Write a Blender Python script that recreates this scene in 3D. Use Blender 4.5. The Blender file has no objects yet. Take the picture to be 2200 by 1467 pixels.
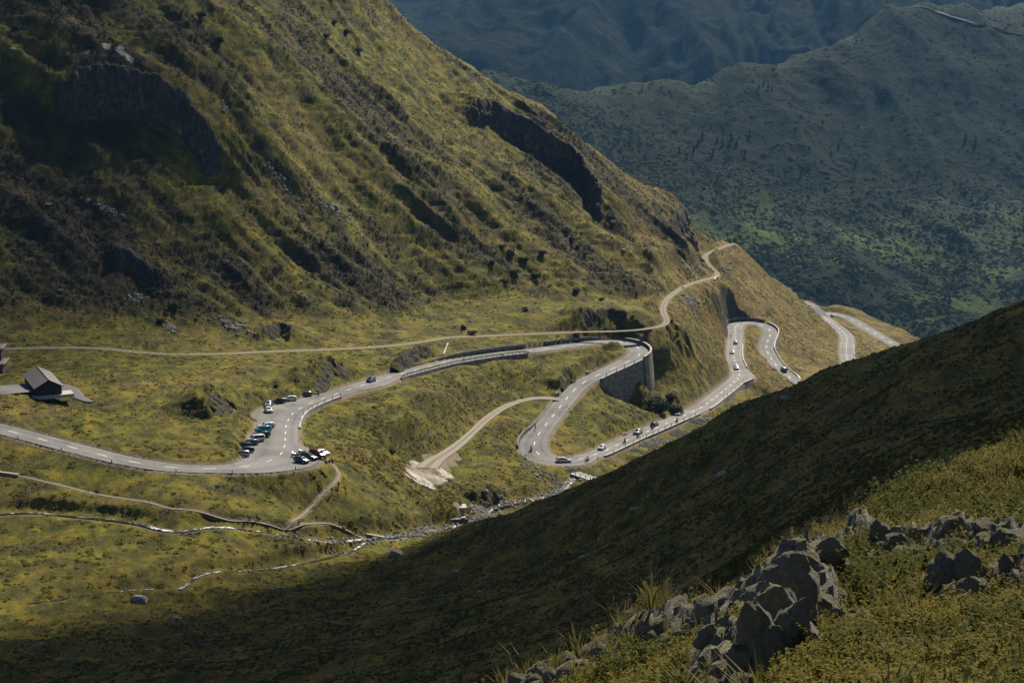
import bpy, bmesh, math, random
import numpy as np
from mathutils import Vector, Matrix, Euler

random.seed(7)
RNG = np.random.default_rng(7)
SC = bpy.context.scene
COL = SC.collection
PITCH = math.radians(12.0)
FPX = 4278.0                       # focal length in photo pixels (70 mm on 36 mm)

# ------------------------------------------------------------------ camera
cam_data = bpy.data.cameras.new("camera")
cam = bpy.data.objects.new("camera", cam_data)
COL.objects.link(cam)
cam_data.lens = 70.0
cam_data.sensor_width = 36.0
cam_data.clip_start = 0.5
cam_data.clip_end = 20000
cam.location = (0, 0, 0)
cam.rotation_euler = (math.pi / 2 - PITCH, 0, 0)
SC.camera = cam

# ------------------------------------------------------------------ sky, sun, exposure
SUN_AZ = math.radians(22.0)        # to the right of straight ahead (+Y)
SUN_EL = math.radians(41.0)
world = bpy.data.worlds.new("World")
SC.world = world
world.use_nodes = True
wn = world.node_tree.nodes
wn.clear()
w_out = wn.new("ShaderNodeOutputWorld")
w_bg = wn.new("ShaderNodeBackground")
w_sky = wn.new("ShaderNodeTexSky")
w_sky.sky_type = 'NISHITA'
w_sky.sun_disc = False
w_sky.sun_elevation = SUN_EL
w_sky.sun_rotation = SUN_AZ
w_sky.altitude = 2200
w_bg.inputs['Strength'].default_value = 0.05
world.node_tree.links.new(w_sky.outputs[0], w_bg.inputs[0])
world.node_tree.links.new(w_bg.outputs[0], w_out.inputs[0])
sun_data = bpy.data.lights.new("sun", 'SUN')
sun_data.energy = 5.0
sun_data.angle = math.radians(0.5)
sun_data.color = (1.0, 0.91, 0.75)
sun = bpy.data.objects.new("sun", sun_data)
COL.objects.link(sun)
SUN_DIR = Vector((math.sin(SUN_AZ) * math.cos(SUN_EL), math.cos(SUN_AZ) * math.cos(SUN_EL), math.sin(SUN_EL)))
sun.rotation_euler = SUN_DIR.to_track_quat('Z', 'Y').to_euler()
SC.view_settings.view_transform = 'Standard'
SC.view_settings.look = 'None'
SC.view_settings.gamma = 1.0
SC.view_settings.exposure = 0.62
SC.view_settings.use_curve_mapping = False
SC.render.engine = 'CYCLES'
SC.cycles.use_denoising = True
SC.cycles.max_bounces = 6
SC.cycles.diffuse_bounces = 2
SC.cycles.glossy_bounces = 2
SC.cycles.transparent_max_bounces = 12
SC.cycles.volume_bounces = 0
# ------------------------------------------------------------------ helpers
CP, SP = math.cos(PITCH), math.sin(PITCH)
def at(px, py, d):
    """point in the place seen at photo pixel (px, py), d metres away along the view axis"""
    X = (px - 1100) / FPX * d
    Y = (733.5 - py) / FPX * d
    return np.array([X, d * CP + Y * SP, -d * SP + Y * CP])
def at_z(px, py, z):
    k = -SP + (733.5 - py) / FPX * CP
    return at(px, py, z / k)

def _hash(ix, iy, seed):
    h = (ix.astype(np.int64) * 374761393 + iy.astype(np.int64) * 668265263 + seed * 1442695041) & 0xFFFFFFFF
    h = ((h ^ (h >> 13)) * 1274126177) & 0xFFFFFFFF
    h = ((h ^ (h >> 16)) * 2246822519) & 0xFFFFFFFF
    return (h ^ (h >> 15)) & 0xFFFFFFFF
def pnoise(x, y, seed=0):
    """gradient noise, about -1..1"""
    x = np.asarray(x, float); y = np.asarray(y, float)
    x0 = np.floor(x); y0 = np.floor(y)
    fx = x - x0; fy = y - y0
    u = fx * fx * fx * (fx * (fx * 6 - 15) + 10); v = fy * fy * fy * (fy * (fy * 6 - 15) + 10)
    def g(dx, dy):
        a = _hash(x0 + dx, y0 + dy, seed) * (2 * math.pi / 4294967296.0)
        return np.cos(a) * (fx - dx) + np.sin(a) * (fy - dy)
    a = g(0, 0); b = g(1, 0); c = g(0, 1); d = g(1, 1)
    return 1.5 * ((a + u * (b - a)) + v * ((c + u * (d - c)) - (a + u * (b - a))))
def fbm(x, y, octv=4, seed=0, gain=0.5, lac=2.03):
    s = 0.0; a = 1.0; n = 0.0
    for i in range(octv):
        s = s + a * pnoise(x, y, seed + i * 17); n += a
        x = x * lac + 13.7; y = y * lac - 7.3; a *= gain
    return s / n
def ridged(x, y, octv=3, seed=0):
    s = 0.0; a = 1.0; n = 0.0
    for i in range(octv):
        s = s + a * (1 - 2 * np.abs(pnoise(x, y, seed + i * 31))); n += a
        x = x * 2.1 + 5.1; y = y * 2.1 + 9.2; a *= 0.5
    return s / n
def sstep(a, b, x):
    t = np.clip((x - a) / (b - a), 0, 1)
    return t * t * (3 - 2 * t)

class RBF:
    def __init__(self, P, c=8.0, smooth=0.0):
        P = np.asarray(P, float)
        self.p = P[:, :2].copy(); self.c = c
        n = len(P)
        r = np.hypot(self.p[:, None, 0] - self.p[None, :, 0], self.p[:, None, 1] - self.p[None, :, 1])
        A = np.zeros((n + 3, n + 3))
        A[:n, :n] = np.sqrt(r * r + c * c) + np.eye(n) * smooth
        A[:n, n] = 1; A[:n, n + 1:n + 3] = self.p / 100.0
        A[n:, :n] = A[:n, n:].T
        b = np.zeros(n + 3); b[:n] = P[:, 2]
        self.w = np.linalg.lstsq(A, b, rcond=None)[0]
    def __call__(self, x, y):
        x = np.asarray(x, float); y = np.asarray(y, float)
        sh = x.shape; x = x.ravel(); y = y.ravel()
        out = np.empty(len(x)); n = len(self.p)
        for i in range(0, len(x), 20000):
            xs, ys = x[i:i + 20000], y[i:i + 20000]
            r2 = (xs[:, None] - self.p[None, :, 0]) ** 2 + (ys[:, None] - self.p[None, :, 1]) ** 2
            out[i:i + 20000] = np.sqrt(r2 + self.c ** 2) @ self.w[:n] + self.w[n] + self.w[n + 1] * xs / 100 + self.w[n + 2] * ys / 100
        return out.reshape(sh)

class Grid:
    """regular height grid with bilinear look-up"""
    def __init__(self, f, x0, x1, y0, y1, step):
        self.x0, self.y0, self.s = x0, y0, step
        xs = np.arange(x0, x1 + step, step); ys = np.arange(y0, y1 + step, step)
        XX, YY = np.meshgrid(xs, ys)
        self.a = f(XX, YY)
    def __call__(self, x, y):
        fx = np.clip((np.asarray(x, float) - self.x0) / self.s, 0, self.a.shape[1] - 1.001)
        fy = np.clip((np.asarray(y, float) - self.y0) / self.s, 0, self.a.shape[0] - 1.001)
        ix = fx.astype(int); iy = fy.astype(int); u = fx - ix; v = fy - iy
        a = self.a
        return (a[iy, ix] * (1 - u) + a[iy, ix + 1] * u) * (1 - v) + (a[iy + 1, ix] * (1 - u) + a[iy + 1, ix + 1] * u) * v

def cast(h, px, py, d0=60.0, d1=1500.0, step=1.0):
    """first hit of the sight line with height function h(x, y)"""
    d = np.arange(d0, d1, step)
    X = (px - 1100) / FPX * d; Y = (733.5 - py) / FPX * d
    y = d * CP + Y * SP; z = -d * SP + Y * CP
    hh = h(X, y) - z
    k = np.argmax(hh > 0)
    if hh[k] <= 0:
        return None
    a, b = d[max(k - 1, 0)], d[k]
    for _ in range(18):
        m = 0.5 * (a + b); q = at(px, py, m)
        if float(h(q[0], q[1])) > q[2]: b = m
        else: a = m
    q = at(px, py, b)
    q[2] = float(h(q[0], q[1]))
    return q

def resample(P, step):
    """smooth (Catmull-Rom) resampling of a polyline of n-vectors at even spacing in plan"""
    P = np.asarray(P, float)
    Q = np.vstack([2 * P[0] - P[1], P, 2 * P[-1] - P[-2]])
    out = []
    for i in range(1, len(Q) - 2):
        p0, p1, p2, p3 = Q[i - 1], Q[i], Q[i + 1], Q[i + 2]
        n = max(2, int(np.hypot(*(p2 - p1)[:2]) / (step * 0.25)))
        t = (np.arange(n) / n)[:, None]
        out.append(0.5 * ((2 * p1) + (-p0 + p2) * t + (2 * p0 - 5 * p1 + 4 * p2 - p3) * t * t + (-p0 + 3 * p1 - 3 * p2 + p3) * t ** 3))
    out.append(P[-1:])
    C = np.vstack(out)
    s = np.concatenate([[0], np.cumsum(np.hypot(*np.diff(C[:, :2], axis=0).T))])
    n = max(2, int(round(s[-1] / step)) + 1)
    si = np.linspace(0, s[-1], n)
    return np.stack([np.interp(si, s, C[:, k]) for k in range(C.shape[1])], 1)
def smooth_line(P, it=2):
    P = P.copy()
    for _ in range(it):
        P[1:-1] = 0.25 * P[:-2] + 0.5 * P[1:-1] + 0.25 * P[2:]
    return P
def tangents(P):
    T = np.gradient(P[:, :2], axis=0)
    return T / np.maximum(np.hypot(T[:, 0], T[:, 1]), 1e-9)[:, None]

# ---- scene-graph helpers
def link(o, parent=None):
    COL.objects.link(o)
    if parent is not None: o.parent = parent
    return o
def tag(o, label=None, cat=None, group=None, kind=None):
    if label: o['label'] = label
    if cat: o['category'] = cat
    if group: o['group'] = group
    if kind: o['kind'] = kind
    return o
def empty(name, loc, rz=0.0, label=None, cat=None, group=None):
    o = bpy.data.objects.new(name, None)
    o.empty_display_size = 0.3
    o.location = loc; o.rotation_euler = (0, 0, rz)
    link(o)
    return tag(o, label, cat, group)
def mesh_np(name, V, F, mat=None, smooth=True, attrs=None, parent=None, kind=None):
    """fast mesh from numpy; F is (n, 4) or (n, 3)"""
    V = np.asarray(V, np.float32); F = np.asarray(F, np.int32)
    me = bpy.data.meshes.new(name)
    k = F.shape[1]
    me.vertices.add(len(V)); me.vertices.foreach_set("co", V.ravel())
    me.loops.add(F.size); me.loops.foreach_set("vertex_index", F.ravel())
    me.polygons.add(len(F))
    me.polygons.foreach_set("loop_start", np.arange(0, F.size, k, dtype=np.int32))
    me.polygons.foreach_set("use_smooth", np.full(len(F), smooth))
    me.update(calc_edges=True)
    if attrs:
        for nm, val in attrs.items():
            if val.ndim == 2:
                a = me.attributes.new(nm, 'FLOAT_COLOR', 'POINT')
                a.data.foreach_set("color", np.asarray(val, np.float32).ravel())
            else:
                a = me.attributes.new(nm, 'FLOAT', 'POINT')
                a.data.foreach_set("value", np.asarray(val, np.float32))
    if mat: me.materials.append(mat)
    o = bpy.data.objects.new(name, me)
    link(o, parent)
    if kind: o['kind'] = kind
    return o
def grid_faces(nr, nc):
    i = np.arange(nr - 1)[:, None] * nc + np.arange(nc - 1)[None, :]
    return np.stack([i, i + 1, i + nc + 1, i + nc], -1).reshape(-1, 4)

class MB:
    """collects boxes, tubes, prisms and lofts; build() links them as ONE mesh object"""
    def __init__(self): self.v = []; self.f = []; self.m = []; self.mi = 0
    def add(self, V, F):
        b = len(self.v)
        self.v += [tuple(map(float, p)) for p in V]
        self.f += [tuple(int(i) + b for i in f) for f in F]
        self.m += [self.mi] * len(F)
        return self
    def box(self, c, s, rz=0.0, taper=1.0, M=None):
        x, y, z = s[0] / 2, s[1] / 2, s[2] / 2
        V = []
        for k, t in ((-1, 1.0), (1, taper)):
            for a, b in ((-1, -1), (1, -1), (1, 1), (-1, 1)):
                V.append(Vector((a * x * t, b * y * t, k * z)))
        R = M if M is not None else Matrix.Rotation(rz, 3, 'Z')
        V = [R @ p + Vector(c) for p in V]
        return self.add(V, [(3, 2, 1, 0), (4, 5, 6, 7), (0, 1, 5, 4), (1, 2, 6, 5), (2, 3, 7, 6), (3, 0, 4, 7)])
    def tube(self, a, b, r0, r1=None, n=6, cap=True):
        a = Vector(a); b = Vector(b); r1 = r0 if r1 is None else r1
        w = (b - a); 
        if w.length < 1e-6: return self
        q = w.to_track_quat('Z', 'Y').to_matrix()
        V = []
        for p, r in ((a, r0), (b, r1)):
            for i in range(n):
                t = 2 * math.pi * i / n
                V.append(q @ Vector((math.cos(t) * r, math.sin(t) * r, 0)) + p)
        F = [(i, (i + 1) % n, n + (i + 1) % n, n + i) for i in range(n)]
        if cap: F += [tuple(range(n - 1, -1, -1)), tuple(range(n, 2 * n))]
        return self.add(V, F)
    def path(self, pts, r, n=6):
        for a, b in zip(pts[:-1], pts[1:]): self.tube(a, b, r, r, n)
        return self
    def loft(self, rings, close=True, caps=True):
        n = len(rings[0]); V = [p for r in rings for p in r]; F = []
        for k in range(len(rings) - 1):
            for i in range(n if close else n - 1):
                j = (i + 1) % n
                F.append((k * n + i, k * n + j, (k + 1) * n + j, (k + 1) * n + i))
        if caps and close:
            F += [tuple(range(n - 1, -1, -1)), tuple(range((len(rings) - 1) * n, len(rings) * n))]
        return self.add(V, F)
    def ball(self, c, r, seg=8, ring=6, sc=(1, 1, 1)):
        rings = []
        for k in range(1, ring):
            t = math.pi * k / ring
            rings.append([(c[0] + sc[0] * r * math.sin(t) * math.cos(2 * math.pi * i / seg),
                           c[1] + sc[1] * r * math.sin(t) * math.sin(2 * math.pi * i / seg),
                           c[2] - sc[2] * r * math.cos(t)) for i in range(seg)])
        return self.loft(rings)
    def build(self, name, mats, parent=None, smooth=False, link_it=True, kind=None):
        me = bpy.data.meshes.new(name)
        me.from_pydata(self.v, [], self.f)
        mats = mats if isinstance(mats, (list, tuple)) else [mats]
        for m in mats: me.materials.append(m)
        if len(mats) > 1: me.polygons.foreach_set("material_index", self.m)
        if smooth: me.polygons.foreach_set("use_smooth", [True] * len(me.polygons))
        me.update()
        bm = bmesh.new(); bm.from_mesh(me)
        bmesh.ops.recalc_face_normals(bm, faces=bm.faces)
        bm.to_mesh(me); bm.free()
        o = bpy.data.objects.new(name, me)
        if link_it: link(o, parent)
        if kind: o['kind'] = kind
        return o

# ---- materials
def new_mat(name):
    m = bpy.data.materials.new(name); m.use_nodes = True
    nt = m.node_tree; nt.nodes.clear()
    out = nt.nodes.new("ShaderNodeOutputMaterial")
    b = nt.nodes.new("ShaderNodeBsdfPrincipled")
    nt.links.new(b.outputs[0], out.inputs[0])
    return m, nt, b, out
class NT:
    """short-hand for building node trees"""
    def __init__(self, nt): self.nt = nt
    def n(self, typ, **kw):
        x = self.nt.nodes.new(typ)
        for k, v in kw.items(): setattr(x, k, v)
        return x
    def l(self, a, b): self.nt.links.new(a, b)
    def coord(self, scale=(1, 1, 1), rot=(0, 0, 0), src='Object'):
        t = self.n("ShaderNodeTexCoord"); m = self.n("ShaderNodeMapping")
        m.inputs['Scale'].default_value = scale; m.inputs['Rotation'].default_value = rot
        self.l(t.outputs[src], m.inputs[0]); return m.outputs[0]
    def noise(self, vec, scale, detail=4, rough=0.55, dist=0.0):
        x = self.n("ShaderNodeTexNoise")
        x.inputs['Scale'].default_value = scale; x.inputs['Detail'].default_value = detail
        x.inputs['Roughness'].default_value = rough; x.inputs['Distortion'].default_value = dist
        self.l(vec, x.inputs['Vector']); return x.outputs['Fac']
    def voro(self, vec, scale, feature='F1', out='Distance', rand=1.0):
        x = self.n("ShaderNodeTexVoronoi", feature=feature)
        x.inputs['Scale'].default_value = scale; x.inputs['Randomness'].default_value = rand
        self.l(vec, x.inputs['Vector']); return x.outputs[out]
    def ramp(self, fac, stops):
        r = self.n("ShaderNodeValToRGB"); e = r.color_ramp.elements
        while len(e) > 1: e.remove(e[-1])
        e[0].position = stops[0][0]; e[0].color = (*stops[0][1], 1) if len(stops[0][1]) == 3 else stops[0][1]
        for p, c in stops[1:]:
            q = e.new(p); q.color = (*c, 1) if len(c) == 3 else c
        self.l(fac, r.inputs[0]); return r.outputs[0]
    def rng(self, v, a, b, c=0.0, d=1.0):
        x = self.n("ShaderNodeMapRange"); x.clamp = True
        for k, q in zip(('From Min', 'From Max', 'To Min', 'To Max'), (a, b, c, d)): x.inputs[k].default_value = q
        self.l(v, x.inputs['Value']); return x.outputs[0]
    def mix(self, fac, a, b):
        x = self.n("ShaderNodeMix", data_type='RGBA'); x.clamp_factor = True
        for sock, v in ((x.inputs[0], fac), (x.inputs[6], a), (x.inputs[7], b)):
            if isinstance(v, (int, float)): sock.default_value = v
            elif isinstance(v, tuple): sock.default_value = (*v, 1) if len(v) == 3 else v
            else: self.l(v, sock)
        return x.outputs[2]
    def math(self, op, a, b=None):
        x = self.n("ShaderNodeMath", operation=op)
        for s, v in ((x.inputs[0], a), (x.inputs[1], b)):
            if v is None: continue
            if isinstance(v, (int, float)): s.default_value = v
            else: self.l(v, s)
        return x.outputs[0]
    def attr(self, name, out='Fac'):
        x = self.n("ShaderNodeAttribute"); x.attribute_name = name; return x.outputs[out]
    def bump(self, h, strength, dist, prev=None):
        x = self.n("ShaderNodeBump"); x.inputs['Strength'].default_value = strength; x.inputs['Distance'].default_value = dist
        self.l(h, x.inputs['Height'])
        if prev is not None: self.l(prev, x.inputs['Normal'])
        return x.outputs[0]
def plain(name, col, rough=0.6, metal=0.0, var=0.12, scale=3.0, coat=0.0, spec=None):
    """one-colour material with a little procedural wear"""
    m, nt, b, out = new_mat(name); t = NT(nt)
    v = t.coord()
    n = t.noise(v, scale, 3)
    lo = tuple(c * (1 - var) for c in col); hi = tuple(min(1, c * (1 + var)) for c in col)
    t.l(t.ramp(n, [(0.3, lo), (0.7, hi)]), b.inputs['Base Color'])
    b.inputs['Roughness'].default_value = rough; b.inputs['Metallic'].default_value = metal
    b.inputs['Coat Weight'].default_value = coat
    if spec is not None: b.inputs['Specular IOR Level'].default_value = spec
    return m
# ------------------------------------------------------------------ the pass road in plan and height
ROAD_PX = [(-70,903),(-25,914.5),(18.8,925.5),(96.1,945.6),(172.9,965.4),(250.6,984.8),(334.1,1000.2),(417.7,1006.6),(494.4,1004.9),(555.7,996.7),(594.9,982.4),(609.3,965.4),(612.3,948.3),(613,931.6),(614.4,915.3),(619.5,901.3),(630.7,885.9),(650.5,874),(676.1,862.8),(704.7,851.8),(733.7,842),(762.4,832.4),(790.4,823.9),(819.3,814.7),(848.3,806.8),(877.3,799),(906.3,791.5),(935.3,784.3),(963.6,777.9),(995,772.4),(1026.3,767.3),(1059,762.5),(1093.8,758.1),(1126.2,754.7),(1157.9,750.6),(1190.3,746.5),(1221.7,742.4),(1252.4,738.7),(1283,734.9),(1323.3,734.0),(1355,739),(1375,750.5),(1373.5,763),(1349.5,776.2),(1319.5,790.1),(1289.2,803.4),(1260.9,817.1),(1238.7,832.8),(1222.3,850.2),(1208,867.5),(1193.4,886.3),(1178,905.7),(1162,926.2),(1149,946),(1150,967),(1163,980),(1185,988),(1210,991),(1232,990.2),(1258,982),(1284.2,974.1),(1307,964),(1328.5,954),(1349,944.5),(1370,935),(1390,927),(1409.2,918.6),(1429.2,910),(1447.4,902),(1466,894),(1483.6,886.1),(1501,878),(1514.4,870.2),(1525.4,862.2),(1535.7,854),(1546.1,846.1),(1556.1,838.3),(1565.8,830.3),(1574.9,822.7),(1583,815.4),(1588,807.7),(1588.5,798.7),(1585,789),(1581.3,779.9),(1578,772.8),(1577.2,765.6),(1577,758),(1577.3,751),(1577.7,743.9),(1578.5,737),(1579,730),(1579,723.4),(1579.3,716.9),(1579.7,710.3),(1580.2,703.5),(1587,696.3),(1610,693.0),(1638,698.5),(1655,711),(1652.5,725.9),(1647.6,737.8),(1646.4,749.3),(1652.6,762.7),(1662,777),(1673.4,791.3),(1690.6,805.5),(1704.5,816.7)]
def solve_road(px, i0, z0, grade):
    P = [None] * len(px); P[i0] = at_z(*px[i0], z0)
    for idx, sg in ((range(i0 + 1, len(px)), -1), (range(i0 - 1, -1, -1), 1)):
        q0 = P[i0]
        for i in idx:
            z = q0[2]
            for _ in range(60):
                q = at_z(*px[i], z)
                z = q0[2] + sg * grade(i) * math.hypot(q[0] - q0[0], q[1] - q0[1])
            P[i] = q; q0 = q
    return np.array(P)
def _gr(i):
    if i < 10: return 0.085
    if 10 <= i < 17: return 0.065
    if 80 <= i < 96: return 0.066
    return 0.078
ROAD = solve_road(ROAD_PX, 7, -126.0, _gr)
FAR_PX = [(1826.3,787.4),(1823.4,779.7),(1820.9,772.9),(1819.5,766.1),(1818.7,760.6),(1818.2,755.4),(1818.1,749.9),(1818.3,744),(1819.2,738.8),(1820.2,732.5),(1820.0,727.3),(1818.2,721.3),(1814.4,715.8),(1808.4,710.2),(1800.8,703.9),(1791.4,697.6),(1782.9,691.5),(1775,685.0),(1770.5,678.9),(1777,673.5),(1792,674.5),(1814.4,680.1),(1836.9,690.3),(1854.4,701.4),(1873.2,711.9),(1887.6,721),(1906.4,732),(1926,743.4),(1945,755),(1968,769)]
FARR = solve_road(FAR_PX, 0, ROAD[-1, 2] - 7.5, lambda i: 0.07)
_a = ROAD[-1]; _b = FARR[0]
HID = np.array([[_a[0] + 4, _a[1] - 14, _a[2] - 1.0], [_a[0] + 12, _a[1] - 26, _a[2] - 2.6], [_a[0] + 22, _a[1] - 28, _a[2] - 3.6], [_b[0] + 3, _a[1] - 14, _a[2] - 5.0], [_b[0] + 3, 0.5 * (_a[1] + _b[1]), _b[2] + 1.2]])
# dense centre lines; the first part keeps the visible stretch, the last the lower bends
R_ALL = smooth_line(resample(np.vstack([ROAD, HID, FARR]), 1.2), 6)

# ------------------------------------------------------------------ shape of the valley
def _C(px, py, d): return at(px, py, d)
CTRL = [q for q in R_ALL[::10]]
TRACK_PX = [(-40,751),(0,749.5),(60,747.5),(125,747),(215,748),(300,757),(395,761),(470,760),(560,756),(640,753),(700,751),(802,745.5),(864,740),(911,733),(973,724),(1041,721.6),(1143,717),(1245,713),(1331,711),(1382,707),(1419,700.5),(1433,691),(1428,677),(1424.5,664),(1432,644),(1452,627),(1476,613),(1507,603),(1537.5,594),(1541,587),(1530,577),(1517,560),(1519,546.5),(1544,534.5),(1575,523.6)]
TRACK_Z = [(-40,-122.5),(215,-126),(395,-130),(700,-135),(911,-138.5),(1041,-141),(1245,-142.8),(1382,-143),(1433,-143.4)]
_TD = [726, 738, 752, 775, 802, 835, 880, 925, 940, 950, 965, 980, 995, 1015]
def _tp(i):
    px, py = TRACK_PX[i]
    if i <= 20: return at_z(px, py, np.interp(px, [a for a, _ in TRACK_Z], [b for _, b in TRACK_Z]))
    return at(px, py, _TD[i - 21])
TRACK = np.array([_tp(i) for i in range(len(TRACK_PX))])
SIDE_PX = [(1206,858),(1189,855.6),(1153.5,854.5),(1114,862),(1078.5,876.7),(1044,900.6),(1017,926),(990,950),(962.5,970.5),(935,987.5),(915,1005)]
SIDE = np.array([at_z(px, py, -153.2 + 5.2 * i / 10.0) for i, (px, py) in enumerate(SIDE_PX)])
CTRL += [q for q in smooth_line(resample(TRACK, 8.0), 1)] + [q for q in resample(SIDE[2:], 12.0)]
HILL = [
 # left meadow, river flats
 (0,835,505),(60,790,560),(160,800,545),(250,782,560),(380,800,560),(250,850,520),(130,870,510),(350,905,497),(450,900,505),(520,945,492),(548,925,497),(480,840,545),(565,850,540),(640,800,582),(700,790,600),(470,780,580),
 (0,1000,466),(200,1040,458),(400,1060,450),(560,1060,462),(0,1100,446),(160,1100,444),(300,1120,439),(400,1136,436),(600,1142,446),(750,1165,460),(950,1135,498),(1050,1100,528),(1205,1047,566),(1250,1032,574),
 (0,1200,420),(200,1190,422),(400,1180,425),(600,1190,437),(0,1310,394),(200,1265,404),(400,1250,411),(560,1230,425),(780,1172,460),
 (690,1050,474),(630,1035,476),(640,1120,454),(730,960,510),(760,1060,478),(850,1080,488),(820,980,520),(900,1035,525),(990,1088,512),(950,1030,540),(1050,1000,560),(1150,1040,560),(1130,985,590),(1240,1010,582),
 (700,900,545),(780,880,562),(830,900,562),(900,850,590),(1000,820,630),(1000,880,600),(900,920,562),(1100,830,650),(1150,800,662),(1200,790,671),(1260,765,684),(1310,756,694),(1080,790,655),(1000,790,642),
 (1100,905,612),(1080,950,590),(1270,880,640),(1215,945,612),(1320,890,648),(1400,885,668),(1280,930,624),
 (1330,860,667),(1396,840,682),(1450,835,690),(1480,790,735),(1530,770,780),(1420,760,708),(1470,700,785),(1520,690,832),(1300,1000,596),(1420,960,628),(1520,900,672),(1610,850,735),(1620,760,835),(1610,720,885),(1640,790,818),(1700,900,700),
 (1560,655,925),(1620,630,962),(1650,650,965),(1700,660,1000),(1690,700,950),(1720,740,925),(1750,790,905),(1760,720,985),(1790,730,990),(1850,740,1000),(1880,770,985),
 # big hillside
 (0,650,620),(300,650,645),(600,650,678),(900,650,722),(1200,650,752),(1370,650,772),
 (0,500,645),(300,500,668),(600,500,700),(900,500,748),(1200,500,800),(1400,500,895),(1460,560,890),
 (0,350,668),(300,350,690),(600,350,727),(900,350,785),(1150,370,850),(1300,420,895),
 (0,150,698),(300,150,720),(600,150,768),(900,160,862),(0,0,722),(300,0,748),(600,0,815),(0,-200,760),(300,-200,790),(600,-200,860),(-300,0,700),(-300,300,640),(-300,600,600),(-300,760,570),(-300,950,480),(-300,1200,430),
 # skyline of the spur
 (800,0,930),(1000,140,935),(1200,272,940),(1400,414,960),(1500,478,988),(1572,530,1018),(1640,600,1040),(720,-100,930),
 (1690,632,1060),(1740,643,1090),(1800,656,1105),(1870,676,1100),(1930,708,1075),(1965,735,1050),
]
def _prune(pts, lines):
    """drop guesses that would need an impossible slope to the surveyed lines"""
    keep = []
    for p in pts:
        dd = np.hypot(lines[:, 0] - p[0], lines[:, 1] - p[1]); dz = np.abs(lines[:, 2] - p[2])
        if not np.any((dd < 25) & (dz > 1.15 * dd + 1)): keep.append(p)
    return keep
CTRL += _prune([_C(*h) for h in HILL], np.array(CTRL))
# ground the picture does not show: behind the spur, and under the near slope
CTRL += [np.array(q, float) for q in [
 (-60,1010,-75),(-10,1020,-118),(30,1040,-165),(85,1050,-205),(125,1075,-238),(160,1120,-258),(180,1200,-280),(230,1230,-300),
 (-150,1100,-60),(0,1200,-230),(100,1300,-310),(250,1400,-340),(-250,1000,20),(-250,1300,-80),(-100,1400,-260),
 (230,1080,-250),(260,980,-238),(300,1150,-290),(215,880,-226),(190,780,-212),(150,700,-200),(120,640,-190),(240,650,-205),(330,800,-215),(330,1000,-260),(400,1300,-330),
 (60,560,-172),(40,530,-168),(110,560,-178)]]
# walls: the foot of each tall retaining wall
WALLFOOT = [(1330,840,679),(1385,824,690.5),(1406,800,699),(1290,836,668)]
CTRL += [_C(*h) for h in WALLFOOT]
h_valley = RBF(CTRL, c=5.0, smooth=0.02)

NEAR = [
 (0,1467,340),(-300,1467,345),(300,1467,320),(600,1467,290),(1000,1467,240),(1400,1440,150),(1700,1440,60),(1200,1467,190),
 (0,1380,366),(200,1330,384),(400,1300,397),(600,1250,417),(800,1196,447),(1000,1130,456),(1150,1080,440),(1270,1032,425),(1420,955,402),(1560,880,382),(1680,835,366),(1800,790,350),(2000,728,335),(2200,655,320),(2400,580,305),
 (500,1380,350),(800,1300,370),(1000,1300,332),(1000,1210,400),(1200,1200,350),(1400,1100,345),(1400,1300,240),(1200,1350,270),(1600,1000,318),(1800,1000,255),(1600,1200,215),(1800,900,300),(2000,800,290),(2000,950,210),(2200,850,225),(2200,750,275),(1900,1100,140),(2200,960,120),(1700,1150,170),(2500,800,240),
]
NP = [_C(*h) for h in NEAR] + [np.array(q, float) for q in [
 (0,20,-16),(30,15,-10),(-40,60,-40),(-120,120,-95),(-160,250,-125),(-120,200,-110),(60,60,-18),(110,150,-22),(60,0,-4),(-30,0,-14),
 (55,470,-155),(20,520,-175),(90,430,-130),(-10,540,-185),(75,560,-200),(120,500,-150),(160,420,-95),(180,520,-150),(-40,520,-170),(-90,500,-160),(-140,470,-150),(140,620,-215),(-200,440,-150),(220,600,-190)]]
h_near = RBF(NP, c=10.0, smooth=0.02)
GV = Grid(h_valley, -340, 480, 250, 1500, 2.5)
GN = Grid(h_near, -340, 480, -10, 700, 2.5)
def smax(a, b, k):
    h = np.clip(0.5 + 0.5 * (a - b) / k, 0, 1)
    return b + (a - b) * h + k * h * (1 - h)
def h_base(x, y):
    a = GV(x, y); b = GN(x, y)
    b = b - 400 * sstep(470, 640, y) - 1.1 * sstep(300, 380, y)
    n = sstep(360, 300, y)         # close in there is only the near slope
    return smax(b, a * (1 - n) + (b - 12) * n, 3.0)
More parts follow.
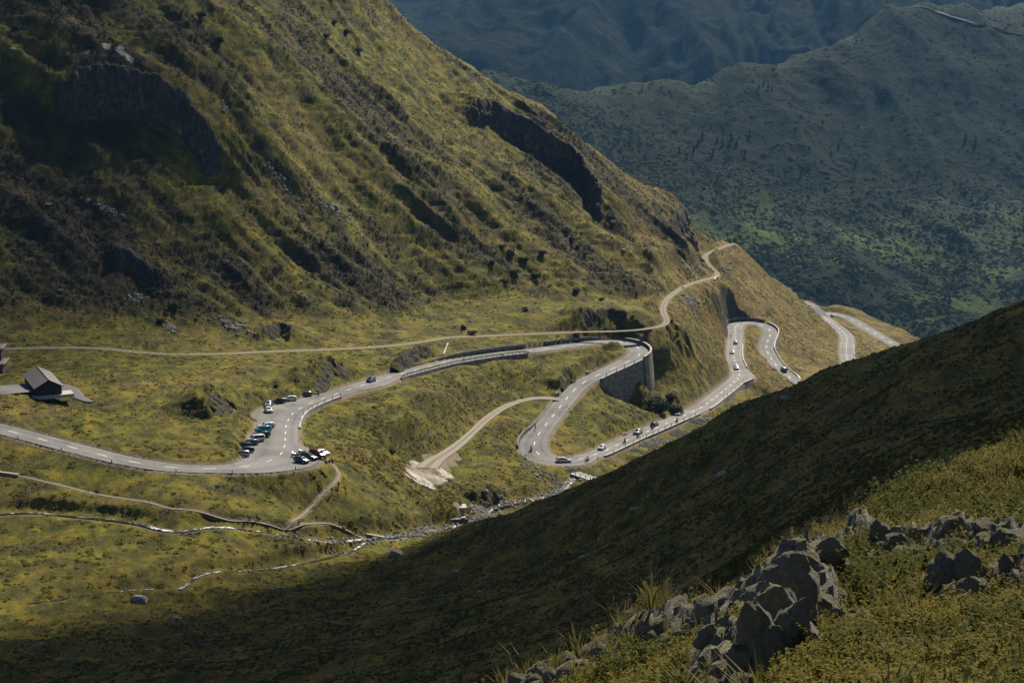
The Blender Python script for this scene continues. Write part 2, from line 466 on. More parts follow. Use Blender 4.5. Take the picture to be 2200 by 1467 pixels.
# ------------------------------------------------------------------ lines laid on the ground (roads, tracks, paths, water, rock steps)
class LineField:
    """nearest sample of a set of polylines for any ground point"""
    def __init__(self, lines, R, step=1.0, bounds=(-330, 330, 250, 1220)):
        # lines: list of dicts with P (n,3) and per-sample arrays
        self.keys = [k for k in lines[0] if k != 'P']
        self.P = np.vstack([l['P'] for l in lines]); self.T = np.vstack([tangents(l['P']) for l in lines])
        self.lid = np.concatenate([np.full(len(l['P']), i) for i, l in enumerate(lines)])
        self.a = {k: np.concatenate([np.broadcast_to(l[k], (len(l['P']),)) for l in lines]).astype(float) for k in self.keys}
        self.x0, x1, self.y0, y1 = bounds; self.st = step; self.R = R
        nx = int((x1 - self.x0) / step) + 1; ny = int((y1 - self.y0) / step) + 1
        D = np.full((ny, nx), 1e9, np.float32); I = np.full((ny, nx), -1, np.int32)
        w = int(R / step) + 1
        for k, p in enumerate(self.P):
            cx = int((p[0] - self.x0) / step); cy = int((p[1] - self.y0) / step)
            a, b, c, d = max(cx - w, 0), min(cx + w + 1, nx), max(cy - w, 0), min(cy + w + 1, ny)
            if a >= b or c >= d: continue
            xs = self.x0 + np.arange(a, b) * step; ys = self.y0 + np.arange(c, d) * step
            q = (xs[None, :] - p[0]) ** 2 + (ys[:, None] - p[1]) ** 2
            sub = D[c:d, a:b]; m = q < sub
            sub[m] = q[m]; I[c:d, a:b][m] = k
        self.I = I; self.nx, self.ny = nx, ny
    def q(self, x, y):
        ix = np.rint((x - self.x0) / self.st).astype(int); iy = np.rint((y - self.y0) / self.st).astype(int)
        ok = (ix >= 0) & (ix < self.nx) & (iy >= 0) & (iy < self.ny)
        k = np.where(ok, self.I[np.clip(iy, 0, self.ny - 1), np.clip(ix, 0, self.nx - 1)], -1)
        hit = k >= 0; kk = np.maximum(k, 0)
        p = self.P[kk]; t = self.T[kk]
        dx = x - p[:, 0]; dy = y - p[:, 1]
        al = dx * t[:, 0] + dy * t[:, 1]
        off = dx * t[:, 1] - dy * t[:, 0]          # + = right hand side
        # beyond the ends the true distance counts
        dist = np.hypot(np.where(np.abs(al) > 1.5 * 1.3, al, 0), off)
        off = np.where(np.abs(al) > 2.0, np.sign(off + 1e-9) * dist, off)
        return hit, kk, off, al

def s_of(P):
    return np.concatenate([[0], np.cumsum(np.hypot(*np.diff(P[:, :2], axis=0).T))])
def near_idx(P, q):
    return int(np.argmin((P[:, 0] - q[0]) ** 2 + (P[:, 1] - q[1]) ** 2))
def ridx(px, py, lo=0, hi=None):
    """sample of the pass road nearest to a photo pixel"""
    P = R_ALL
    d = P[:, 1] * CP - P[:, 2] * SP
    u = 1100 + P[:, 0] / d * FPX; v = 733.5 - (P[:, 1] * SP + P[:, 2] * CP) / d * FPX
    r = (u - px) ** 2 + (v - py) ** 2
    r[:lo] = 1e12
    if hi: r[hi:] = 1e12
    return int(np.argmin(r))

N_R = len(R_ALL)
BANK = np.zeros(N_R)
HWL = np.full(N_R, 3.25); HWR = np.full(N_R, 3.25)      # half widths to the left and right of travel (downhill)
CUT_L = np.full(N_R, 0.9); CUT_R = np.full(N_R, 0.9); FILL_L = np.full(N_R, 0.75); FILL_R = np.full(N_R, 0.75)
RS = s_of(R_ALL)
def widen(arr, p0, p1, extra, ramp=6.0):
    a, b = ridx(*p0), ridx(*p1)
    if a > b: a, b = b, a
    w = sstep(RS[a] - ramp, RS[a], RS) * sstep(RS[b] + ramp, RS[b], RS)
    arr += extra * w
def setr(arr, p0, p1, val):
    a, b = ridx(*p0), ridx(*p1)
    if a > b: a, b = b, a
    arr[a:b + 1] = val
widen(HWL, (588, 986), (613, 925), 6.0, 9)        # parking bay under the rock
widen(HWL, (617, 906), (655, 872), 6.6, 5)        # upper bay
widen(HWL, (672, 865), (700, 853), 2.4, 5)
widen(HWR, (565, 994), (598, 981), 9.0, 12)       # parking lobe on the outside of the bend
widen(HWR, (775, 829), (812, 817), 2.6, 6)        # small triangle bay
widen(HWR, (1586, 812), (1588, 803), 3.4, 4)
widen(HWR, (1196, 990), (1222, 991), 3.0, 4)
widen(HWR, (1300, 734), (1355, 770), 0.9, 10)     # hairpin bends are wider
widen(HWL, (1149, 946), (1210, 991), 0.7, 8)
widen(HWR, (1149, 946), (1200, 990), 1.6, 8)
widen(HWL, (1580, 703), (1640, 699), 0.9, 6)
widen(HWL, (1770, 690), (1792, 674), 0.8, 6)
for k in (HWL, HWR): k[:] = np.convolve(np.pad(k, 7, mode='edge'), np.ones(15) / 15, 'valid')
# steep cuts and walls: (side array, from, to, slope)
setr(FILL_R, (640, 880), (700, 853), 6)
setr(FILL_R, (835, 810), (1120, 756), 6)          # guard-rail wall
setr(FILL_L, (1375, 745), (1270, 812), 8)         # the tall hairpin wall (left when going down)
setr(FILL_L, (1310, 733), (1375, 750), 8)
setr(CUT_L, (860, 803), (1275, 736), 4.5)
setr(FILL_R, (1178, 905), (1150, 962), 5)
setr(FILL_R, (1300, 967), (1500, 879), 1.1)
setr(FILL_R, (1535, 854), (1585, 815), 6)
setr(CUT_L, (1556, 838), (1579, 722), 2.2)
setr(CUT_L, (1579, 723), (1645, 700), 5.0)
setr(FILL_L, (1645, 700), (1665, 782), 5.0)
setr(CUT_L, (1150, 940), (1150, 950), 1.0)
setr(CUT_R, (1208, 867), (1262, 817), 4.0)
setr(BANK, (955, 779), (1148, 752), 1.5); setr(BANK, (1149, 752), (1189, 746), 1.9); setr(BANK, (1190, 746), (1300, 734), 1.5)
BANK = np.convolve(np.pad(BANK, 4, mode='edge'), np.ones(9) / 9, 'valid')
setr(CUT_L, (1490, 884), (1556, 838), 1.5)
_w = np.exp(-(np.arange(-12, 13) / 6.0) ** 2); _w /= _w.sum()
for k in (CUT_L, CUT_R, FILL_L, FILL_R): k[:] = np.exp(np.convolve(np.pad(np.log(k), 12, mode='edge'), _w, 'valid'))
ROADF = LineField([dict(P=R_ALL, hl=HWL, hr=HWR, cl=CUT_L, cr=CUT_R, fl=FILL_L, fr=FILL_R, bk=BANK)], 26)
LANE_PX = [(1770,675),(1752,661),(1735,651),(1701,637.5),(1684,625),(1668,611)]
LANE_Z = [0, 1.5, 3, 6.5, 10, 15]
_z0 = FARR[18][2]
LANE = smooth_line(resample(np.array([at(px, py, d) for (px, py), d in zip(LANE_PX, (1080, 1086, 1090, 1088, 1080, 1070))]), 1.2), 4)
LANE[:, 2] = np.minimum(LANE[:, 2], _z0 + np.linspace(0, 18, len(LANE)))
TR = smooth_line(resample(TRACK, 1.2), 3); SD = smooth_line(resample(SIDE, 1.2), 3)
TRACKF = LineField([dict(P=TR, hw=1.25, c=0.9, f=0.8), dict(P=SD, hw=np.interp(np.linspace(0, 1, len(SD)), [0, 0.12, 0.6, 0.85, 1.0], [2.2, 1.5, 1.5, 2.2, 3.6]), c=0.7, f=0.6), dict(P=LANE, hw=2.6, c=0.8, f=0.7)], 12)

def line_cast(px, step=1.2, sm=3, dz=0.0):
    pts = [cast(h_base, x, y) for x, y in px]
    pts = [p for p in pts if p is not None]
    L = smooth_line(resample(np.array(pts), step), sm)
    L[:, 2] = h_base(L[:, 0], L[:, 1]) + dz
    return L
PATHS = [line_cast(p) for p in [
 [(-30,1013),(0,1016.5),(41,1021.6),(85,1030),(177,1054),(239,1064),(307,1076),(375,1091.5),(477,1107),(545.5,1115),(614,1127),(648,1127),(699,1124.6),(750,1137.6),(790,1150),(822,1155),(870,1153),(950,1136),(1010,1121),(1070,1113)],
 [(676,1008),(700,1012),(717,1019),(728,1034),(727,1046),(713,1058),(690,1078),(660,1098),(632,1118),(614,1127)],
]]
RIVER = [line_cast(p, sm=4) for p in [
 [(-40,1104),(5,1098),(60,1090),(120,1094),(160,1098),(190,1100),(262,1111),(300,1120),(335,1132),(370,1138),(412,1136),(440,1126),(500,1128),(560,1138),(612,1146),(690,1160),(735,1163),(775,1153),(800,1154),(850,1146),(890,1143),(960,1132),(985,1127),(1012,1118),(1040,1103),(1052,1092),(1070,1083),(1120,1074),(1180,1062),(1202,1050),(1212,1040)],
 [(385,1262),(400,1253),(415,1238),(432,1225),(480,1222),(527,1223),(600,1215),(690,1198),(705,1192),(740,1186),(772,1172),(786,1160)],
 [(60,1292),(110,1285),(140,1278),(178,1270),(260,1262),(330,1262)],
]]
RIVER[0] = np.vstack([RIVER[0], resample(np.array([RIVER[0][-1], [22.5, 574, -160.2], [30, 584, -162.0], [44, 590, -165.0], [60, 585, -168.0]]), 1.2)[1:]])
for L in RIVER: L[:, 2] = np.minimum.accumulate(np.convolve(np.pad(L[:, 2], 6, mode='edge'), np.ones(13) / 13, 'valid') + 0.0) if L[0, 2] > L[-1, 2] else L[:, 2]
RW = [1.5, 0.6, 0.4]
PATHF = LineField([dict(P=p, hw=0.45) for p in PATHS], 8)
RIVF = LineField([dict(P=p, hw=w) for p, w in zip(RIVER, RW)], 14)

# rock steps: photo polyline of the upper edge (left to right), height, reach behind, run-out in front
SCARPS = [
 ([(105,275),(150,240),(205,222),(290,230),(380,265),(440,320),(485,410)], 11.5, 26, 5),
 ([(985,262),(1075,285),(1160,335),(1232,388),(1272,440),(1302,505)], 13, 17, 4),
 ([(1435,500),(1490,520),(1522,575)], 9, 14, 4),
 ([(446,905),(470,882),(500,872),(545,868),(572,888)], 6.5, 10, 2.2),
 ([(672,842),(700,806),(728,798),(752,822)], 5.0, 7, 2.0),
 ([(838,802),(880,774),(925,764),(956,768)], 3.0, 3.5, 1.8),
 ([(1192,838),(1222,804),(1242,824)], 2.4, 6, 1.6),
 ([(565,738),(585,716),(612,712),(630,738)], 3.0, 8, 2.0),
 ([(230,575),(275,572),(318,600),(335,628)], 4.0, 10, 2.5),
 ([(1230,688),(1310,676),(1370,692)], 2.6, 9, 2.5),
 ([(1035,1082),(1062,1066),(1090,1075)], 3.0, 5, 2.0),
]
_sc = []
for px, H, lb, w in SCARPS:
    L = line_cast(px, step=1.0, sm=5)
    s = s_of(L) / s_of(L)[-1]
    _sc.append(dict(P=L, H=H * sstep(0, 0.22, s) * sstep(1, 0.8, s), lb=lb, w=w))
SCARPF = LineField(_sc, 45)

_ex = GV.a
def base_slope(x, y):
    e = 6.0
    gx = (h_base(x + e, y) - h_base(x - e, y)) / (2 * e); gy = (h_base(x, y + e) - h_base(x, y - e)) / (2 * e)
    return np.hypot(gx, gy)
NEAR_LINE = lambda x, y: GN(x, y) - GV(x, y) * sstep(290, 330, y) - (GN(x, y) - 12) * (1 - sstep(290, 330, y))

def h_final(x, y, masks=False, fine=True):
    x = np.asarray(x, float).ravel(); y = np.asarray(y, float).ravel()
    h = h_base(x, y)
    sl = base_slope(x, y)
    steep = sstep(0.22, 0.5, sl)
    near = sstep(-2, 6, NEAR_LINE(x, y))
    up = sstep(2, 14, y - np.interp(x, TR[:, 0], TR[:, 1]))          # above the old track
    hill = steep * (1 - near) * (0.22 + 0.78 * up)
    # fall-line gullies, humps, hummocks
    u = 0.34 * x + 0.94 * y; v = 0.94 * x - 0.34 * y
    uw = u + 9 * fbm(u / 60, v / 60, 2, 5); vw = v + 12 * fbm(u / 70, v / 70, 2, 6)
    g1 = ridged(uw / 46, vw / 210, 3, 11); g2 = ridged(uw / 17, vw / 75, 3, 12)
    hump = fbm(x / 24, y / 24, 3, 21); hum2 = fbm(x / 8.5, y / 8.5, 3, 22)
    rh, rk, roff, ral = ROADF.q(x, y)
    A = ROADF.a
    right = roff > 0
    hw = np.where(right, A['hr'][rk], A['hl'][rk])
    tt = np.where(rh, np.abs(roff) - hw, 99.0)
    th, tk, toff, _ = TRACKF.q(x, y)
    tkt = np.where(th, np.abs(toff) - TRACKF.a['hw'][tk], 99.0)
    quiet = sstep(0.5, 10, tt) * sstep(0.3, 5, tkt)
    d = h * 0
    gm = sstep(-0.25, 0.35, fbm(x / 55, y / 55, 3, 15))
    d += hill * (7.6 * (g1 - 0.3) * (0.5 + 0.7 * gm) + 2.5 * (g2 - 0.3) * gm + 1.3 * fbm(x / 13, y / 13, 3, 16) * (1.2 - gm)) * (0.35 + 0.65 * quiet)
    d += (0.62 + 0.5 * hill) * 1.7 * hump * quiet
    d += (0.5 + 0.6 * hill) * 0.75 * hum2 * (0.2 + 0.8 * quiet)
    d += near * (1.6 * (-0.35 + ridged((0.5 * x + y) / 40, (x - 0.5 * y) / 120, 2, 41)) + 0.75 * fbm(x / 9, y / 9, 4, 42) + 0.9 * (ridged((0.3 * x + y) / 16, (x - 0.3 * y) / 45, 2, 43) - 0.3))
    calm = np.exp(-(((x - 46) / 16) ** 2 + ((y - 670) / 18) ** 2))
    d = d * (1 - calm) - 1.2 * calm
    # rock steps
    sh, sk, soff, sal = SCARPF.q(x, y)
    H = np.where(sh, SCARPF.a['H'][sk], 0.0); lb = SCARPF.a['lb'][sk]; w = SCARPF.a['w'][sk]
    so = soff + 1.6 * fbm(x / 5.5, y / 5.5, 3, 51) * np.minimum(w / 3, 1.3) + 0.9 * fbm(x / 14, y / 14, 2, 52) * w / 2
    pr = np.where(so < 0, np.exp(-(so / lb) ** 2), 1 - sstep(0, 1, so / w))
    fade = np.where(np.abs(sal) > 2.5, 0.0, 1.0)
    step = H * pr * fade
    d += step
    face = fade * sstep(1.0, 3.5, H) * sstep(-1.6, -0.2, so) * sstep(w + 1.8, w * 0.8, so)
    # the step face itself is broken up
    d += face * (1.3 * ridged(u / 4.2, v / 6.5, 3, 61) + 0.5 * fbm(x / 1.7, y / 1.7, 2, 62))
    h = h + d
    # footpaths, water, tracks
    ph, pk, poff, _ = PATHF.q(x, y)
    pt = np.where(ph, np.abs(poff) - PATHF.a['hw'][pk], 99.0)
    h = h - 0.18 * sstep(0.9, -0.2, pt)
    vh, vk, voff, _ = RIVF.q(x, y)
    vt = np.where(vh, np.abs(voff) - RIVF.a['hw'][vk] - 0.5 * fbm(x / 4, y / 4, 2, 71), 99.0)
    rz = RIVF.P[vk, 2]
    h = np.where(vt < 5, h + (np.minimum(h, rz - 0.6 + 0.35 * np.clip(vt, 0, 9)) - h) * sstep(3.6, 1.6, vt), h)
    tz = TRACKF.P[tk, 2]; t0 = np.maximum(tkt, 0)
    lo, hi = tz - TRACKF.a['f'][tk] * t0 - 0.06, tz + TRACKF.a['c'][tk] * t0 - 0.06
    h = np.where(tkt < 10, h + (np.clip(h, lo, hi) - h) * sstep(10, 6, tkt), h)
    # the pass road
    z = R_ALL[rk, 2]; t0 = np.maximum(tt - 0.25, 0)
    cut = np.where(right, A['cr'][rk], A['cl'][rk]); fil = np.where(right, A['fr'][rk], A['fl'][rk])
    j = 1 + 0.25 * fbm(x / 3.0, y / 3.0, 2, 81)
    lo, hi = z - fil * t0 - 0.14, z + cut * j * t0 - 0.14
    hc = np.clip(h, lo, hi)
    bk = np.where(right, 0.0, A['bk'][rk])
    hc = np.where((bk > 0.05) & (tt > 0.75) & (tt < 13), np.maximum(hc, z + bk * (1 + 0.05 * tt) * sstep(0.75, 1.0, tt) - 0.4 * sstep(8, 13, tt)), hc)
    cutface = sstep(1.8, 3.5, cut) * sstep(0.6, 1.6, h - hc) * (tt < 14)
    h2 = np.where(tt < 24, h + (hc - h) * sstep(24, 14, tt), h)
    cutface = np.maximum(cutface, sstep(2.5, 4, cut) * sstep(0.0, 0.6, tt) * sstep(3.2, 1.2, tt) * (hi - h2 < 0.3))
    h = h2
    if fine:
        k = sstep(0.1, 1.6, tt) * sstep(0.0, 1.0, tkt) * sstep(0, 0.8, pt) * sstep(-0.3, 0.8, vt)
        h = h + k * (0.20 * fbm(x / 2.3, y / 2.3, 3, 91) + 0.16 * np.maximum(pnoise(x / 1.25, y / 1.25, 92), -0.2))
        h = h + k * hill * (0.42 * pnoise(u / 13, h / 1.5, 94) + 0.25 * pnoise(u / 6, h / 0.8, 95))
        h = h + k * cutface * 0.7 * ridged(x / 2.6, y / 2.6, 2, 93)
    if not masks: return h
    rock = np.clip(np.maximum(face, cutface), 0, 1)
    dry = sstep(20, 95, x + 0.12 * (y - 700)) * sstep(620, 760, y) * (0.62 + 0.5 * fbm(u / 22, v / 60, 3, 101))
    dry = np.maximum(dry, (1 - near) * 0.45 * sstep(0.05, 0.5, fbm(x / 34, y / 34, 3, 102)))
    shr = fbm(uw / 26, vw / 60, 4, 111) + 0.35 * fbm(x / 7, y / 7, 2, 112)
    shr = hill * sstep(-0.30, 0.22, shr + 0.30 * sstep(720, 560, y + 0.4 * x) - 0.45 * sstep(90, 150, x) - 0.15 * sstep(20, -6, d))
    shr = np.maximum(shr, (1 - hill) * (1 - near) * sstep(0.16, 0.48, fbm(x / 16, y / 16, 4, 113)) * 0.75)
    shr = np.maximum(shr, near * sstep(0.0, 0.6, fbm(x / 20, y / 30, 4, 114)) * 0.45)
    dry = np.maximum(dry, near * (0.25 + 0.5 * fbm(x / 15, y / 15, 3, 103)))
    shr = shr * sstep(0.5, 4, tt) * sstep(0.2, 2.0, tkt) * (1 - rock)
    dirt = np.maximum.reduce([0.8 * sstep(0.5, -0.1, pt), sstep(0.5, -0.3, tkt) * (TRACKF.lid[tk] == 0), 0.45 * sstep(0.5, -0.4, vt)])
    pale = 0 * x; white = 0 * x
    jn = 0.8 * fbm(x / 2.2, y / 2.2, 3, 131)
    for bx, by, br, bw in PALE:
        dd = np.hypot(x - bx, y - by) / br + jn * 0.25
        pale = np.maximum(pale, sstep(1.05, 0.7, dd)); white = np.maximum(white, bw * sstep(1.0, 0.6, dd))
    dirt = np.maximum(dirt, pale)
    verge = sstep(2.1, 0.2, tt + 0.5 * fbm(x / 2.0, y / 2.0, 2, 121))
    dirt = np.maximum(dirt, 0.72 * verge * (tt > -0.5) * (1 - rock))
    return h, dict(white=white, dry=dry, shr=shr, rock=rock, dirt=np.clip(dirt, 0, 1), near=near, tt=tt, tkt=tkt, pt=pt, vt=vt, hill=hill, d=d, sl=sl)
PALE = []
for px, py, r_, w_ in [(893,1034,3.4,1.0),(905,1030,4.2,0.9),(922,1024,4.4,0.3),(892,1016,3.6,0.3),(908,1012,5.0,0.1),(928,1004,5.5,0.0),(926,1016,4.6,0.05),(946,990,5.5,0.0),(940,1024,3.0,0.5),(900,988,3.0,0.8),(955,1022,3.0,0.8),(964,976,4.0,0.0),(232,177,1.7,0.8),(262,190,2.0,0.8),(282,203,1.7,0.8),(190,180,1.2,0.6),(985,1087,1.6,0.2)]:
    q_ = cast(h_base, px, py)
    if q_ is not None: PALE.append((q_[0], q_[1], r_, w_))
def hf(x, y):
    return float(h_final(np.array([x]), np.array([y]))[0])

# ------------------------------------------------------------------ ground material
def ground_material(name, fine=1.0, wet=0.0):
    m, nt, b, out = new_mat(name); t = NT(nt)
    v = t.coord()
    vs = t.coord(scale=(1.0, 0.7, 1.0), rot=(0, 0, math.radians(20)))
    mask = t.n("ShaderNodeAttribute"); mask.attribute_name = 'mask'
    sep = t.n("ShaderNodeSeparateColor"); t.l(mask.outputs['Color'], sep.inputs[0])
    dry, shr, rock = sep.outputs[0], sep.outputs[1], sep.outputs[2]
    dirt = t.attr('dirt')
    nb = t.noise(v, 0.035, 5, 0.6); nm = t.noise(vs, 0.22, 5, 0.65); nf = t.noise(v, 1.6 * fine, 4, 0.7); nl = t.noise(v, 0.09, 4, 0.6, 0.6)
    g = t.ramp(nm, [(0.26, (0.026, 0.029, 0.006)), (0.42, (0.056, 0.057, 0.006)), (0.52, (0.106, 0.096, 0.007)), (0.63, (0.178, 0.146, 0.009)), (0.76, (0.22, 0.158, 0.015))])
    warm = t.mix(t.rng(nb, 0.50, 0.68, 0, 0.55), g, t.ramp(nm, [(0.25, (0.054, 0.042, 0.010)), (0.5, (0.100, 0.072, 0.014)), (0.75, (0.165, 0.110, 0.024))]))
    drycol = t.ramp(nm, [(0.25, (0.090, 0.060, 0.016)), (0.5, (0.160, 0.106, 0.030)), (0.78, (0.250, 0.168, 0.058))])
    c = t.mix(t.math('MULTIPLY', dry, t.rng(nl, 0.3, 0.6, 0.55, 1.0)), warm, drycol)
    shc = t.ramp(t.noise(v, 0.7, 3, 0.6), [(0.3, (0.020, 0.019, 0.007)), (0.55, (0.042, 0.034, 0.014)), (0.75, (0.072, 0.053, 0.026))])
    c = t.mix(t.math('MULTIPLY', shr, t.rng(nf, 0.30, 0.52, 0.7, 1.0)), c, shc)
    fn = t.rng(nf, 0.25, 0.75, 0.62, 1.35)
    mul = t.n("ShaderNodeMix", data_type='RGBA', blend_type='MULTIPLY'); mul.inputs[0].default_value = 1.0
    t.l(c, mul.inputs[6]); cc = t.n("ShaderNodeCombineColor")
    for i in range(3): t.l(fn, cc.inputs[i])
    t.l(cc.outputs[0], mul.inputs[7]); c = mul.outputs[2]
    dcol = t.ramp(t.noise(v, 1.1, 5, 0.7), [(0.3, (0.13, 0.098, 0.062)), (0.55, (0.225, 0.18, 0.125)), (0.75, (0.32, 0.27, 0.20))])
    c = t.mix(t.rng(t.math('ADD', dirt, t.rng(nf, 0.2, 0.8, -0.22, 0.22)), 0.35, 0.6), c, dcol)
    vr = t.coord(scale=(1, 1, 0.35), rot=(0.25, 0.1, 0))
    rn = t.noise(vr, 0.55, 8, 0.72, 0.4); cr = t.voro(vr, 0.42, 'DISTANCE_TO_EDGE')
    rcol = t.ramp(rn, [(0.3, (0.028, 0.024, 0.020)), (0.5, (0.072, 0.062, 0.050)), (0.66, (0.13, 0.115, 0.092)), (0.80, (0.26, 0.24, 0.20))])
    rm = t.rng(t.math('ADD', rock, t.rng(t.noise(v, 0.5, 5, 0.65), 0.25, 0.75, -0.5, 0.32)), 0.42, 0.58)
    c = t.mix(rm, c, rcol)
    wh = t.math('MULTIPLY', mask.outputs['Alpha'], t.rng(t.noise(t.coord(scale=(0.5, 1.6, 1)), 0.9, 4, 0.65), 0.42, 0.52))
    c = t.mix(wh, c, (0.62, 0.60, 0.56))
    t.l(c, b.inputs['Base Color'])
    b.inputs['Roughness'].default_value = 0.9; b.inputs['Specular IOR Level'].default_value = 0.15
    hgt = t.math('ADD', t.math('MULTIPLY', nf, 0.5), t.math('MULTIPLY', t.noise(v, 5.5 * fine, 3, 0.7), 0.25))
    bp = t.bump(hgt, 0.9, 0.75)
    rb = t.math('ADD', rn, t.math('MULTIPLY', t.rng(cr, 0.0, 0.12), 0.4))
    bp = t.bump(t.math('MULTIPLY', rb, rm), 0.9, 1.3, bp)
    t.l(bp, b.inputs['Normal'])
    return m
M_GROUND = ground_material("alpine_ground")

def polar_patch(name, azs, ys, keep=None):
    """ground sheet with cells that grow with distance"""
    YY, AA = np.meshgrid(ys, azs, indexing='ij'); XX = AA * YY
    x, y = XX.ravel(), YY.ravel()
    h, mk = h_final(x, y, masks=True)
    V = np.stack([x, y, h], 1)
    F = grid_faces(len(ys), len(azs))
    return V, F, mk
_ys = np.concatenate([np.linspace(24, 120, 90, endpoint=False), np.linspace(120, 380, 200, endpoint=False), np.linspace(380, 560, 235, endpoint=False), np.linspace(560, 930, 450, endpoint=False), np.linspace(930, 1175, 140)])
_az = np.concatenate([np.linspace(-0.42, -0.285, 14, endpoint=False), np.linspace(-0.285, 0.285, 780), np.linspace(0.2857, 0.40, 10)])
V_T, F_T, MK = polar_patch('ground', _az, _ys)
_mask = np.stack([MK['dry'], MK['shr'], MK['rock'], MK['white']], 1)
_nearv = MK['near'][F_T].mean(1) > 0.5
_low = (MK['hill'][F_T].mean(1) < 0.5) & ~_nearv
def submesh(name, fm):
    f = F_T[fm]; u, inv = np.unique(f, return_inverse=True)
    o = mesh_np(name, V_T[u], inv.reshape(-1, 4), M_GROUND, True, dict(mask=_mask[u], dirt=MK['dirt'][u]), kind='structure')
    return o
hillside = submesh('hillside', ~_nearv)
near_slope = submesh('near_slope', _nearv)
# ------------------------------------------------------------------ road surface
def asphalt(name, base=0.20):
    m, nt, b, out = new_mat(name); t = NT(nt)
    v = t.coord()
    n1 = t.noise(v, 0.12, 4, 0.6); n2 = t.noise(v, 9.0, 3, 0.7); n3 = t.noise(v, 0.9, 5, 0.65)
    k = t.math('ADD', t.rng(n1, 0.3, 0.7, -0.20, 0.20), t.math('ADD', t.rng(n2, 0.3, 0.7, -0.08, 0.08), t.rng(n3, 0.3, 0.7, -0.14, 0.14)))
    side = t.attr('side')           # -1..1 across the carriageway
    wheel = t.math('ABSOLUTE', t.math('SUBTRACT', t.math('ABSOLUTE', side), 0.5))
    k = t.math('ADD', k, t.rng(wheel, 0.0, 0.22, -0.17, 0.06))
    vp = t.n("ShaderNodeTexVoronoi"); vp.inputs['Scale'].default_value = 0.055; t.l(t.coord(scale=(1, 1, 0.1)), vp.inputs['Vector'])
    sp_ = t.n("ShaderNodeSeparateColor"); t.l(vp.outputs['Color'], sp_.inputs[0])
    k = t.math('ADD', k, t.rng(sp_.outputs[0], 0.0, 1.0, -0.16, 0.16))
    edge = t.rng(t.math('ABSOLUTE', side), 0.90, 1.0, 0.0, -0.22)
    k = t.math('ADD', k, edge)
    c = t.ramp(t.math('ADD', k, 0.5), [(0.0, (base * 0.45, base * 0.44, base * 0.44)), (0.5, (base, base * 0.97, base * 0.95)), (1.0, (base * 1.45, base * 1.40, base * 1.35))])
    # sealed cracks
    cr = t.rng(t.voro(t.coord(scale=(1, 1, 0.2)), 0.11, 'DISTANCE_TO_EDGE'), 0.0, 0.006, 0.55, 1.0)
    x = t.n("ShaderNodeMix", data_type='RGBA', blend_type='MULTIPLY'); x.inputs[0].default_value = 0.6
    t.l(c, x.inputs[6]); cc = t.n("ShaderNodeCombineColor")
    for i in range(3): t.l(cr, cc.inputs[i])
    t.l(cc.outputs[0], x.inputs[7])
    t.l(x.outputs[2], b.inputs['Base Color'])
    b.inputs['Roughness'].default_value = 0.8
    b.inputs['Specular IOR Level'].default_value = 0.2
    t.l(t.bump(n2, 0.25, 0.02), b.inputs['Normal'])
    return m
M_ASPH = asphalt("worn_asphalt", 0.165)
M_PAINT = plain("road_paint", (0.80, 0.79, 0.76), 0.5, var=0.06, scale=2.0)
N_OF = lambda T: np.stack([T[:, 1], -T[:, 0]], 1)      # right-hand normal in plan
R_T = tangents(R_ALL); R_N = N_OF(R_T)
def ribbon(name, P, hl, hr, mat, cols=8, dz=0.0, kind=None, parent=None, jitter=0.0, seed=0):
    T = tangents(P); N = N_OF(T); n = len(P)
    side = np.linspace(-1, 1, cols + 1)
    V = []; S = []
    for k, s in enumerate(side):
        w = (-s * -hl if s < 0 else s * hr) if np.isscalar(hl) else np.where(s < 0, s * hl, s * hr)
        w = np.broadcast_to(np.asarray(w, float), (n,)).copy()
        if jitter and abs(s) > 0.99: w = w + jitter * pnoise(np.arange(n) * 0.35, np.full(n, 3.3 + k), seed)
        V.append(np.stack([P[:, 0] + N[:, 0] * w, P[:, 1] + N[:, 1] * w, P[:, 2] + dz - 0.06 * (abs(s) > 0.99)], 1)); S.append(np.full(n, s))
    V = np.stack(V, 1).reshape(-1, 3); S = np.stack(S, 1).ravel()
    return mesh_np(name, V, grid_faces(n, cols + 1)[:, ::-1], mat, True, dict(side=S), parent, kind)
road = ribbon('road', R_ALL, HWL, HWR, M_ASPH, 12, 0.02, 'structure', None, 0.12, 3)
lane = ribbon('service_lane', LANE, 2.6, 2.6, M_ASPH, 6, 0.03, 'structure', None, 0.3, 4)
# ground-following lane markings: 3 m dashes every 9 m, each one a part of the road
def road_point(s, off, dz=0.0):
    i = np.clip(np.searchsorted(RS, s) - 1, 0, N_R - 2); f = (s - RS[i]) / max(RS[i + 1] - RS[i], 1e-6)
    p = R_ALL[i] * (1 - f) + R_ALL[i + 1] * f; nn = R_N[i] * (1 - f) + R_N[i + 1] * f
    return np.array([p[0] + nn[0] * off, p[1] + nn[1] * off, p[2] + dz])
_j0, _j1 = ridx(1165, 982), ridx(1225, 992)
s = 4.0
while s < RS[-1] - 4:
    gap = RS[_j0] - 1 < s < RS[_j1]
    if not gap:
        V = []
        for k in range(4):
            for o in (-0.085, 0.085): V.append(road_point(s + k * 1.0, o * 1.35, 0.034))
        F = [(2 * k, 2 * k + 1, 2 * k + 3, 2 * k + 2) for k in range(3)]
        mesh_np('lane_dash', np.array(V), np.array(F)[:, ::-1], M_PAINT, False, None, road)
    s += 9.0

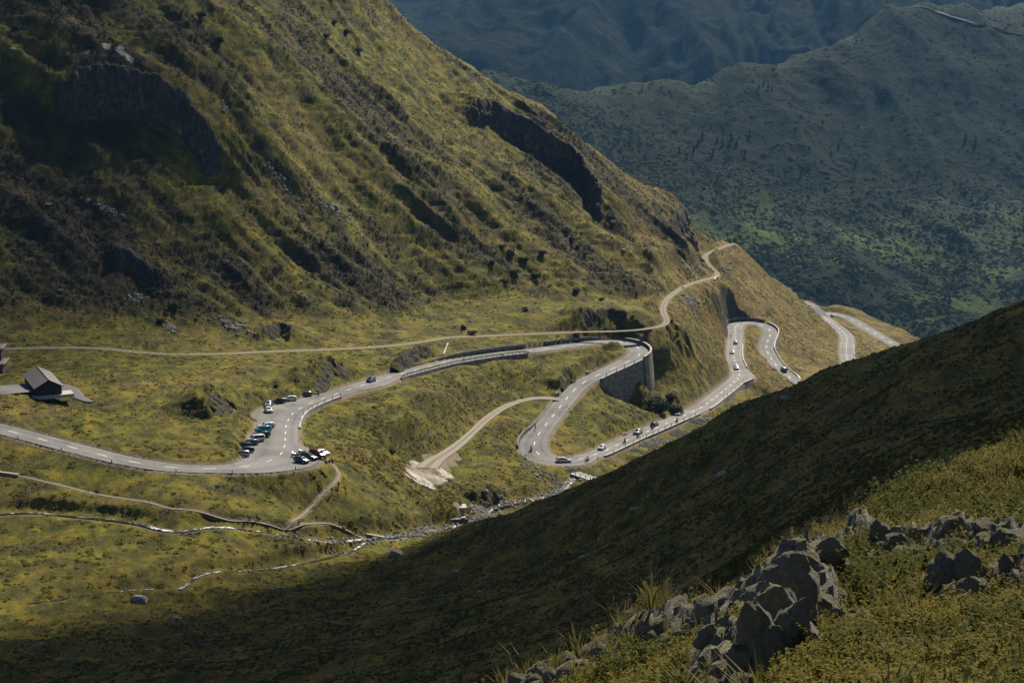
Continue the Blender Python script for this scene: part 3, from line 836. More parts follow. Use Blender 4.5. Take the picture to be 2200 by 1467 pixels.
# ------------------------------------------------------------------ broken rock faces standing on the steps
M_CRAG = None
def crag_mat():
    m, nt, b, out = new_mat("crag_rock"); t = NT(nt); v = t.coord(); vz = t.coord(scale=(1, 1, 0.55), rot=(0.2, 0.15, 0.3))
    n = t.noise(vz, 0.5, 7, 0.72, 0.5); n2 = t.noise(v, 2.2, 5, 0.7); cr = t.voro(vz, 0.55, 'DISTANCE_TO_EDGE')
    c = t.ramp(t.math('ADD', t.math('MULTIPLY', n, 0.6), t.math('MULTIPLY', n2, 0.4)), [(0.36, (0.018, 0.015, 0.012)), (0.47, (0.068, 0.060, 0.050)), (0.56, (0.15, 0.136, 0.115)), (0.66, (0.34, 0.32, 0.28))])
    c = t.mix(t.rng(cr, 0.0, 0.05, 0.7, 0), c, (0.018, 0.016, 0.014))
    g = t.n("ShaderNodeNewGeometry"); sp = t.n("ShaderNodeSeparateXYZ"); t.l(g.outputs['Normal'], sp.inputs[0])
    up = t.rng(t.math('ADD', sp.outputs[2], t.rng(t.noise(v, 0.9, 5, 0.7), 0.3, 0.7, -0.55, 0.55)), 0.36, 0.55)
    c = t.mix(up, c, t.ramp(n2, [(0.3, (0.034, 0.036, 0.010)), (0.7, (0.095, 0.085, 0.016))]))
    t.l(c, b.inputs['Base Color']); b.inputs['Roughness'].default_value = 0.92; b.inputs['Specular IOR Level'].default_value = 0.15
    t.l(t.bump(t.math('ADD', n, n2), 0.9, 0.5), b.inputs['Normal']); return m
M_CRAG = crag_mat()
def crag(L, H, lb, w, seed):
    P = resample(np.c_[L, H], 0.55); Hs = P[:, 3]; P = P[Hs > 1.2]; Hs = Hs[Hs > 1.2]
    if len(P) < 6: return
    T = tangents(P[:, :3]); N = N_OF(T); n = len(P); m_ = max(7, int(H.max() / 0.55)); s = s_of(P)
    bx, by = P[:, 0] + N[:, 0] * (w * 0.9 + 1.0), P[:, 1] + N[:, 1] * (w * 0.9 + 1.0)
    tx, ty = P[:, 0] - N[:, 0] * 1.3, P[:, 1] - N[:, 1] * 1.3
    zb = h_final(bx, by, fine=False) - 0.8; zt = h_final(tx, ty, fine=False) - 0.1
    V = np.zeros((m_, n, 3)); wx = 0.5 * fbm(s / 6, s / 6 + 9, 2, seed)
    for j in range(m_):
        f = j / (m_ - 1); z = zb + (zt - zb) * f
        blk = np.round(2.4 * pnoise(s / 4.2 + wx, z / 5.0 + seed, seed)) / 2.0 + 0.5 * np.round(2 * pnoise(s / 1.7, z / 2.6, seed + 2)) / 2
        d = 1.25 * blk + 0.9 * ridged(s / 4.5 + wx, z / 7.5, 3, seed + 3) + 0.35 * fbm(s / 1.1, z / 1.1, 2, seed + 5)
        lean = w * 0.85 * (1 - f) ** 1.3
        env = math.sin(math.pi * min(1, f * 1.02)) ** 0.5 if 0 < f < 1 else 0
        o = -1.3 * f ** 3 + lean + (0.5 + 0.55 * np.minimum(Hs / 5, 1.6)) * d * env + (1 - f) * 0.6
        V[j, :, 0] = P[:, 0] + N[:, 0] * o; V[j, :, 1] = P[:, 1] + N[:, 1] * o; V[j, :, 2] = z + 0.3 * env * pnoise(s / 1.6, z / 1.6, seed + 8)
    o = mesh_np('rock_face', V.reshape(-1, 3), grid_faces(m_, n), M_CRAG, True, None, None, 'structure')
    o.data.set_sharp_from_angle(angle=math.radians(42))
for k, d_ in enumerate(_sc):
    crag(d_['P'], d_['H'], d_['lb'], d_['w'], 700 + k * 13)
# ------------------------------------------------------------------ water
def water_mat():
    m, nt, b, out = new_mat("white_water"); t = NT(nt)
    v = t.coord(); n = t.noise(v, 0.9, 5, 0.7, 0.8)
    big = t.noise(v, 0.07, 3, 0.6)
    f = t.math('MULTIPLY', t.rng(n, 0.47, 0.58), t.rng(big, 0.50, 0.62))
    t.l(t.mix(f, (0.03, 0.033, 0.026), (0.78, 0.80, 0.80)), b.inputs['Base Color'])
    t.l(t.rng(f, 0, 1, 0.08, 0.6), b.inputs['Roughness'])
    t.l(t.bump(n, 0.8, 0.4), b.inputs['Normal'])
    return m
M_WATER = water_mat()
for L, w in zip(RIVER, RW):
    P = L.copy(); P[:, 2] -= 0.34
    ww = w * (0.75 + 0.35 * pnoise(np.arange(len(P)) * 0.09, np.full(len(P), w), 33))
    if w > 1: ww = ww * np.interp(P[:, 0], [-60, -35, 0, 20], [0.45, 0.8, 1.15, 1.25])
    ribbon('stream', P, ww, ww, M_WATER, 5, 0.0, 'structure')
# ------------------------------------------------------------------ stone walls, rails, posts along the road
def masonry(name, base=(0.18, 0.168, 0.155), sx=1.1):
    m, nt, b, out = new_mat(name); t = NT(nt)
    v = t.coord(scale=(1, 1, 1.5))
    ed = t.voro(v, sx, 'DISTANCE_TO_EDGE'); cl = t.voro(v, sx, 'F1', 'Color'); n = t.noise(v, 3.0, 5, 0.7)
    s = t.n("ShaderNodeSeparateColor"); t.l(cl, s.inputs[0])
    k = t.math('ADD', t.math('MULTIPLY', s.outputs[0], 0.6), t.math('MULTIPLY', n, 0.5))
    c = t.ramp(k, [(0.15, tuple(x * 0.55 for x in base)), (0.5, base), (0.9, tuple(x * 1.7 for x in base))])
    c = t.mix(t.rng(ed, 0.0, 0.06, 0.75, 0.0), c, (0.05, 0.047, 0.042))
    t.l(c, b.inputs['Base Color']); b.inputs['Roughness'].default_value = 0.9
    t.l(t.bump(t.math('ADD', t.rng(ed, 0, 0.1), n), 0.8, 0.12), b.inputs['Normal'])
    return m
M_WALL = masonry("wall_stone")
M_COPE = plain("pale_coping", (0.40, 0.385, 0.36), 0.85, var=0.2, scale=1.5)
M_RAIL = plain("dark_rail_steel", (0.055, 0.052, 0.05), 0.55, 0.3)
M_GALV = plain("galvanised_steel", (0.42, 0.42, 0.42), 0.4, 0.6)
M_CONC = plain("weathered_concrete", (0.42, 0.40, 0.37), 0.88, var=0.22, scale=0.8)
M_POST = plain("black_post", (0.018, 0.018, 0.018), 0.6)
M_WHITE = plain("white_reflector", (0.78, 0.78, 0.76), 0.5)
M_TIMBER = plain("dark_timber", (0.035, 0.022, 0.014), 0.85, var=0.3, scale=2)
M_BOARD = plain("bleached_planks", (0.36, 0.31, 0.24), 0.85, var=0.3, scale=2)
M_BLOCK = plain("whitewashed_stone", (0.62, 0.61, 0.58), 0.85, var=0.15, scale=1.5)

def roadside(p0, p1, side, off, ends=True):
    """samples of a line beside the road between two photo pixels; side -1 left, +1 right of travel"""
    a, b = ridx(*p0), ridx(*p1)
    if a > b: a, b = b, a
    I = np.arange(a, b + 1)
    w = (HWR if side > 0 else HWL)[I] + off
    P = R_ALL[I].copy(); P[:, 0] += side * R_N[I, 0] * w; P[:, 1] += side * R_N[I, 1] * w
    return I, P, side * R_N[I]
def wall(name, label, p0, p1, side, off, top, thick=0.5, foot=None, batter=0.10, cope=None, cat='wall', group=None, up=True):
    """stone wall beside the road; top: height above the road (number or list over its length); outside is away from the road"""
    I, P, N = roadside(p0, p1, side, off)
    n = len(P); f = np.linspace(0, 1, n)
    tp = np.interp(f, np.linspace(0, 1, len(top)), top) if isinstance(top, (list, tuple)) else np.full(n, top)
    zt = P[:, 2] + tp
    out = P[:, :2] + N * (thick + 1.2)
    zb = np.minimum(h_final(out[:, 0], out[:, 1], fine=False), P[:, 2]) - 1.4 if foot is None else P[:, 2] - foot
    rings = []
    for i in range(n):
        a, b = P[i, :2], P[i, :2] + N[i] * thick
        bt = b + N[i] * batter * (zt[i] - zb[i]) * (1 if up else 0)
        at_ = a
        rings.append([(a[0], a[1], zt[i]), (b[0], b[1], zt[i]), (bt[0], bt[1], zb[i]), (at_[0], at_[1], zb[i])])
    r = empty(name, tuple(P[n // 2]), 0, label, cat, group)
    o = MB().loft(rings).build('wall_body', M_WALL)
    o.parent = r; o.matrix_parent_inverse = Matrix.Translation(-Vector(P[n // 2]))
    if cope:
        h, ov = cope
        rg = []
        for i in range(n):
            a = P[i, :2] - N[i] * ov; b = P[i, :2] + N[i] * (thick + ov)
            rg.append([(a[0], a[1], zt[i] + 0.004), (a[0], a[1], zt[i] + h), (b[0], b[1], zt[i] + h), (b[0], b[1], zt[i] + 0.004)])
        c = MB().loft(rg).build('coping', M_COPE); c.parent = r; c.matrix_parent_inverse = Matrix.Translation(-Vector(P[n // 2]))
    return r
wall('retaining_wall', "tall curved stone retaining wall with pale parapet holding up the big hairpin bend", (1338, 735), (1362, 771), -1, 0.15, [0.9, 1.0, 1.0, 1.0, 0.9], 0.55, cope=(0.14, 0.06))
wall('retaining_wall', "tall stone retaining wall with low kerb and posts below the road leaving the big hairpin", (1358, 772), (1272, 811), -1, 0.15, [0.28, 0.26, 0.22], 0.5, cope=(0.08, 0.03))
wall('retaining_wall', "long grey stone wall on the uphill side of the road, left of the dark rock gap", (952, 779), (1148, 752), -1, 0.5, [0.8, 1.5, 1.6, 1.7], 0.4, foot=0.6)
wall('retaining_wall', "grey stone wall on the uphill side just before the big hairpin", (1190, 746), (1318, 734), -1, 0.5, [1.7, 1.7, 1.6, 1.4, 0.4], 0.4, foot=0.6)
wall('retaining_wall', "dark stone wall under the black guard rail on the downhill side of the road", (836, 810), (1118, 756), 1, 0.15, 0.10, 0.5)
wall('parapet_wall', "low pale parapet with black posts round the bend above the parked cars", (613, 921), (706, 851), 1, 0.1, [0.22, 0.3, 0.32, 0.3, 0.28], 0.5, cope=(0.08, 0.04))
wall('parapet_wall', "dark parapet wall along the left edge of the lower straight, growing taller downhill", (1181, 901), (1150, 962), 1, 0.15, [0.2, 0.7, 1.15, 1.3, 1.2], 0.45)
wall('kerb_wall', "long low kerb wall with posts above the rubble bank beside the row of motorcycles", (1276, 977), (1484, 886), 1, 0.1, 0.18, 0.45, cope=(0.08, 0.03))
wall('retaining_wall', "dark retaining wall with posts below the road where the dark slope cuts across it", (1503, 877), (1586, 813), 1, 0.15, 0.2, 0.5, cope=(0.08, 0.03))
wall('retaining_wall', "dark curved retaining wall on the outside of the second hairpin", (1634, 697), (1648, 748), -1, 0.15, [0.7, 0.9, 0.9, 0.5], 0.5, cope=(0.1, 0.04))
wall('retaining_wall', "shadowed cut wall at the head of the second hairpin with a short concrete end", (1581, 702), (1628, 695), -1, 0.5, [1.4, 2.0, 2.0, 1.4], 0.4, foot=0.6)

def child(o, r):
    o.parent = r; o.matrix_parent_inverse = r.matrix_basis.inverted(); return o
def guard_rail(label, p0, p1, side, off, mat, h=0.75, gap=2.0, z0=0.1):
    I, P, N = roadside(p0, p1, side, off)
    s = s_of(P); r = empty('guard_rail', tuple(P[0]), 0, label, 'guard rail')
    r.matrix_basis = Matrix.Translation(Vector(P[0]))
    rg = []
    for i in range(len(P)):
        e = min(1.0, min(s[i], s[-1] - s[i]) / 3.0)
        a = P[i, :2]; z = P[i, 2] + z0 + h * (0.25 + 0.75 * e)
        b = a + N[i] * 0.09
        rg.append([(a[0], a[1], z), (b[0], b[1], z), (b[0], b[1], z - 0.3), (a[0], a[1], z - 0.3)])
    child(MB().loft(rg).build('rail_beam', mat), r)
    me = None
    for q in np.arange(1.5, s[-1] - 1.0, gap):
        i = int(np.searchsorted(s, q)); p = P[i, :2] + N[i] * 0.16
        if me is None:
            o = MB().box((0, 0, (h + z0) / 2 - 0.25), (0.13, 0.13, h + z0 + 0.3)).build('post', mat); me = o.data
        else: o = link(bpy.data.objects.new('post', me))
        o.location = (p[0], p[1], P[i, 2]); child(o, r)
guard_rail("long black guard rail with many posts along the downhill edge of the upper road", (832, 812), (1122, 755), 1, 0.30, M_RAIL, 0.8, 2.0, 0.2)
guard_rail("pale steel guard rail curving down from the second hairpin past the white car", (1648, 722), (1702, 815), -1, 0.30, M_GALV, 0.75, 2.0, 0.1)

def post_mesh():
    b = MB(); b.box((0, 0, 0.5), (0.20, 0.16, 1.0), taper=0.85); return b.build('post_body', M_POST, link_it=False).data
def refl_mesh():
    b = MB(); b.box((0, 0, 0.78), (0.21, 0.17, 0.16), taper=1.0); return b.build('reflector', M_WHITE, link_it=False).data
PM_, RM_ = post_mesh(), refl_mesh()
def marker_post(p, rz, label, group):
    r = empty('marker_post', tuple(p), rz, label, 'post', group)
    for nm, me in (('post_body', PM_), ('reflector', RM_)):
        o = bpy.data.objects.new(nm, me); link(o, r)
ORD = "first second third fourth fifth sixth seventh eighth ninth tenth eleventh twelfth".split()
def posts_px(pxs, side, off, z, label, group, count="from the left"):
    for n_, (px, py) in enumerate(pxs):
        k = ridx(px, py); w = (HWR if side > 0 else HWL)[k] + off
        p = R_ALL[k].copy(); p[0] += side * R_N[k, 0] * w; p[1] += side * R_N[k, 1] * w
        p[2] += z
        marker_post(p, math.atan2(R_T[k, 1], R_T[k, 0]), ORD[n_] + " " + label + ", counted " + count, group)
posts_px([(712,862),(693,868),(675,874),(660,880),(651,888),(645,896),(641,906),(640,916)], 1, 0.35, 0.3, "short black post on the low bend parapet", "posts on the bend parapet", "from the top")
posts_px([(1326,965),(1341,958),(1355,951),(1370,944),(1384,938),(1397,932),(1411,927),(1424,921),(1437,915),(1449,909),(1462,903),(1475,897)], 1, 0.33, 0.18, "black post on the kerb wall by the motorcycles", "posts on the kerb wall")
posts_px([(1285,806),(1305,797),(1325,788),(1345,779),(1362,770)], -1, 0.4, 0.3, "black post on the big hairpin wall", "posts on the hairpin wall")
posts_px([(1536,858),(1544,851),(1553,844),(1562,837),(1570,831),(1578,824)], 1, 0.36, 0.2, "black post on the wall by the dark slope", "posts by the dark slope")
posts_px([(62,945),(155,969),(262,997),(382,1013),(477,1012),(558,1004)], 1, 0.5, -0.1, "black marker post along the lower left road", "marker posts on the lower left road")
posts_px([(642,946),(640,962),(640,975)], 1, 0.6, -0.1, "black marker post opposite the parking bay", "marker posts by the parking bays", "from the top")
posts_px([(1262,990),(1297,978)], 1, 0.4, -0.1, "black marker post on the grass corner beside the bridge turning", "marker posts by the bridge turning")

def edge_blocks(p0, p1, side, label, gap=1.9):
    I, P, N = roadside(p0, p1, side, 0.25); s = s_of(P)
    r = empty('edge_stones', tuple(P[0]), 0, label, 'edge stones'); r.matrix_basis = Matrix.Translation(Vector(P[0]))
    me = None
    for j, q in enumerate(np.arange(0.5, s[-1], gap)):
        i = int(np.searchsorted(s, q))
        if me is None: o = MB().box((0, 0, 0.28), (1.25, 0.42, 0.7), taper=0.86).build('stone', M_BLOCK); me = o.data
        else: o = link(bpy.data.objects.new('stone', me))
        o.location = (P[i, 0], P[i, 1], P[i, 2]); k = I[min(i, len(I) - 1)]
        o.rotation_euler = (0, 0, math.atan2(R_T[k, 1], R_T[k, 0]) + RNG.normal(0, 0.06)); o.scale = (1, 1, 0.85 + 0.3 * RNG.random()); child(o, r)
edge_blocks((1577, 741), (1586, 790), 1, "row of white edge stones along the straight with three cars")
edge_blocks((1818.5, 741), (1818.8, 763), 1, "row of white edge stones beside the farthest straight")

# posts and wall of the old track
def straight_wall(name, label, a, b, h, thick, mat, cat='wall'):
    a = np.array(a); b = np.array(b); c = 0.5 * (a + b)
    L = np.hypot(*(b - a)[:2]); rz = math.atan2(b[1] - a[1], b[0] - a[0])
    r = empty(name, tuple(c), rz, label, cat)
    MB().box((0, 0, -h / 2), (L, thick, h), taper=0.98).build('wall_body', mat, r)
    MB().box((0, 0, 0.06), (L + 0.1, thick + 0.12, 0.11)).build('coping', M_COPE, r)
    return r
def tk(px, py):
    k = int(np.argmin((1100 + TR[:, 0] / (TR[:, 1] * CP - TR[:, 2] * SP) * FPX - px) ** 2 + (733.5 - (TR[:, 1] * SP + TR[:, 2] * CP) / (TR[:, 1] * CP - TR[:, 2] * SP) * FPX - py) ** 2)); return k
_k = tk(1528, 598); _t = tangents(TR)
_p = TR[_k].copy(); _n = np.array([_t[_k, 1], -_t[_k, 0]])
_q = np.array([_p[0] + _n[0] * 1.9, _p[1] + _n[1] * 1.9, _p[2] + 0.05])
straight_wall('retaining_wall', "short dark retaining wall under the bend of the gravel track on the spur", (_q[0] - _t[_k, 0] * 4, _q[1] - _t[_k, 1] * 4, _q[2]), (_q[0] + _t[_k, 0] * 5, _q[1] + _t[_k, 1] * 5, _q[2]), 3.4, 0.6, M_WALL)

# gravel tracks, paths: ribbons a hand above the carved bed
M_GRAVEL = None
def gravel(name, base, grass=0.0):
    m, nt, b, out = new_mat(name); t = NT(nt); v = t.coord()
    n = t.noise(v, 1.3, 5, 0.7); n2 = t.noise(v, 14, 3, 0.7)
    c = t.ramp(t.math('ADD', t.math('MULTIPLY', n, 0.7), t.math('MULTIPLY', n2, 0.3)), [(0.32, tuple(x * 0.62 for x in base)), (0.52, base), (0.7, tuple(x * 1.35 for x in base))])
    if grass:
        sd = t.math('ABSOLUTE', t.attr('side'))
        g = t.math('ADD', t.rng(sd, 0.05, 0.32, 1.0, 0.0), t.rng(n, 0.3, 0.7, -0.4, 0.4))
        c = t.mix(t.rng(g, 0.35, 0.65, 0, grass), c, (0.105, 0.090, 0.028))
        e = t.math('ADD', t.rng(sd, 0.72, 1.0, 0.0, 1.0), t.rng(n, 0.3, 0.7, -0.4, 0.4))
        c = t.mix(t.rng(e, 0.35, 0.7, 0, 0.9), c, (0.10, 0.085, 0.026))
    t.l(c, b.inputs['Base Color']); b.inputs['Roughness'].default_value = 0.92
    t.l(t.bump(n2, 0.5, 0.05), b.inputs['Normal'])
    return m
M_TRACK = gravel("track_gravel", (0.21, 0.175, 0.128), 0.9)
M_SIDE = gravel("side_track_gravel", (0.25, 0.218, 0.175), 0.75)
M_PATH = gravel("trodden_earth", (0.26, 0.205, 0.145))
ribbon('gravel_track', TR, 1.15, 1.15, M_TRACK, 6, 0.03, 'structure', None, 0.25, 5)
_sw = np.interp(np.linspace(0, 1, len(SD)), [0, 0.12, 0.6, 0.85, 1.0], [2.4, 1.6, 1.6, 2.3, 3.6])
ribbon('side_track', SD, _sw, _sw, M_SIDE, 8, 0.03, 'structure', None, 0.3, 6)
for P in PATHS:
    Q = P.copy(); Q[:, 2] = np.convolve(np.pad(h_final(P[:, 0], P[:, 1], fine=False), 1, mode='edge'), np.ones(3) / 3, 'valid')
    ribbon('footpath', Q, 0.33, 0.33, M_PATH, 3, 0.10, 'structure', None, 0.12, 7)

# culvert heads beside the road
def culvert(px, py, label, rz=0.0, s=1.0):
    q = cast(lambda x, y: GFIN(x, y), px, py)
    r = empty('culvert_head', tuple(q), rz, label, 'culvert')
    MB().box((0, 0, 0.15), (3.0 * s, 0.4, 0.5)).box((-1.4 * s, -0.7, 0.05), (0.3, 1.0 * s, 0.4)).box((1.4 * s, -0.7, 0.05), (0.3, 1.0 * s, 0.4)).build('headwall', M_CONC, r)
    MB().tube((0, -0.2, 0.02), (0, -0.26, 0.02), 0.32, n=10).build('pipe_mouth', M_POST, r)
GFIN = Grid(lambda x, y: h_final(x, y, fine=False).reshape(np.shape(x)), -200, 260, 360, 1150, 1.0)
culvert(1198, 845, "small pale concrete culvert head where the gravel side track meets the road", 0.5, 0.6)
culvert(1262, 799, "small pale concrete culvert head at the tip of the grass inside the big hairpin", 0.7, 0.5)
culvert(1341, 932, "small pale concrete culvert head beside the road left of the silver car", 0.6, 0.5)
# ------------------------------------------------------------------ buildings, bridge, sign
def gnd(px, py, d0=60):
    return cast(lambda x, y: GFIN(x, y), px, py, d0)
# timber shed on its slab
def yard_line(pxs, step=1.0):
    L = smooth_line(resample(np.array([gnd(*p) for p in pxs]), step), 3)
    L[:, 2] = np.convolve(np.pad(GFIN(L[:, 0], L[:, 1]), 3, mode='edge'), np.ones(7) / 7, 'valid'); return L
_sh = gnd(106, 862)
SH_RZ = math.radians(23)
def to_w(o, rz, x, y): return np.array([o[0] + x * math.cos(rz) - y * math.sin(rz), o[1] + x * math.sin(rz) + y * math.cos(rz)])
LSH, WSH = 16.5, 6.6
shed_z = max(float(GFIN(*to_w(_sh, SH_RZ, x, y))) for x in (-3, 0, 3) for y in (0, 6, 12)) + 0.1
shed = empty('timber_shed', (_sh[0], _sh[1], shed_z), SH_RZ, "long dark timber shed with a grey sheet gable roof on a concrete slab", 'shed')
M_WOODW = plain("dark_brown_boards", (0.030, 0.017, 0.012), 0.85, var=0.35, scale=1.2)
M_SHEET = plain("grey_roof_sheet", (0.11, 0.10, 0.093), 0.75, 0.0, var=0.15, scale=0.5)
hW, hR = 2.25, 4.0
b = MB()
def board_wall(b, p0, p1, z0, ztop, t=0.06, w=0.42):
    p0 = np.array(p0, float); p1 = np.array(p1, float); L = np.hypot(*(p1 - p0)); n = max(2, int(L / w)); e = (p1 - p0) / L; nn = np.array([e[1], -e[0]])
    for i in range(n):
        a, c = p0 + e * (i * L / n + 0.012), p0 + e * ((i + 1) * L / n - 0.012)
        f0, f1 = (i + 0.02) / n, (i + 0.98) / n
        k = t * (1.0 + 0.3 * (i % 2))
        q = [(a[0], a[1]), (c[0], c[1]), (c[0] + nn[0] * k, c[1] + nn[1] * k), (a[0] + nn[0] * k, a[1] + nn[1] * k)]
        zt = [ztop(f0), ztop(f1), ztop(f1), ztop(f0)]
        yield MB().loft([[(x, y, z0) for x, y in q], [(x, y, z) for (x, y), z in zip(q, zt)]])
hw_ = WSH / 2
for bd in board_wall(None, (-hw_, 0), (hw_, 0), 0, lambda f: hW + (hR - hW - 0.05) * (1 - abs(2 * f - 1)) - 0.1): bd.build('board', M_WOODW, shed)
for bd in board_wall(None, (-hw_, LSH), (-hw_, 0), 0, lambda f: hW - 0.08, w=0.65): bd.build('board', M_WOODW, shed)
MB().box((0, LSH / 2 + 0.1, 1.05), (WSH - 0.1, LSH - 0.2, 2.1)).build('frame_wall', M_WOODW, shed)
MB().loft([[(-hw_, LSH, 0), (hw_, LSH, 0), (hw_, LSH, hW), (0, LSH, hR), (-hw_, LSH, hW)], [(-hw_, LSH + 0.08, 0), (hw_, LSH + 0.08, 0), (hw_, LSH + 0.08, hW), (0, LSH + 0.08, hR), (-hw_, LSH + 0.08, hW)]]).build('back_wall', M_WOODW, shed)
ov = 0.55
for sd, nm in ((-1, 'roof_panel'), (1, 'roof_panel')):
    n = 9
    for i in range(n):
        y0 = -0.7 + i * (LSH + 1.4) / n; y1 = -0.7 + (i + 1) * (LSH + 1.4) / n - 0.02
        xe = hw_ + ov; ze = hW - ov * (hR - hW) / hw_
        up = 0.07 + 0.012 * (i % 2)
        MB().loft([[(sd * 0.02, y0, hR), (sd * xe, y0, ze), (sd * xe, y0, ze + up), (sd * 0.02, y0, hR + up)],
                   [(sd * 0.02, y1, hR), (sd * xe, y1, ze), (sd * xe, y1, ze + up), (sd * 0.02, y1, hR + up)]]).build(nm, M_SHEET, shed)
MB().loft([[(-0.28, y, hR - 0.02), (0, y, hR + 0.14), (0.28, y, hR - 0.02), (0, y, hR + 0.06)] for y in (-0.72, LSH + 0.72)]).build('ridge_cap', M_RAIL, shed)
for sd in (-1, 1):
    MB().loft([[(sd * 0.0, -0.76, hR - 0.16), (sd * (hw_ + ov), -0.76, hW - ov * (hR - hW) / hw_ - 0.16), (sd * (hw_ + ov), -0.76, hW - ov * (hR - hW) / hw_ + 0.06), (0, -0.76, hR + 0.06)],
               [(sd * 0.0, -0.705, hR - 0.16), (sd * (hw_ + ov), -0.705, hW - ov * (hR - hW) / hw_ - 0.16), (sd * (hw_ + ov), -0.705, hW - ov * (hR - hW) / hw_ + 0.06), (0, -0.705, hR + 0.06)]]).build('bargeboard', M_WOODW, shed)
MB().box((-hw_ - 0.09, LSH * 0.35, 1.0), (0.06, 2.4, 2.0)).build('door', M_TIMBER, shed)
slab = empty('concrete_slab', (_sh[0], _sh[1], shed_z), SH_RZ, "pale concrete slab sticking out on both sides of the dark shed", 'slab')
for x0, x1 in ((-8.6, -4.1), (-4.08, 2.0), (2.02, 6.2)):
    MB().box(((x0 + x1) / 2, 1.2, -0.42), (x1 - x0, 4.4, 0.8)).build('slab_panel', M_CONC, slab)
YL = yard_line([(-60, 836), (-20, 836), (20, 835), (60, 832), (100, 829), (135, 832), (155, 842), (172, 855), (200, 864)])
YW = np.interp(np.linspace(0, 1, len(YL)), [0, 0.4, 0.55, 0.8, 1.0], [6.0, 5.5, 3.2, 2.2, 0.6])
M_YARD = gravel("yard_gravel", (0.135, 0.132, 0.13))
V = []
_T = tangents(YL); _N = N_OF(_T)
for i in range(len(YL)):
    for s in np.linspace(-1, 1, 11):
        w = s * YW[i] * (1 + 0.1 * float(pnoise(i * 0.3, s * 2, 9)))
        x, y = YL[i, 0] + _N[i, 0] * w, YL[i, 1] + _N[i, 1] * w
        V.append((x, y, max(float(GFIN(x, y)), YL[i, 2] - 0.3) + 0.28 - 0.25 * (abs(s) > 0.99)))
mesh_np('gravel_yard', np.array(V), grid_faces(len(YL), 11)[:, ::-1], M_YARD, True, None, None, 'structure')

# corner of the house on the left edge
_h = gnd(10, 803)
M_RENDER = plain("brown_render", (0.075, 0.062, 0.054), 0.85, var=0.25, scale=0.6)
M_ROOFF = plain("brown_flat_roof", (0.20, 0.155, 0.13), 0.85, var=0.2, scale=0.7)
house = empty('house', (_h[0], _h[1], _h[2] - 1.3), math.radians(4), "corner of a brown two-tier house with pale roof edges at the left edge", 'house')
MB().box((-5.3, 3.6, 1.4), (9.6, 7.0, 5.2)).build('wall', M_RENDER, house)
MB().box((-6.2, 6.5, 5.4), (9.6, 5.5, 4.2)).build('upper_wall', M_RENDER, house)
r1 = MB().box((-5.2, 3.4, 4.1), (10.4, 7.8, 0.2)).build('roof', M_ROOFF, house)
MB().box((0.06, 3.4, 4.14), (0.16, 7.9, 0.34)).box((-5.2, -0.55, 4.14), (10.4, 0.16, 0.34)).build('roof_edge', M_COPE, r1)
r2 = MB().box((-6.2, 6.4, 7.6), (10.4, 6.4, 0.22)).build('roof', M_ROOFF, house)
MB().box((-0.95, 6.4, 7.66), (0.16, 6.5, 0.5)).box((-6.2, 3.15, 7.66), (10.4, 0.16, 0.5)).build('roof_edge', M_COPE, r2)
for x in (-2.6, -5.6):
    w = MB().box((x, 0.07, 2.2), (1.3, 0.08, 1.4)).build('window', M_COPE, house)
    MB().box((x, 0.02, 2.2), (1.1, 0.05, 1.2)).build('pane', plain("dark_glass", (0.02, 0.025, 0.03), 0.1), w)
MB().loft([[(0.1, -0.3, -0.3), (1.2, -0.3, -0.3), (1.2, -0.3, -0.1), (0.1, -0.3, 0.5)], [(0.1, 0.0, -0.3), (1.2, 0.0, -0.3), (1.2, 0.0, -0.1), (0.1, 0.0, 0.5)]]).build('stair_wall', M_COPE, house)

# information board on two posts beside the old track
_a, _b = gnd(49, 748.5), gnd(57.5, 750)
_c = 0.5 * (_a + _b); _rz = math.atan2(_b[1] - _a[1], _b[0] - _a[0])
sg = empty('information_board', tuple(_c), _rz, "blank grey board on two tall thin posts beside the gravel track", 'sign')
for x in (-0.55, 0.55): MB().tube((x, 0, -0.5), (x, 0, 3.0), 0.06, n=6).build('post', M_TIMBER, sg)
MB().box((0, -0.08, 2.7), (1.3, 0.06, 1.0)).build('panel', plain("grey_board", (0.17, 0.20, 0.22), 0.4), sg)

# small road bridge
_p, _q = np.array([21.6, 574.6]), np.array([26.5, 565.2])
bz = R_ALL[ridx(1210, 991), 2] - 0.55
bc = 0.5 * (_p + _q); brz = math.atan2(_q[1] - _p[1], _q[0] - _p[0])
bq = at_z(1256, 1022, bz); bc = bq[:2]
br = empty('bridge', (bc[0], bc[1], bz), math.radians(-52), "small concrete bridge with dark two-bar railings over the stream", 'bridge')
MB().box((0, 0, -0.2), (9.5, 3.4, 0.4)).build('deck', M_CONC, br)
for x in (-4.2, 4.2): MB().box((x, 0, -1.5), (1.0, 3.6, 2.2)).build('abutment', M_WALL, br)
for y in (-1.6, 1.6):
    rl = MB().tube((-4.6, y, 0.95), (4.6, y, 0.95), 0.07).tube((-4.6, y, 0.5), (4.6, y, 0.5), 0.06).build('railing', M_RAIL, br)
    for x in np.linspace(-4.5, 4.5, 5): MB().box((x, y, 0.5), (0.14, 0.14, 1.0)).build('post', M_RAIL, rl)
def pad(name, px, py, size, rz, label, cat, mat, h=0.35, lift=0.1):
    q = gnd(px, py); r = empty(name, (q[0], q[1], q[2]), rz, label, cat)
    MB().box((0, 0, lift - h / 2 + 0.1), (size[0], size[1], h)).build('slab_body', mat, r); return r
_pd = pad('concrete_pad', 990, 1089, (2.8, 3.4), 0.12, "white square concrete pad in the grass above the stream", 'pad', M_CONC, 0.6, 0.25)
MB().box((-3.2, 0.9, 0.05), (3.6, 1.1, 0.5)).build('arm', M_CONC, _pd)
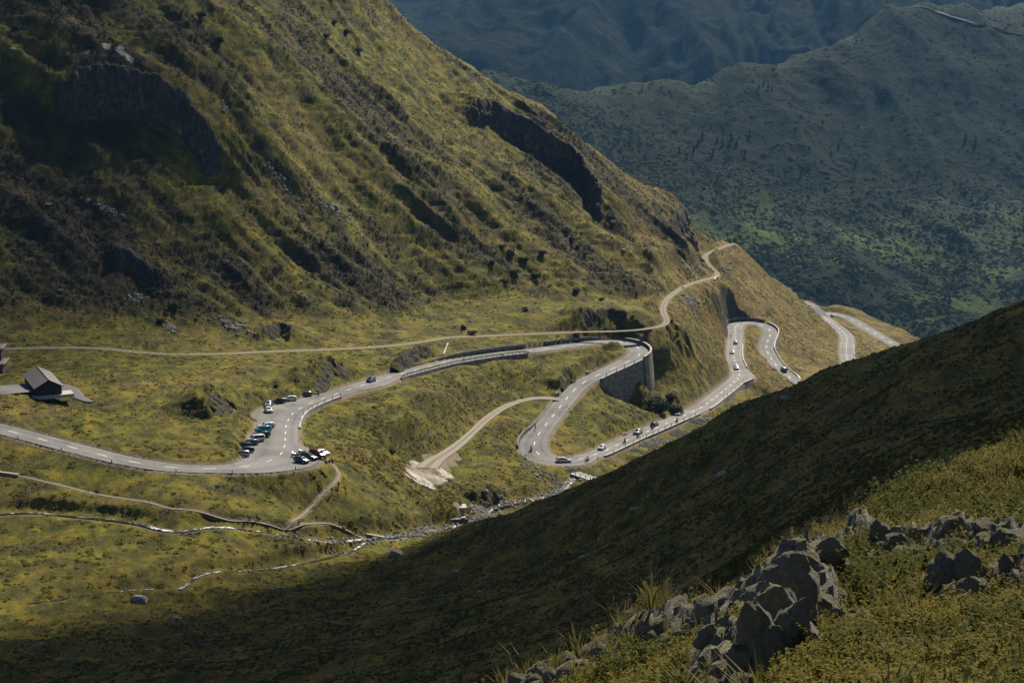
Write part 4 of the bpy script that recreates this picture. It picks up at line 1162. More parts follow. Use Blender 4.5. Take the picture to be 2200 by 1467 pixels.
_cv = pad('stone_hut_base', 986, 1120, (4.2, 1.2), 0.1, "low grey stone footing on the stream bank near two walkers", 'footing', M_WALL, 1.6, 0.7)
MB().box((1.2, 0.1, 0.95), (1.2, 0.9, 0.35)).build('cap_stone', M_COPE, _cv)
def plank_walk(px0, px1, label, w=0.9):
    a, b2 = gnd(*px0), gnd(*px1); L = np.hypot(*(b2 - a)[:2]); rz = math.atan2(b2[1] - a[1], b2[0] - a[0])
    r = empty('plank_bridge', tuple(a), rz, label, 'footbridge'); n = max(3, int(L / 0.45)); me = None
    dz = (b2[2] - a[2]) / n
    for i in range(n):
        if me is None: o = MB().box((0, 0, 0), (0.42, w, 0.08)).build('plank', M_BOARD, r); me = o.data
        else: o = link(bpy.data.objects.new('plank', me), r)
        o.location = ((i + 0.5) * L / n, 0, dz * i + 0.42)
    for y in (-0.3, 0.3): MB().tube((0, y, 0.33), (L, y, 0.33 + b2[2] - a[2]), 0.09).build('beam', M_TIMBER, r)
plank_walk((788, 1150), (826, 1157), "pale plank footbridge crossing the white water near the path junction")
plank_walk((-6, 1016), (41, 1022), "pale plank walkway at the left edge of the lower footpath")
# drainage chute up the bank above the stone wall
_k = ridx(976, 775); _w = HWL[_k] + 1.3
_s = R_ALL[_k].copy(); _s[0] -= R_N[_k, 0] * _w; _s[1] -= R_N[_k, 1] * _w; _s[2] += 1.7
_e = gnd(962, 738)
dr = empty('drain_chute', tuple(_s), 0, "narrow concrete drain chute running down the bank to the stone wall", 'drain')
dr.matrix_basis = Matrix.Translation(Vector(_s))
child(MB().tube(_s, _e + np.array([0, 0, 0.15]), 0.28, n=4).build('chute', M_CONC), dr)
# ------------------------------------------------------------------ vehicles
M_GLASS = plain("car_glass", (0.012, 0.016, 0.02), 0.06, spec=0.8)
M_TYRE = plain("tyre_rubber", (0.012, 0.012, 0.012), 0.85)
M_RIM = plain("alloy_rim", (0.45, 0.45, 0.46), 0.35, 0.8)
M_LAMP = plain("headlamp_glass", (0.75, 0.77, 0.78), 0.1, spec=0.8)
M_TAIL = plain("tail_lamp_red", (0.28, 0.012, 0.010), 0.25)
M_TRIM = plain("black_trim", (0.02, 0.02, 0.02), 0.6)
M_CHROME = plain("chrome", (0.6, 0.6, 0.6), 0.2, 1.0)
def paint(name, c, metal=0.35): return plain(name, c, 0.28, metal, var=0.04, scale=1.0, coat=0.7)
PAINT = {k: paint("paint_" + k, c, m) for k, (c, m) in dict(white=((0.72, 0.73, 0.74), 0.0), silver=((0.42, 0.44, 0.46), 0.6), grey=((0.10, 0.115, 0.13), 0.4), dark=((0.030, 0.034, 0.040), 0.3), black=((0.012, 0.013, 0.015), 0.2), navy=((0.022, 0.040, 0.068), 0.3), slate=((0.055, 0.080, 0.105), 0.4), teal=((0.010, 0.23, 0.32), 0.2), red=((0.20, 0.016, 0.018), 0.1), blue=((0.020, 0.045, 0.12), 0.3)).items()}
# stations: x, floor z, half width, belt z, roof z, roof half width  (x forward)
ST = {
 'hatch': [(-2.05, .38, .78, .86, .92, .66), (-1.95, .24, .86, .93, 1.16, .64), (-1.55, .22, .88, .93, 1.41, .58), (-0.2, .20, .89, .92, 1.50, .60), (0.45, .20, .89, .91, 1.42, .58), (1.02, .20, .88, .90, .98, .72), (1.75, .22, .86, .78, .82, .66), (2.05, .34, .76, .60, .66, .58)],
 'wagon': [(-2.35, .40, .78, .86, .92, .68), (-2.25, .25, .87, .94, 1.12, .65), (-1.95, .22, .90, .94, 1.40, .60), (-0.4, .20, .91, .93, 1.50, .61), (0.40, .20, .91, .92, 1.42, .59), (1.10, .20, .90, .90, .97, .74), (2.00, .22, .88, .77, .81, .68), (2.32, .34, .78, .58, .64, .60)],
 'suv': [(-2.20, .48, .82, .98, 1.05, .72), (-2.12, .34, .90, 1.06, 1.25, .68), (-1.90, .30, .93, 1.06, 1.58, .64), (-0.3, .28, .94, 1.04, 1.70, .66), (0.55, .28, .94, 1.03, 1.60, .63), (1.08, .28, .93, 1.02, 1.10, .78), (1.95, .30, .91, .95, .99, .74), (2.22, .44, .82, .78, .84, .66)],
 'van': [(-2.30, .42, .84, .98, 1.10, .80), (-2.27, .30, .90, 1.02, 1.55, .78), (-2.18, .26, .92, 1.02, 1.86, .74), (-0.3, .24, .93, 1.01, 1.94, .76), (0.70, .24, .93, 1.00, 1.82, .72), (1.35, .24, .92, .98, 1.10, .80), (1.95, .26, .90, .86, .92, .74), (2.20, .40, .80, .68, .76, .64)],
}
def _ring(st):
    x, z0, w, zb, zr, wr = st
    zm = z0 + 0.55 * (zb - z0)
    return [(x, -w * .88, z0), (x, w * .88, z0), (x, w, zm), (x, w * .97, zb), (x, wr + 0.04 * (zr - zb), zr - 0.06 * min(1, (zr - zb) * 3)), (x, wr * .82, zr), (x, -wr * .82, zr), (x, -wr - 0.04 * (zr - zb), zr - 0.06 * min(1, (zr - zb) * 3)), (x, -w * .97, zb), (x, -w, zm)]
def _quad_in(q, u0, u1, v0, v1, off):
    """inset patch of quad q = (a, b, c, d) (u from a to b, v from a to d), lifted off the surface"""
    a, b, c, d = [Vector(p) for p in q]
    f = lambda u, v: (a * (1 - u) + b * u) * (1 - v) + (d * (1 - u) + c * u) * v
    P = [f(u0, v0), f(u1, v0), f(u1, v1), f(u0, v1)]
    n = (P[1] - P[0]).cross(P[3] - P[0]).normalized()
    ctr = Vector((0, 0, 0.9))
    if n.dot(P[0] - Vector((P[0].x * 0.6, 0, 0.8))) < 0: n = -n
    return [p + n * off for p in P]
CARMESH = {}
def car_parts(kind, mat):
    S = ST[kind]; R = [_ring(s) for s in S]; out = []
    if kind not in CARMESH:
        D = {}
        b = MB().loft(R); o = b.build('body', [PAINT['white']], smooth=False, link_it=False)
        bm = bmesh.new(); bm.from_mesh(o.data)
        bmesh.ops.bevel(bm, geom=[e for e in bm.edges if e.calc_face_angle(0) > 0.5], offset=0.05, segments=2, affect='EDGES', clamp_overlap=True)
        for f in bm.faces: f.smooth = True
        bm.to_mesh(o.data); bm.free(); D['body'] = o.data
        W = MB()
        def sheet(mb, q): mb.add(q, [(0, 1, 2, 3)])
        wnd = MB(); sheet(wnd, _quad_in((R[4][6], R[4][5], R[5][5], R[5][6]), 0.02, 0.98, 0.06, 0.92, 0.012)); D['windscreen'] = wnd.build('windscreen', M_GLASS, link_it=False).data
        rw = MB(); sheet(rw, _quad_in((R[2][5], R[2][6], R[1][6], R[1][5]), 0.04, 0.96, 0.08, 0.80, 0.012)); D['rear_window'] = rw.build('rear_window', M_GLASS, link_it=False).data
        for sd in (0, 1):
            i, j = (3, 4) if sd == 0 else (8, 7)
            for nm, (k0, k1, u0, u1, v0, v1) in (('side_window', (2, 3, 0.05, 0.97, 0.10, 0.86)), ('side_window', (3, 4, 0.03, 0.98, 0.10, 0.86))):
                mb = MB(); sheet(mb, _quad_in((R[k0][i], R[k1][i], R[k1][j], R[k0][j]), u0, u1, v0, v1, 0.012))
                D.setdefault(nm, []).append(mb.build(nm, M_GLASS, link_it=False).data)
            fq = MB(); a, c, d = Vector(R[4][i]), Vector(R[5][i]), Vector(R[4][j]); sg_ = 1 if sd == 0 else -1
            pts = [a + Vector((0.05, 0.02 * sg_, 0.05)), a + (c - a) * 0.75 + Vector((0, 0.02 * sg_, 0.03)), a + (d - a) * 0.82 + Vector((0.04, 0.02 * sg_, 0))]
            fq.add(pts, [(0, 1, 2)]); D['side_window'].append(fq.build('side_window', M_GLASS, link_it=False).data)
            w = S[-1][2]; xf, xr = S[-1][0], S[0][0]
            hl = MB().box((xf - 0.13, sg_ * w * 0.80, S[-1][3] + 0.02), (0.26, 0.30, 0.17), taper=0.8); D.setdefault('headlight', []).append(hl.build('headlight', M_LAMP, link_it=False).data)
            tl = MB().box((xr + 0.07, sg_ * S[0][2] * 0.86, S[0][3] - 0.02), (0.20, 0.24, 0.26), taper=0.8); D.setdefault('tail_light', []).append(tl.build('tail_light', M_TAIL, link_it=False).data)
            mr = MB().box((S[5][0] - 0.28, sg_ * (S[5][2] + 0.10), S[5][3] + 0.06), (0.14, 0.22, 0.14), taper=0.8); D.setdefault('mirror', []).append(mr.build('mirror', M_TRIM, link_it=False).data)
        D['grille'] = MB().box((S[-1][0] - 0.02, 0, S[-1][1] + 0.12), (0.10, 1.0, 0.18)).build('grille', M_TRIM, link_it=False).data
        D['number_plate'] = MB().box((S[0][0] + 0.01, 0, S[0][1] + 0.28), (0.05, 0.5, 0.11)).build('number_plate', M_WHITE, link_it=False).data
        r = 0.37 if kind in ('suv', 'van') else 0.33
        ty = MB(); n = 14
        ty.loft([[(rr * math.cos(2 * math.pi * k / n), y, rr * math.sin(2 * math.pi * k / n)) for k in range(n)] for y, rr in ((-0.11, r * .9), (-0.08, r), (0.08, r), (0.11, r * .9))])
        D['tyre'] = ty.build('tyre', M_TYRE, link_it=False).data
        D['rim'] = MB().tube((0, -0.12, 0), (0, 0.12, 0), r * 0.62, n=10).build('rim', M_RIM, link_it=False).data
        D['roof_rail'] = [MB().tube((-1.5, s * 0.52, S[3][4] + 0.03), (0.35, s * 0.52, S[3][4] - 0.0), 0.03, n=5).build('roof_rail', M_TRIM, link_it=False).data for s in (-1, 1)]
        # keep the meshes and wheel radius for reuse
        CARMESH[kind] = (D, r)
    return CARMESH[kind]
BODYC = {}
def car(kind, color, p, yaw, label, group, tilt=None, rails=False, roof=None):
    D, r = car_parts(kind, None); S = ST[kind]
    root = empty({'hatch': 'car', 'wagon': 'estate_car', 'suv': 'off_road_car', 'van': 'van'}[kind], tuple(p), yaw, label, 'van' if kind == 'van' else 'car', group)
    if tilt is not None:
        z = Vector((0, 0, 1)); q = z.rotation_difference(Vector(tilt).normalized())
        root.rotation_euler = (q.to_matrix() @ Matrix.Rotation(yaw, 3, 'Z')).to_euler()
    key = (kind, color)
    if key not in BODYC:
        m = D['body'].copy(); m.materials.clear(); m.materials.append(PAINT[color]); BODYC[key] = m
    link(bpy.data.objects.new('body', BODYC[key]), root)
    if roof:
        q = MB().loft([[(x, -w, z0), (x, w, z0), (x, w * .97, z0 + .05), (x, -w * .97, z0 + .05)] for x, w, z0 in ((S[2][0] + 0.1, S[2][5] * .8, S[2][4] - 0.035), (S[3][0], S[3][5] * .82, S[3][4] - 0.035), (S[4][0] - 0.06, S[4][5] * .8, S[4][4] - 0.03))])
        q.build('roof', PAINT[roof], root)
    for nm in ('windscreen', 'rear_window', 'grille', 'number_plate'): link(bpy.data.objects.new(nm, D[nm]), root)
    for nm in ('side_window', 'headlight', 'tail_light', 'mirror'):
        for m in D[nm]: link(bpy.data.objects.new(nm, m), root)
    if rails:
        for m in D['roof_rail']: link(bpy.data.objects.new('roof_rail', m), root)
    for x in (S[-1][0] - 0.78, S[0][0] + 0.72):
        for s in (-1, 1):
            wl = bpy.data.objects.new('wheel', None); wl.location = (x, s * (S[3][2] - 0.06), r); wl.empty_display_size = 0.2; link(wl, root)
            link(bpy.data.objects.new('tyre', D['tyre']), wl); link(bpy.data.objects.new('rim', D['rim']), wl)
    return root
def road_at(px, py, lo=0, hi=None):
    k = ridx(px, py, lo, hi); q = None
    for _ in range(6):
        q = at_z(px, py, R_ALL[k, 2] + 0.03)
        k2 = int(np.argmin((R_ALL[:, 0] - q[0]) ** 2 + (R_ALL[:, 1] - q[1]) ** 2))
        if k2 == k: break
        k = k2
    T = R_T[k]; a, b2 = max(k - 3, 0), min(k + 3, N_R - 1)
    g = (R_ALL[b2, 2] - R_ALL[a, 2]) / max(RS[b2] - RS[a], 1e-6)
    return q, math.atan2(T[1], T[0]), Vector((-T[0] * g, -T[1] * g, 1)), k
D_ = math.radians
PK = "parked cars"
def park(kind, color, px, py, hd, label, **kw):
    q, h, up, k = road_at(px, py); car(kind, color, q, D_(hd), label, PK, up, **kw)
# bay under the rock face, noses to the left
park('wagon', 'silver', 516, 980, 196, "silver estate car parked nearest the viewer in the bay under the rock face", rails=True)
park('hatch', 'dark', 528, 972, 202, "dark hatchback parked just behind the silver estate car")
park('suv', 'slate', 521, 964, 207, "blue-grey off-road car parked third from the near end of the bay", rails=True)
park('wagon', 'grey', 536, 956, 210, "dark grey car tucked against the front of the white van")
park('van', 'white', 549, 949, 214, "white boxy van in the middle of the parking bay")
park('suv', 'black', 562, 940, 212, "black off-road car parked between the white van and the turquoise car")
park('suv', 'teal', 565, 928, 212, "bright turquoise off-road car in the parking bay")
park('wagon', 'white', 572, 919, 212, "white car parked farthest back behind the turquoise car")
# outside of the bend
park('hatch', 'navy', 648, 993, -36, "dark blue hatchback parked nearest the viewer on the outside of the bend")
park('wagon', 'dark', 664, 986, -36, "dark estate car parked between the dark blue hatchback and the red van", rails=True)
park('van', 'red', 683, 982, -38, "dark red van parked on the outside of the bend")
park('hatch', 'white', 693, 977, -40, "white car parked behind the dark red van")
# upper bay
park('hatch', 'white', 577, 885, -72, "white car facing the viewer at the lower end of the upper bay")
park('wagon', 'silver', 577, 872, -92, "silver car parked right behind the white car that faces the viewer")
park('hatch', 'black', 598, 866, 205, "black car in the upper bay with its nose to the left")
park('hatch', 'white', 622, 861, 204, "white hatchback with dark side windows parked right of the black car")
park('hatch', 'grey', 656, 851, 206, "dark grey car parked alone at the upper end of the bay")
MV = "cars driving on the pass road"
def drive(kind, color, px, py, down, label, lo=0, hi=None, **kw):
    q, h, up, k = road_at(px, py, lo, hi); return car(kind, color, q, h + (0 if down else math.pi), label, MV, up, **kw)
drive('hatch', 'slate', 797, 820, False, "blue-grey hatchback driving towards the viewer on the upper road")
drive('wagon', 'white', 1211, 992, True, "white estate car turning through the lower bend by the bridge", rails=True)
drive('hatch', 'white', 1293, 965, False, "white hatchback coming towards the bend behind the motorcycle")
drive('suv', 'silver', 1370, 932, False, "silver off-road car beside two motorcycles on the lower straight")
drive('hatch', 'black', 1406, 915, True, "black car with a shiny roof on the lower straight")
drive('hatch', 'silver', 1580, 739, True, "silver car, topmost of the three on the far straight")
drive('hatch', 'white', 1573, 759, False, "white car, in the middle of the three on the far straight")
drive('hatch', 'silver', 1582, 793, False, "silver car, lowest of the three on the far straight")
drive('suv', 'dark', 1684, 796, False, "dark car with a white roof beside the steel guard rail", roof='white')
drive('wagon', 'blue', 1788, 681, True, "small dark blue car at the farthest bend")

# ------------------------------------------------------------------ people, motorcycles, bicycles
def skin_body(name, joints, bones, radii, mats, zones):
    """one continuous skinned body; zones(p) -> material slot"""
    bm = bmesh.new(); lay = bm.verts.layers.skin.verify(); vs = {}
    for k, p in joints.items():
        v = bm.verts.new(p); v[lay].radius = (radii[k], radii[k]); vs[k] = v
    vs['pelvis'][lay].use_root = True
    for a, b in bones: bm.edges.new((vs[a], vs[b]))
    me = bpy.data.meshes.new(name); bm.to_mesh(me); bm.free()
    o = bpy.data.objects.new(name, me); COL.objects.link(o)
    o.modifiers.new("skin", 'SKIN'); s = o.modifiers.new("sub", 'SUBSURF'); s.levels = 1; s.render_levels = 1
    dg = bpy.context.evaluated_depsgraph_get(); m2 = bpy.data.meshes.new_from_object(o.evaluated_get(dg))
    bpy.data.objects.remove(o)
    for m in mats: m2.materials.append(m)
    for f in m2.polygons: f.material_index = zones(f.center); f.use_smooth = True
    m2.name = name
    return m2
BONES = [('pelvis', 'spine'), ('spine', 'chest'), ('chest', 'neck'), ('neck', 'head'), ('head', 'crown')]
for _s in 'lr': BONES += [('chest', 'sh' + _s), ('sh' + _s, 'el' + _s), ('el' + _s, 'wr' + _s), ('wr' + _s, 'ha' + _s), ('pelvis', 'hp' + _s), ('hp' + _s, 'kn' + _s), ('kn' + _s, 'an' + _s), ('an' + _s, 'to' + _s)]
RAD = dict(pelvis=.135, spine=.125, chest=.145, neck=.055, head=.088, crown=.075)
for _s in 'lr': RAD.update({'sh' + _s: .07, 'el' + _s: .048, 'wr' + _s: .036, 'ha' + _s: .04, 'hp' + _s: .09, 'kn' + _s: .062, 'an' + _s: .045, 'to' + _s: .04})
def pose(kind):
    J = {}
    if kind == 'walk':
        J = dict(pelvis=(0, 0, .93), spine=(.02, 0, 1.1), chest=(.05, 0, 1.32), neck=(.07, 0, 1.48), head=(.1, 0, 1.60), crown=(.1, 0, 1.70))
        for s, y, f in (('l', .17, 1), ('r', -.17, -1)):
            J.update({'sh' + s: (.05, y, 1.40), 'el' + s: (.03 - .12 * f, y * 1.25, 1.13), 'wr' + s: (.12 - .2 * f, y * 1.2, .92), 'ha' + s: (.15 - .22 * f, y * 1.2, .84), 'hp' + s: (0, y * .55, .88), 'kn' + s: (.16 * f + .04, y * .55, .49), 'an' + s: (.26 * f - .05, y * .55, .09), 'to' + s: (.26 * f + .12, y * .55, .04)})
    elif kind == 'moto':
        J = dict(pelvis=(-.25, 0, .86), spine=(-.18, 0, 1.03), chest=(-.02, 0, 1.27), neck=(.05, 0, 1.42), head=(.10, 0, 1.53), crown=(.11, 0, 1.64))
        for s, y in (('l', .19), ('r', -.19)):
            J.update({'sh' + s: (0, y, 1.34), 'el' + s: (.18, y * 1.7, 1.12), 'wr' + s: (.42, y * 1.8, 1.05), 'ha' + s: (.50, y * 1.75, 1.04), 'hp' + s: (-.2, y * .6, .82), 'kn' + s: (.18, y * 1.15, .68), 'an' + s: (-.12, y * 1.0, .34), 'to' + s: (.06, y * 1.05, .30)})
    else:
        J = dict(pelvis=(-.32, 0, .98), spine=(-.18, 0, 1.12), chest=(.08, 0, 1.27), neck=(.2, 0, 1.36), head=(.28, 0, 1.44), crown=(.32, 0, 1.54))
        for s, y, f in (('l', .15, 1), ('r', -.15, -1)):
            J.update({'sh' + s: (.1, y, 1.32), 'el' + s: (.24, y * 1.3, 1.12), 'wr' + s: (.40, y * 1.3, 1.0), 'ha' + s: (.47, y * 1.3, .98), 'hp' + s: (-.3, y * .6, .93), 'kn' + s: (-.02 + .08 * f, y * .7, .66 + .12 * f), 'an' + s: (-.1 + .12 * f, y * .7, .33 + .14 * f), 'to' + s: (.02 + .12 * f, y * .7, .29 + .14 * f)})
    return J
M_SKIN = plain("skin", (0.42, 0.26, 0.19), 0.6)
M_CLOTH = {k: plain("cloth_" + k, c, 0.9) for k, c in dict(black=(0.012, 0.012, 0.014), grey=(0.08, 0.08, 0.085), blue=(0.03, 0.05, 0.11), red=(0.22, 0.03, 0.025), white=(0.6, 0.6, 0.58), brown=(0.06, 0.04, 0.03)).items()}
PB = {}
def person(kind, top, legs, p, yaw, label, group, helmet=None, tilt=None, s=1.0):
    key = (kind, top, legs)
    if key not in PB:
        zc = {'walk': (.92, 1.47, .10), 'moto': (.84, 1.44, .36), 'bike': (.95, 1.38, .33)}[kind]
        def zone(c):
            if c.z > zc[1]: return 0
            hand = (kind != 'walk' and c.x > .40 and .9 < c.z < 1.2) or (kind == 'walk' and abs(c.y) > .16 and c.z < .95)
            if hand: return 0
            if c.z < zc[2]: return 3
            return 2 if c.z < zc[0] or (kind != 'walk' and c.x < .3 and c.z < .90) else 1
        PB[key] = skin_body('person', pose(kind), BONES, RAD, [M_SKIN, M_CLOTH[top], M_CLOTH[legs], M_TRIM], zone)
    o = bpy.data.objects.new('person', PB[key]); link(o); o.location = tuple(p); o.rotation_euler = (0, 0, yaw)
    tag(o, label, 'person', group)
    J = pose(kind); h = J['head']
    if helmet: MB().ball((h[0] + .03, 0, h[2] + .06), .15, 10, 7, (1.1, .9, 1)).build('helmet', PAINT[helmet], o, True)
    else: MB().ball((h[0] - .02, 0, h[2] + .06), .115, 8, 6, (1.0, .95, 1)).build('hair', M_CLOTH['brown'], o, True)
    return o
MOTO = {}
def motorcycle(color, p, yaw, label, group, up=None):
    r = empty('motorcycle', tuple(p), yaw, label, 'motorcycle', group)
    if not MOTO:
        n = 14
        MOTO['tyre'] = MB().loft([[(rr * math.cos(2 * math.pi * k / n), y, rr * math.sin(2 * math.pi * k / n)) for k in range(n)] for y, rr in ((-.07, .26), (-.05, .31), (.05, .31), (.07, .26))]).build('tyre', M_TYRE, link_it=False).data
        MOTO['rim'] = MB().tube((0, -.075, 0), (0, .075, 0), .17, n=10).build('rim', M_RIM, link_it=False).data
        MOTO['seat'] = MB().loft([[(x, -w, z), (x, w, z), (x, w * .7, z + .09), (x, -w * .7, z + .09)] for x, w, z in ((-.85, .09, .84), (-.5, .14, .78), (-.05, .12, .74))]).build('seat', M_TRIM, link_it=False).data
        MOTO['engine'] = MB().box((.05, 0, .46), (.55, .34, .38), taper=.85).tube((.1, -.2, .3), (-.7, -.22, .42), .06).build('engine', M_RAIL, link_it=False).data
        MOTO['handlebar'] = MB().path([(.42, -.36, 1.03), (.55, -.15, 1.0), (.55, .15, 1.0), (.42, .36, 1.03)], .02).tube((.55, .1, 1.0), (.82, .1, .34), .035).tube((.55, -.1, 1.0), (.82, -.1, .34), .035).build('handlebar', M_RIM, link_it=False).data
        MOTO['headlight'] = MB().ball((.80, 0, .86), .10, 8, 6).build('headlight', M_LAMP, link_it=False).data
        MOTO['pannier'] = [MB().box((-.78, s * .30, .60), (.46, .22, .36), taper=.92).build('pannier', M_TRIM, link_it=False).data for s in (-1, 1)]
    for nm in ('seat', 'engine', 'handlebar', 'headlight'): link(bpy.data.objects.new(nm, MOTO[nm]), r)
    for m in MOTO['pannier']: link(bpy.data.objects.new('pannier', m), r)
    MB().loft([[(x, -w, z0), (x, w, z0), (x, w * .6, z1), (x, -w * .6, z1)] for x, w, z0, z1 in ((-.1, .13, .66, .84), (.2, .19, .66, .96), (.5, .17, .62, .96), (.85, .10, .66, 1.12), (.95, .05, .74, .94))]).build('fairing', PAINT[color], r)
    for x in (-.68, .82):
        w = bpy.data.objects.new('wheel', None); w.empty_display_size = .1; w.location = (x, 0, .31); link(w, r)
        link(bpy.data.objects.new('tyre', MOTO['tyre']), w); link(bpy.data.objects.new('rim', MOTO['rim']), w)
    return r
BIKE = {}
def bicycle(color, p, yaw, label, group):
    r = empty('bicycle', tuple(p), yaw, label, 'bicycle', group)
    if not BIKE:
        n = 18
        ring = lambda R, y: [(R * math.cos(2 * math.pi * k / n), y, R * math.sin(2 * math.pi * k / n)) for k in range(n)]
        BIKE['wheel'] = MB().loft([ring(.31, -.015), ring(.34, -.012), ring(.34, .012), ring(.31, .015)], caps=False).tube((0, -.04, 0), (0, .04, 0), .03).tube((-.31, 0, 0), (.31, 0, 0), .006, n=4).tube((0, 0, -.31), (0, 0, .31), .006, n=4).build('wheel', M_TYRE, link_it=False).data
        BIKE['saddle'] = MB().loft([[(x, -w, .93), (x, w, .93), (x, w * .6, .98), (x, -w * .6, .98)] for x, w in ((-.45, .07), (-.3, .05), (-.2, .02))]).build('saddle', M_TRIM, link_it=False).data
        BIKE['handlebar'] = MB().path([(.55, -.2, .88), (.50, -.2, .96), (.40, -.2, .96), (.40, .2, .96), (.50, .2, .96), (.55, .2, .88)], .015).build('handlebar', M_TRIM, link_it=False).data
    for nm in ('saddle', 'handlebar'): link(bpy.data.objects.new(nm, BIKE[nm]), r)
    a, b, c, d, e = (-.28, 0, .9), (-.05, 0, .30), (.42, 0, .88), (.50, 0, .34), (-.5, 0, .34)
    MB().tube(a, b, .022).tube(b, c, .025).tube(a, c, .022).tube(c, d, .018).tube(e, b, .014).tube(e, a, .014).build('frame', PAINT[color], r)
    for x in (-.5, .50):
        w = bpy.data.objects.new('wheel', BIKE['wheel']); w.location = (x, 0, .34); link(w, r)
    return r
GM_, GR_ = "motorcycles on the pass road", "motorcycle riders on the pass road"
def biker(px, py, down, color, top, where, lo=0, hi=None):
    q, h, up, k = road_at(px, py, lo, hi); y = h + (0 if down else math.pi)
    motorcycle(color, q, y, "motorcycle with panniers " + where, GM_)
    person('moto', top, 'black', q, y, "motorcycle rider in " + ('dark' if top in ('black', 'grey') else top) + " clothing " + where, GR_, 'dark' if color != 'white' else 'white')
biker(1332, 747, False, 'black', 'black', "leaning through the big hairpin")
biker(1141, 968, False, 'red', 'brown', "at the outer edge of the lower bend")
biker(1262, 991, True, 'white', 'black', "on the corner right of the white estate car")
biker(1342, 952, True, 'black', 'black', "right of the white hatchback, first in the row")
biker(1371, 940, True, 'dark', 'grey', "directly below the silver off-road car")
biker(1402, 922, True, 'navy', 'black', "directly below the black car with the shiny roof")
biker(1454, 907, True, 'black', 'black', "on the right of the black car, near the kerb posts")
biker(1466, 890, False, 'grey', 'black', "under the dark rock, last in the row")
GC_, GD_ = "bicycles on the pass road", "cyclists on the pass road"
def cyclist(px, py, down, color, top, where, lo=0, hi=None):
    q, h, up, k = road_at(px, py, lo, hi); y = h + (0 if down else math.pi)
    bicycle(color, q, y, "thin racing bicycle " + where, GC_)
    person('bike', top, 'black', q, y, "cyclist in " + ('dark' if top in ('black', 'grey') else top) + " clothing " + where, GD_, 'white' if top == 'white' else 'dark')
cyclist(996, 776, False, 'white', 'white', "in front of the long stone wall")
cyclist(1078, 769, False, 'black', 'grey', "near the right end of the black guard rail")
cyclist(684, 852, False, 'silver', 'grey', "beside the lone dark grey parked car")
cyclist(1150, 923, False, 'black', 'black', "beside the dark parapet wall")
cyclist(1569, 726, False, 'black', 'black', "at the top of the far straight")
for px, py, hd, c, lb in ((634, 981, 150, 'silver', "silver motorcycle parked behind the dark blue hatchback"), (649, 975, 150, 'white', "white motorcycle parked behind the dark estate car"), (707, 996, 20, 'black', "black motorcycle parked at the end of the row beside the white car")):
    q, h, up, k = road_at(px, py); q[2] = max(q[2], hf(q[0], q[1]) + 0.02); motorcycle(c, q, D_(hd), lb, "parked motorcycles")
GW_ = "walkers on the footpaths"
for px, py, hd, t_, l_, lb in ((728, 1049, -100, 'black', 'black', "walker in black on the bend of the footpath below the parked cars"),
        (714, 1062, -130, 'blue', 'grey', "walker in blue farther down the footpath below the parked cars"),
        (552, 1118, 180, 'black', 'brown', "right-hand walker of the pair on the lower footpath"),
        (533, 1117, 180, 'grey', 'black', "left-hand walker of the pair on the lower footpath"),
        (990, 1133, 200, 'black', 'black', "left-hand walker in black beside the stream footing"),
        (1004, 1128, 200, 'black', 'grey', "right-hand walker in black beside the stream footing"),
        (699, 994, -60, 'red', 'blue', "person in red standing beside the dark red van")):
    q = gnd(px, py); q[2] = hf(q[0], q[1])
    if px == 699: q = road_at(px, py)[0]; q[2] = max(q[2], hf(q[0], q[1]))
    person('walk', t_, l_, q, D_(hd), lb, GW_)
# ------------------------------------------------------------------ across the valley
FARP = [(1950,735,1500),(1700,640,1560),(1500,500,1620),(1300,380,1680),(1150,260,1780),(1040,190,1850),(900,160,1900),
 (1600,450,1760),(1900,550,1720),(2200,600,1680),(2200,720,1560),(2400,800,1520),(1500,350,1880),(1800,400,1880),(2200,420,1880),(1350,270,1900),
 (1600,230,2020),(1900,250,2040),(2200,250,2050),(2400,400,1900),(1050,168,1930),(1190,197,1990),(1300,191,2040),(1400,191,2090),(1600,149,2150),(1800,85,2210),(1900,37,2250),(1970,14,2290),(2080,30,2330),(2200,90,2240),(2200,20,2420),(2400,60,2350),(2400,-40,2500)]
FP = [at(*q) for q in FARP] + [np.array(q, float) for q in [(0,2180,-260),(60,2200,-262),(140,2240,-262),(250,2330,-250),(370,2420,-230),(480,2520,-200),(-100,2100,-240),(60,2500,-420),(250,2600,-400),(480,2750,-300),(700,2700,-90),(-150,2000,-230),(700,1500,-330),(300,1350,-345),(100,1400,-330),(200,1180,-345),(350,1180,-350),(-50,1180,-350)]]
h_far = RBF(FP, c=25, smooth=0.05)
GF = Grid(h_far, -300, 900, 1150, 2900, 8)
def far_height(x, y):
    u = 0.5 * x + 0.86 * y; v = 0.86 * x - 0.5 * y
    w = 30 * fbm(x / 200, y / 200, 2, 201)
    return GF(x, y) + 17 * (ridged((x + w) / 120, (y + w) / 300, 3, 202) - 0.3) + 5 * fbm(x / 70, y / 70, 3, 203) + 1.6 * fbm(x / 18, y / 18, 3, 204)
MTP = [(700,200,3050),(1000,230,2950),(1400,240,2900),(1800,140,2950),(2050,60,3000),(800,0,3450),(1100,0,3400),(1400,0,3330),(1700,0,3350),(2050,-70,3400),(1100,100,3120),(930,108,3120),(1000,104,3040),(1300,110,3090),(1600,80,3120),(700,-300,4050),(1400,-300,4000),(2100,-300,4000),(500,100,3200),(500,-100,3600)]
MP = [at(*q) for q in MTP] + [np.array(q, float) for q in [(-300,2600,-520),(200,2600,-520),(700,2600,-480),(0,4600,200),(800,4600,240),(-500,4600,160)]]
h_mt = RBF(MP, c=60, smooth=0.05)
GM = Grid(h_mt, -900, 1500, 2550, 4700, 20)
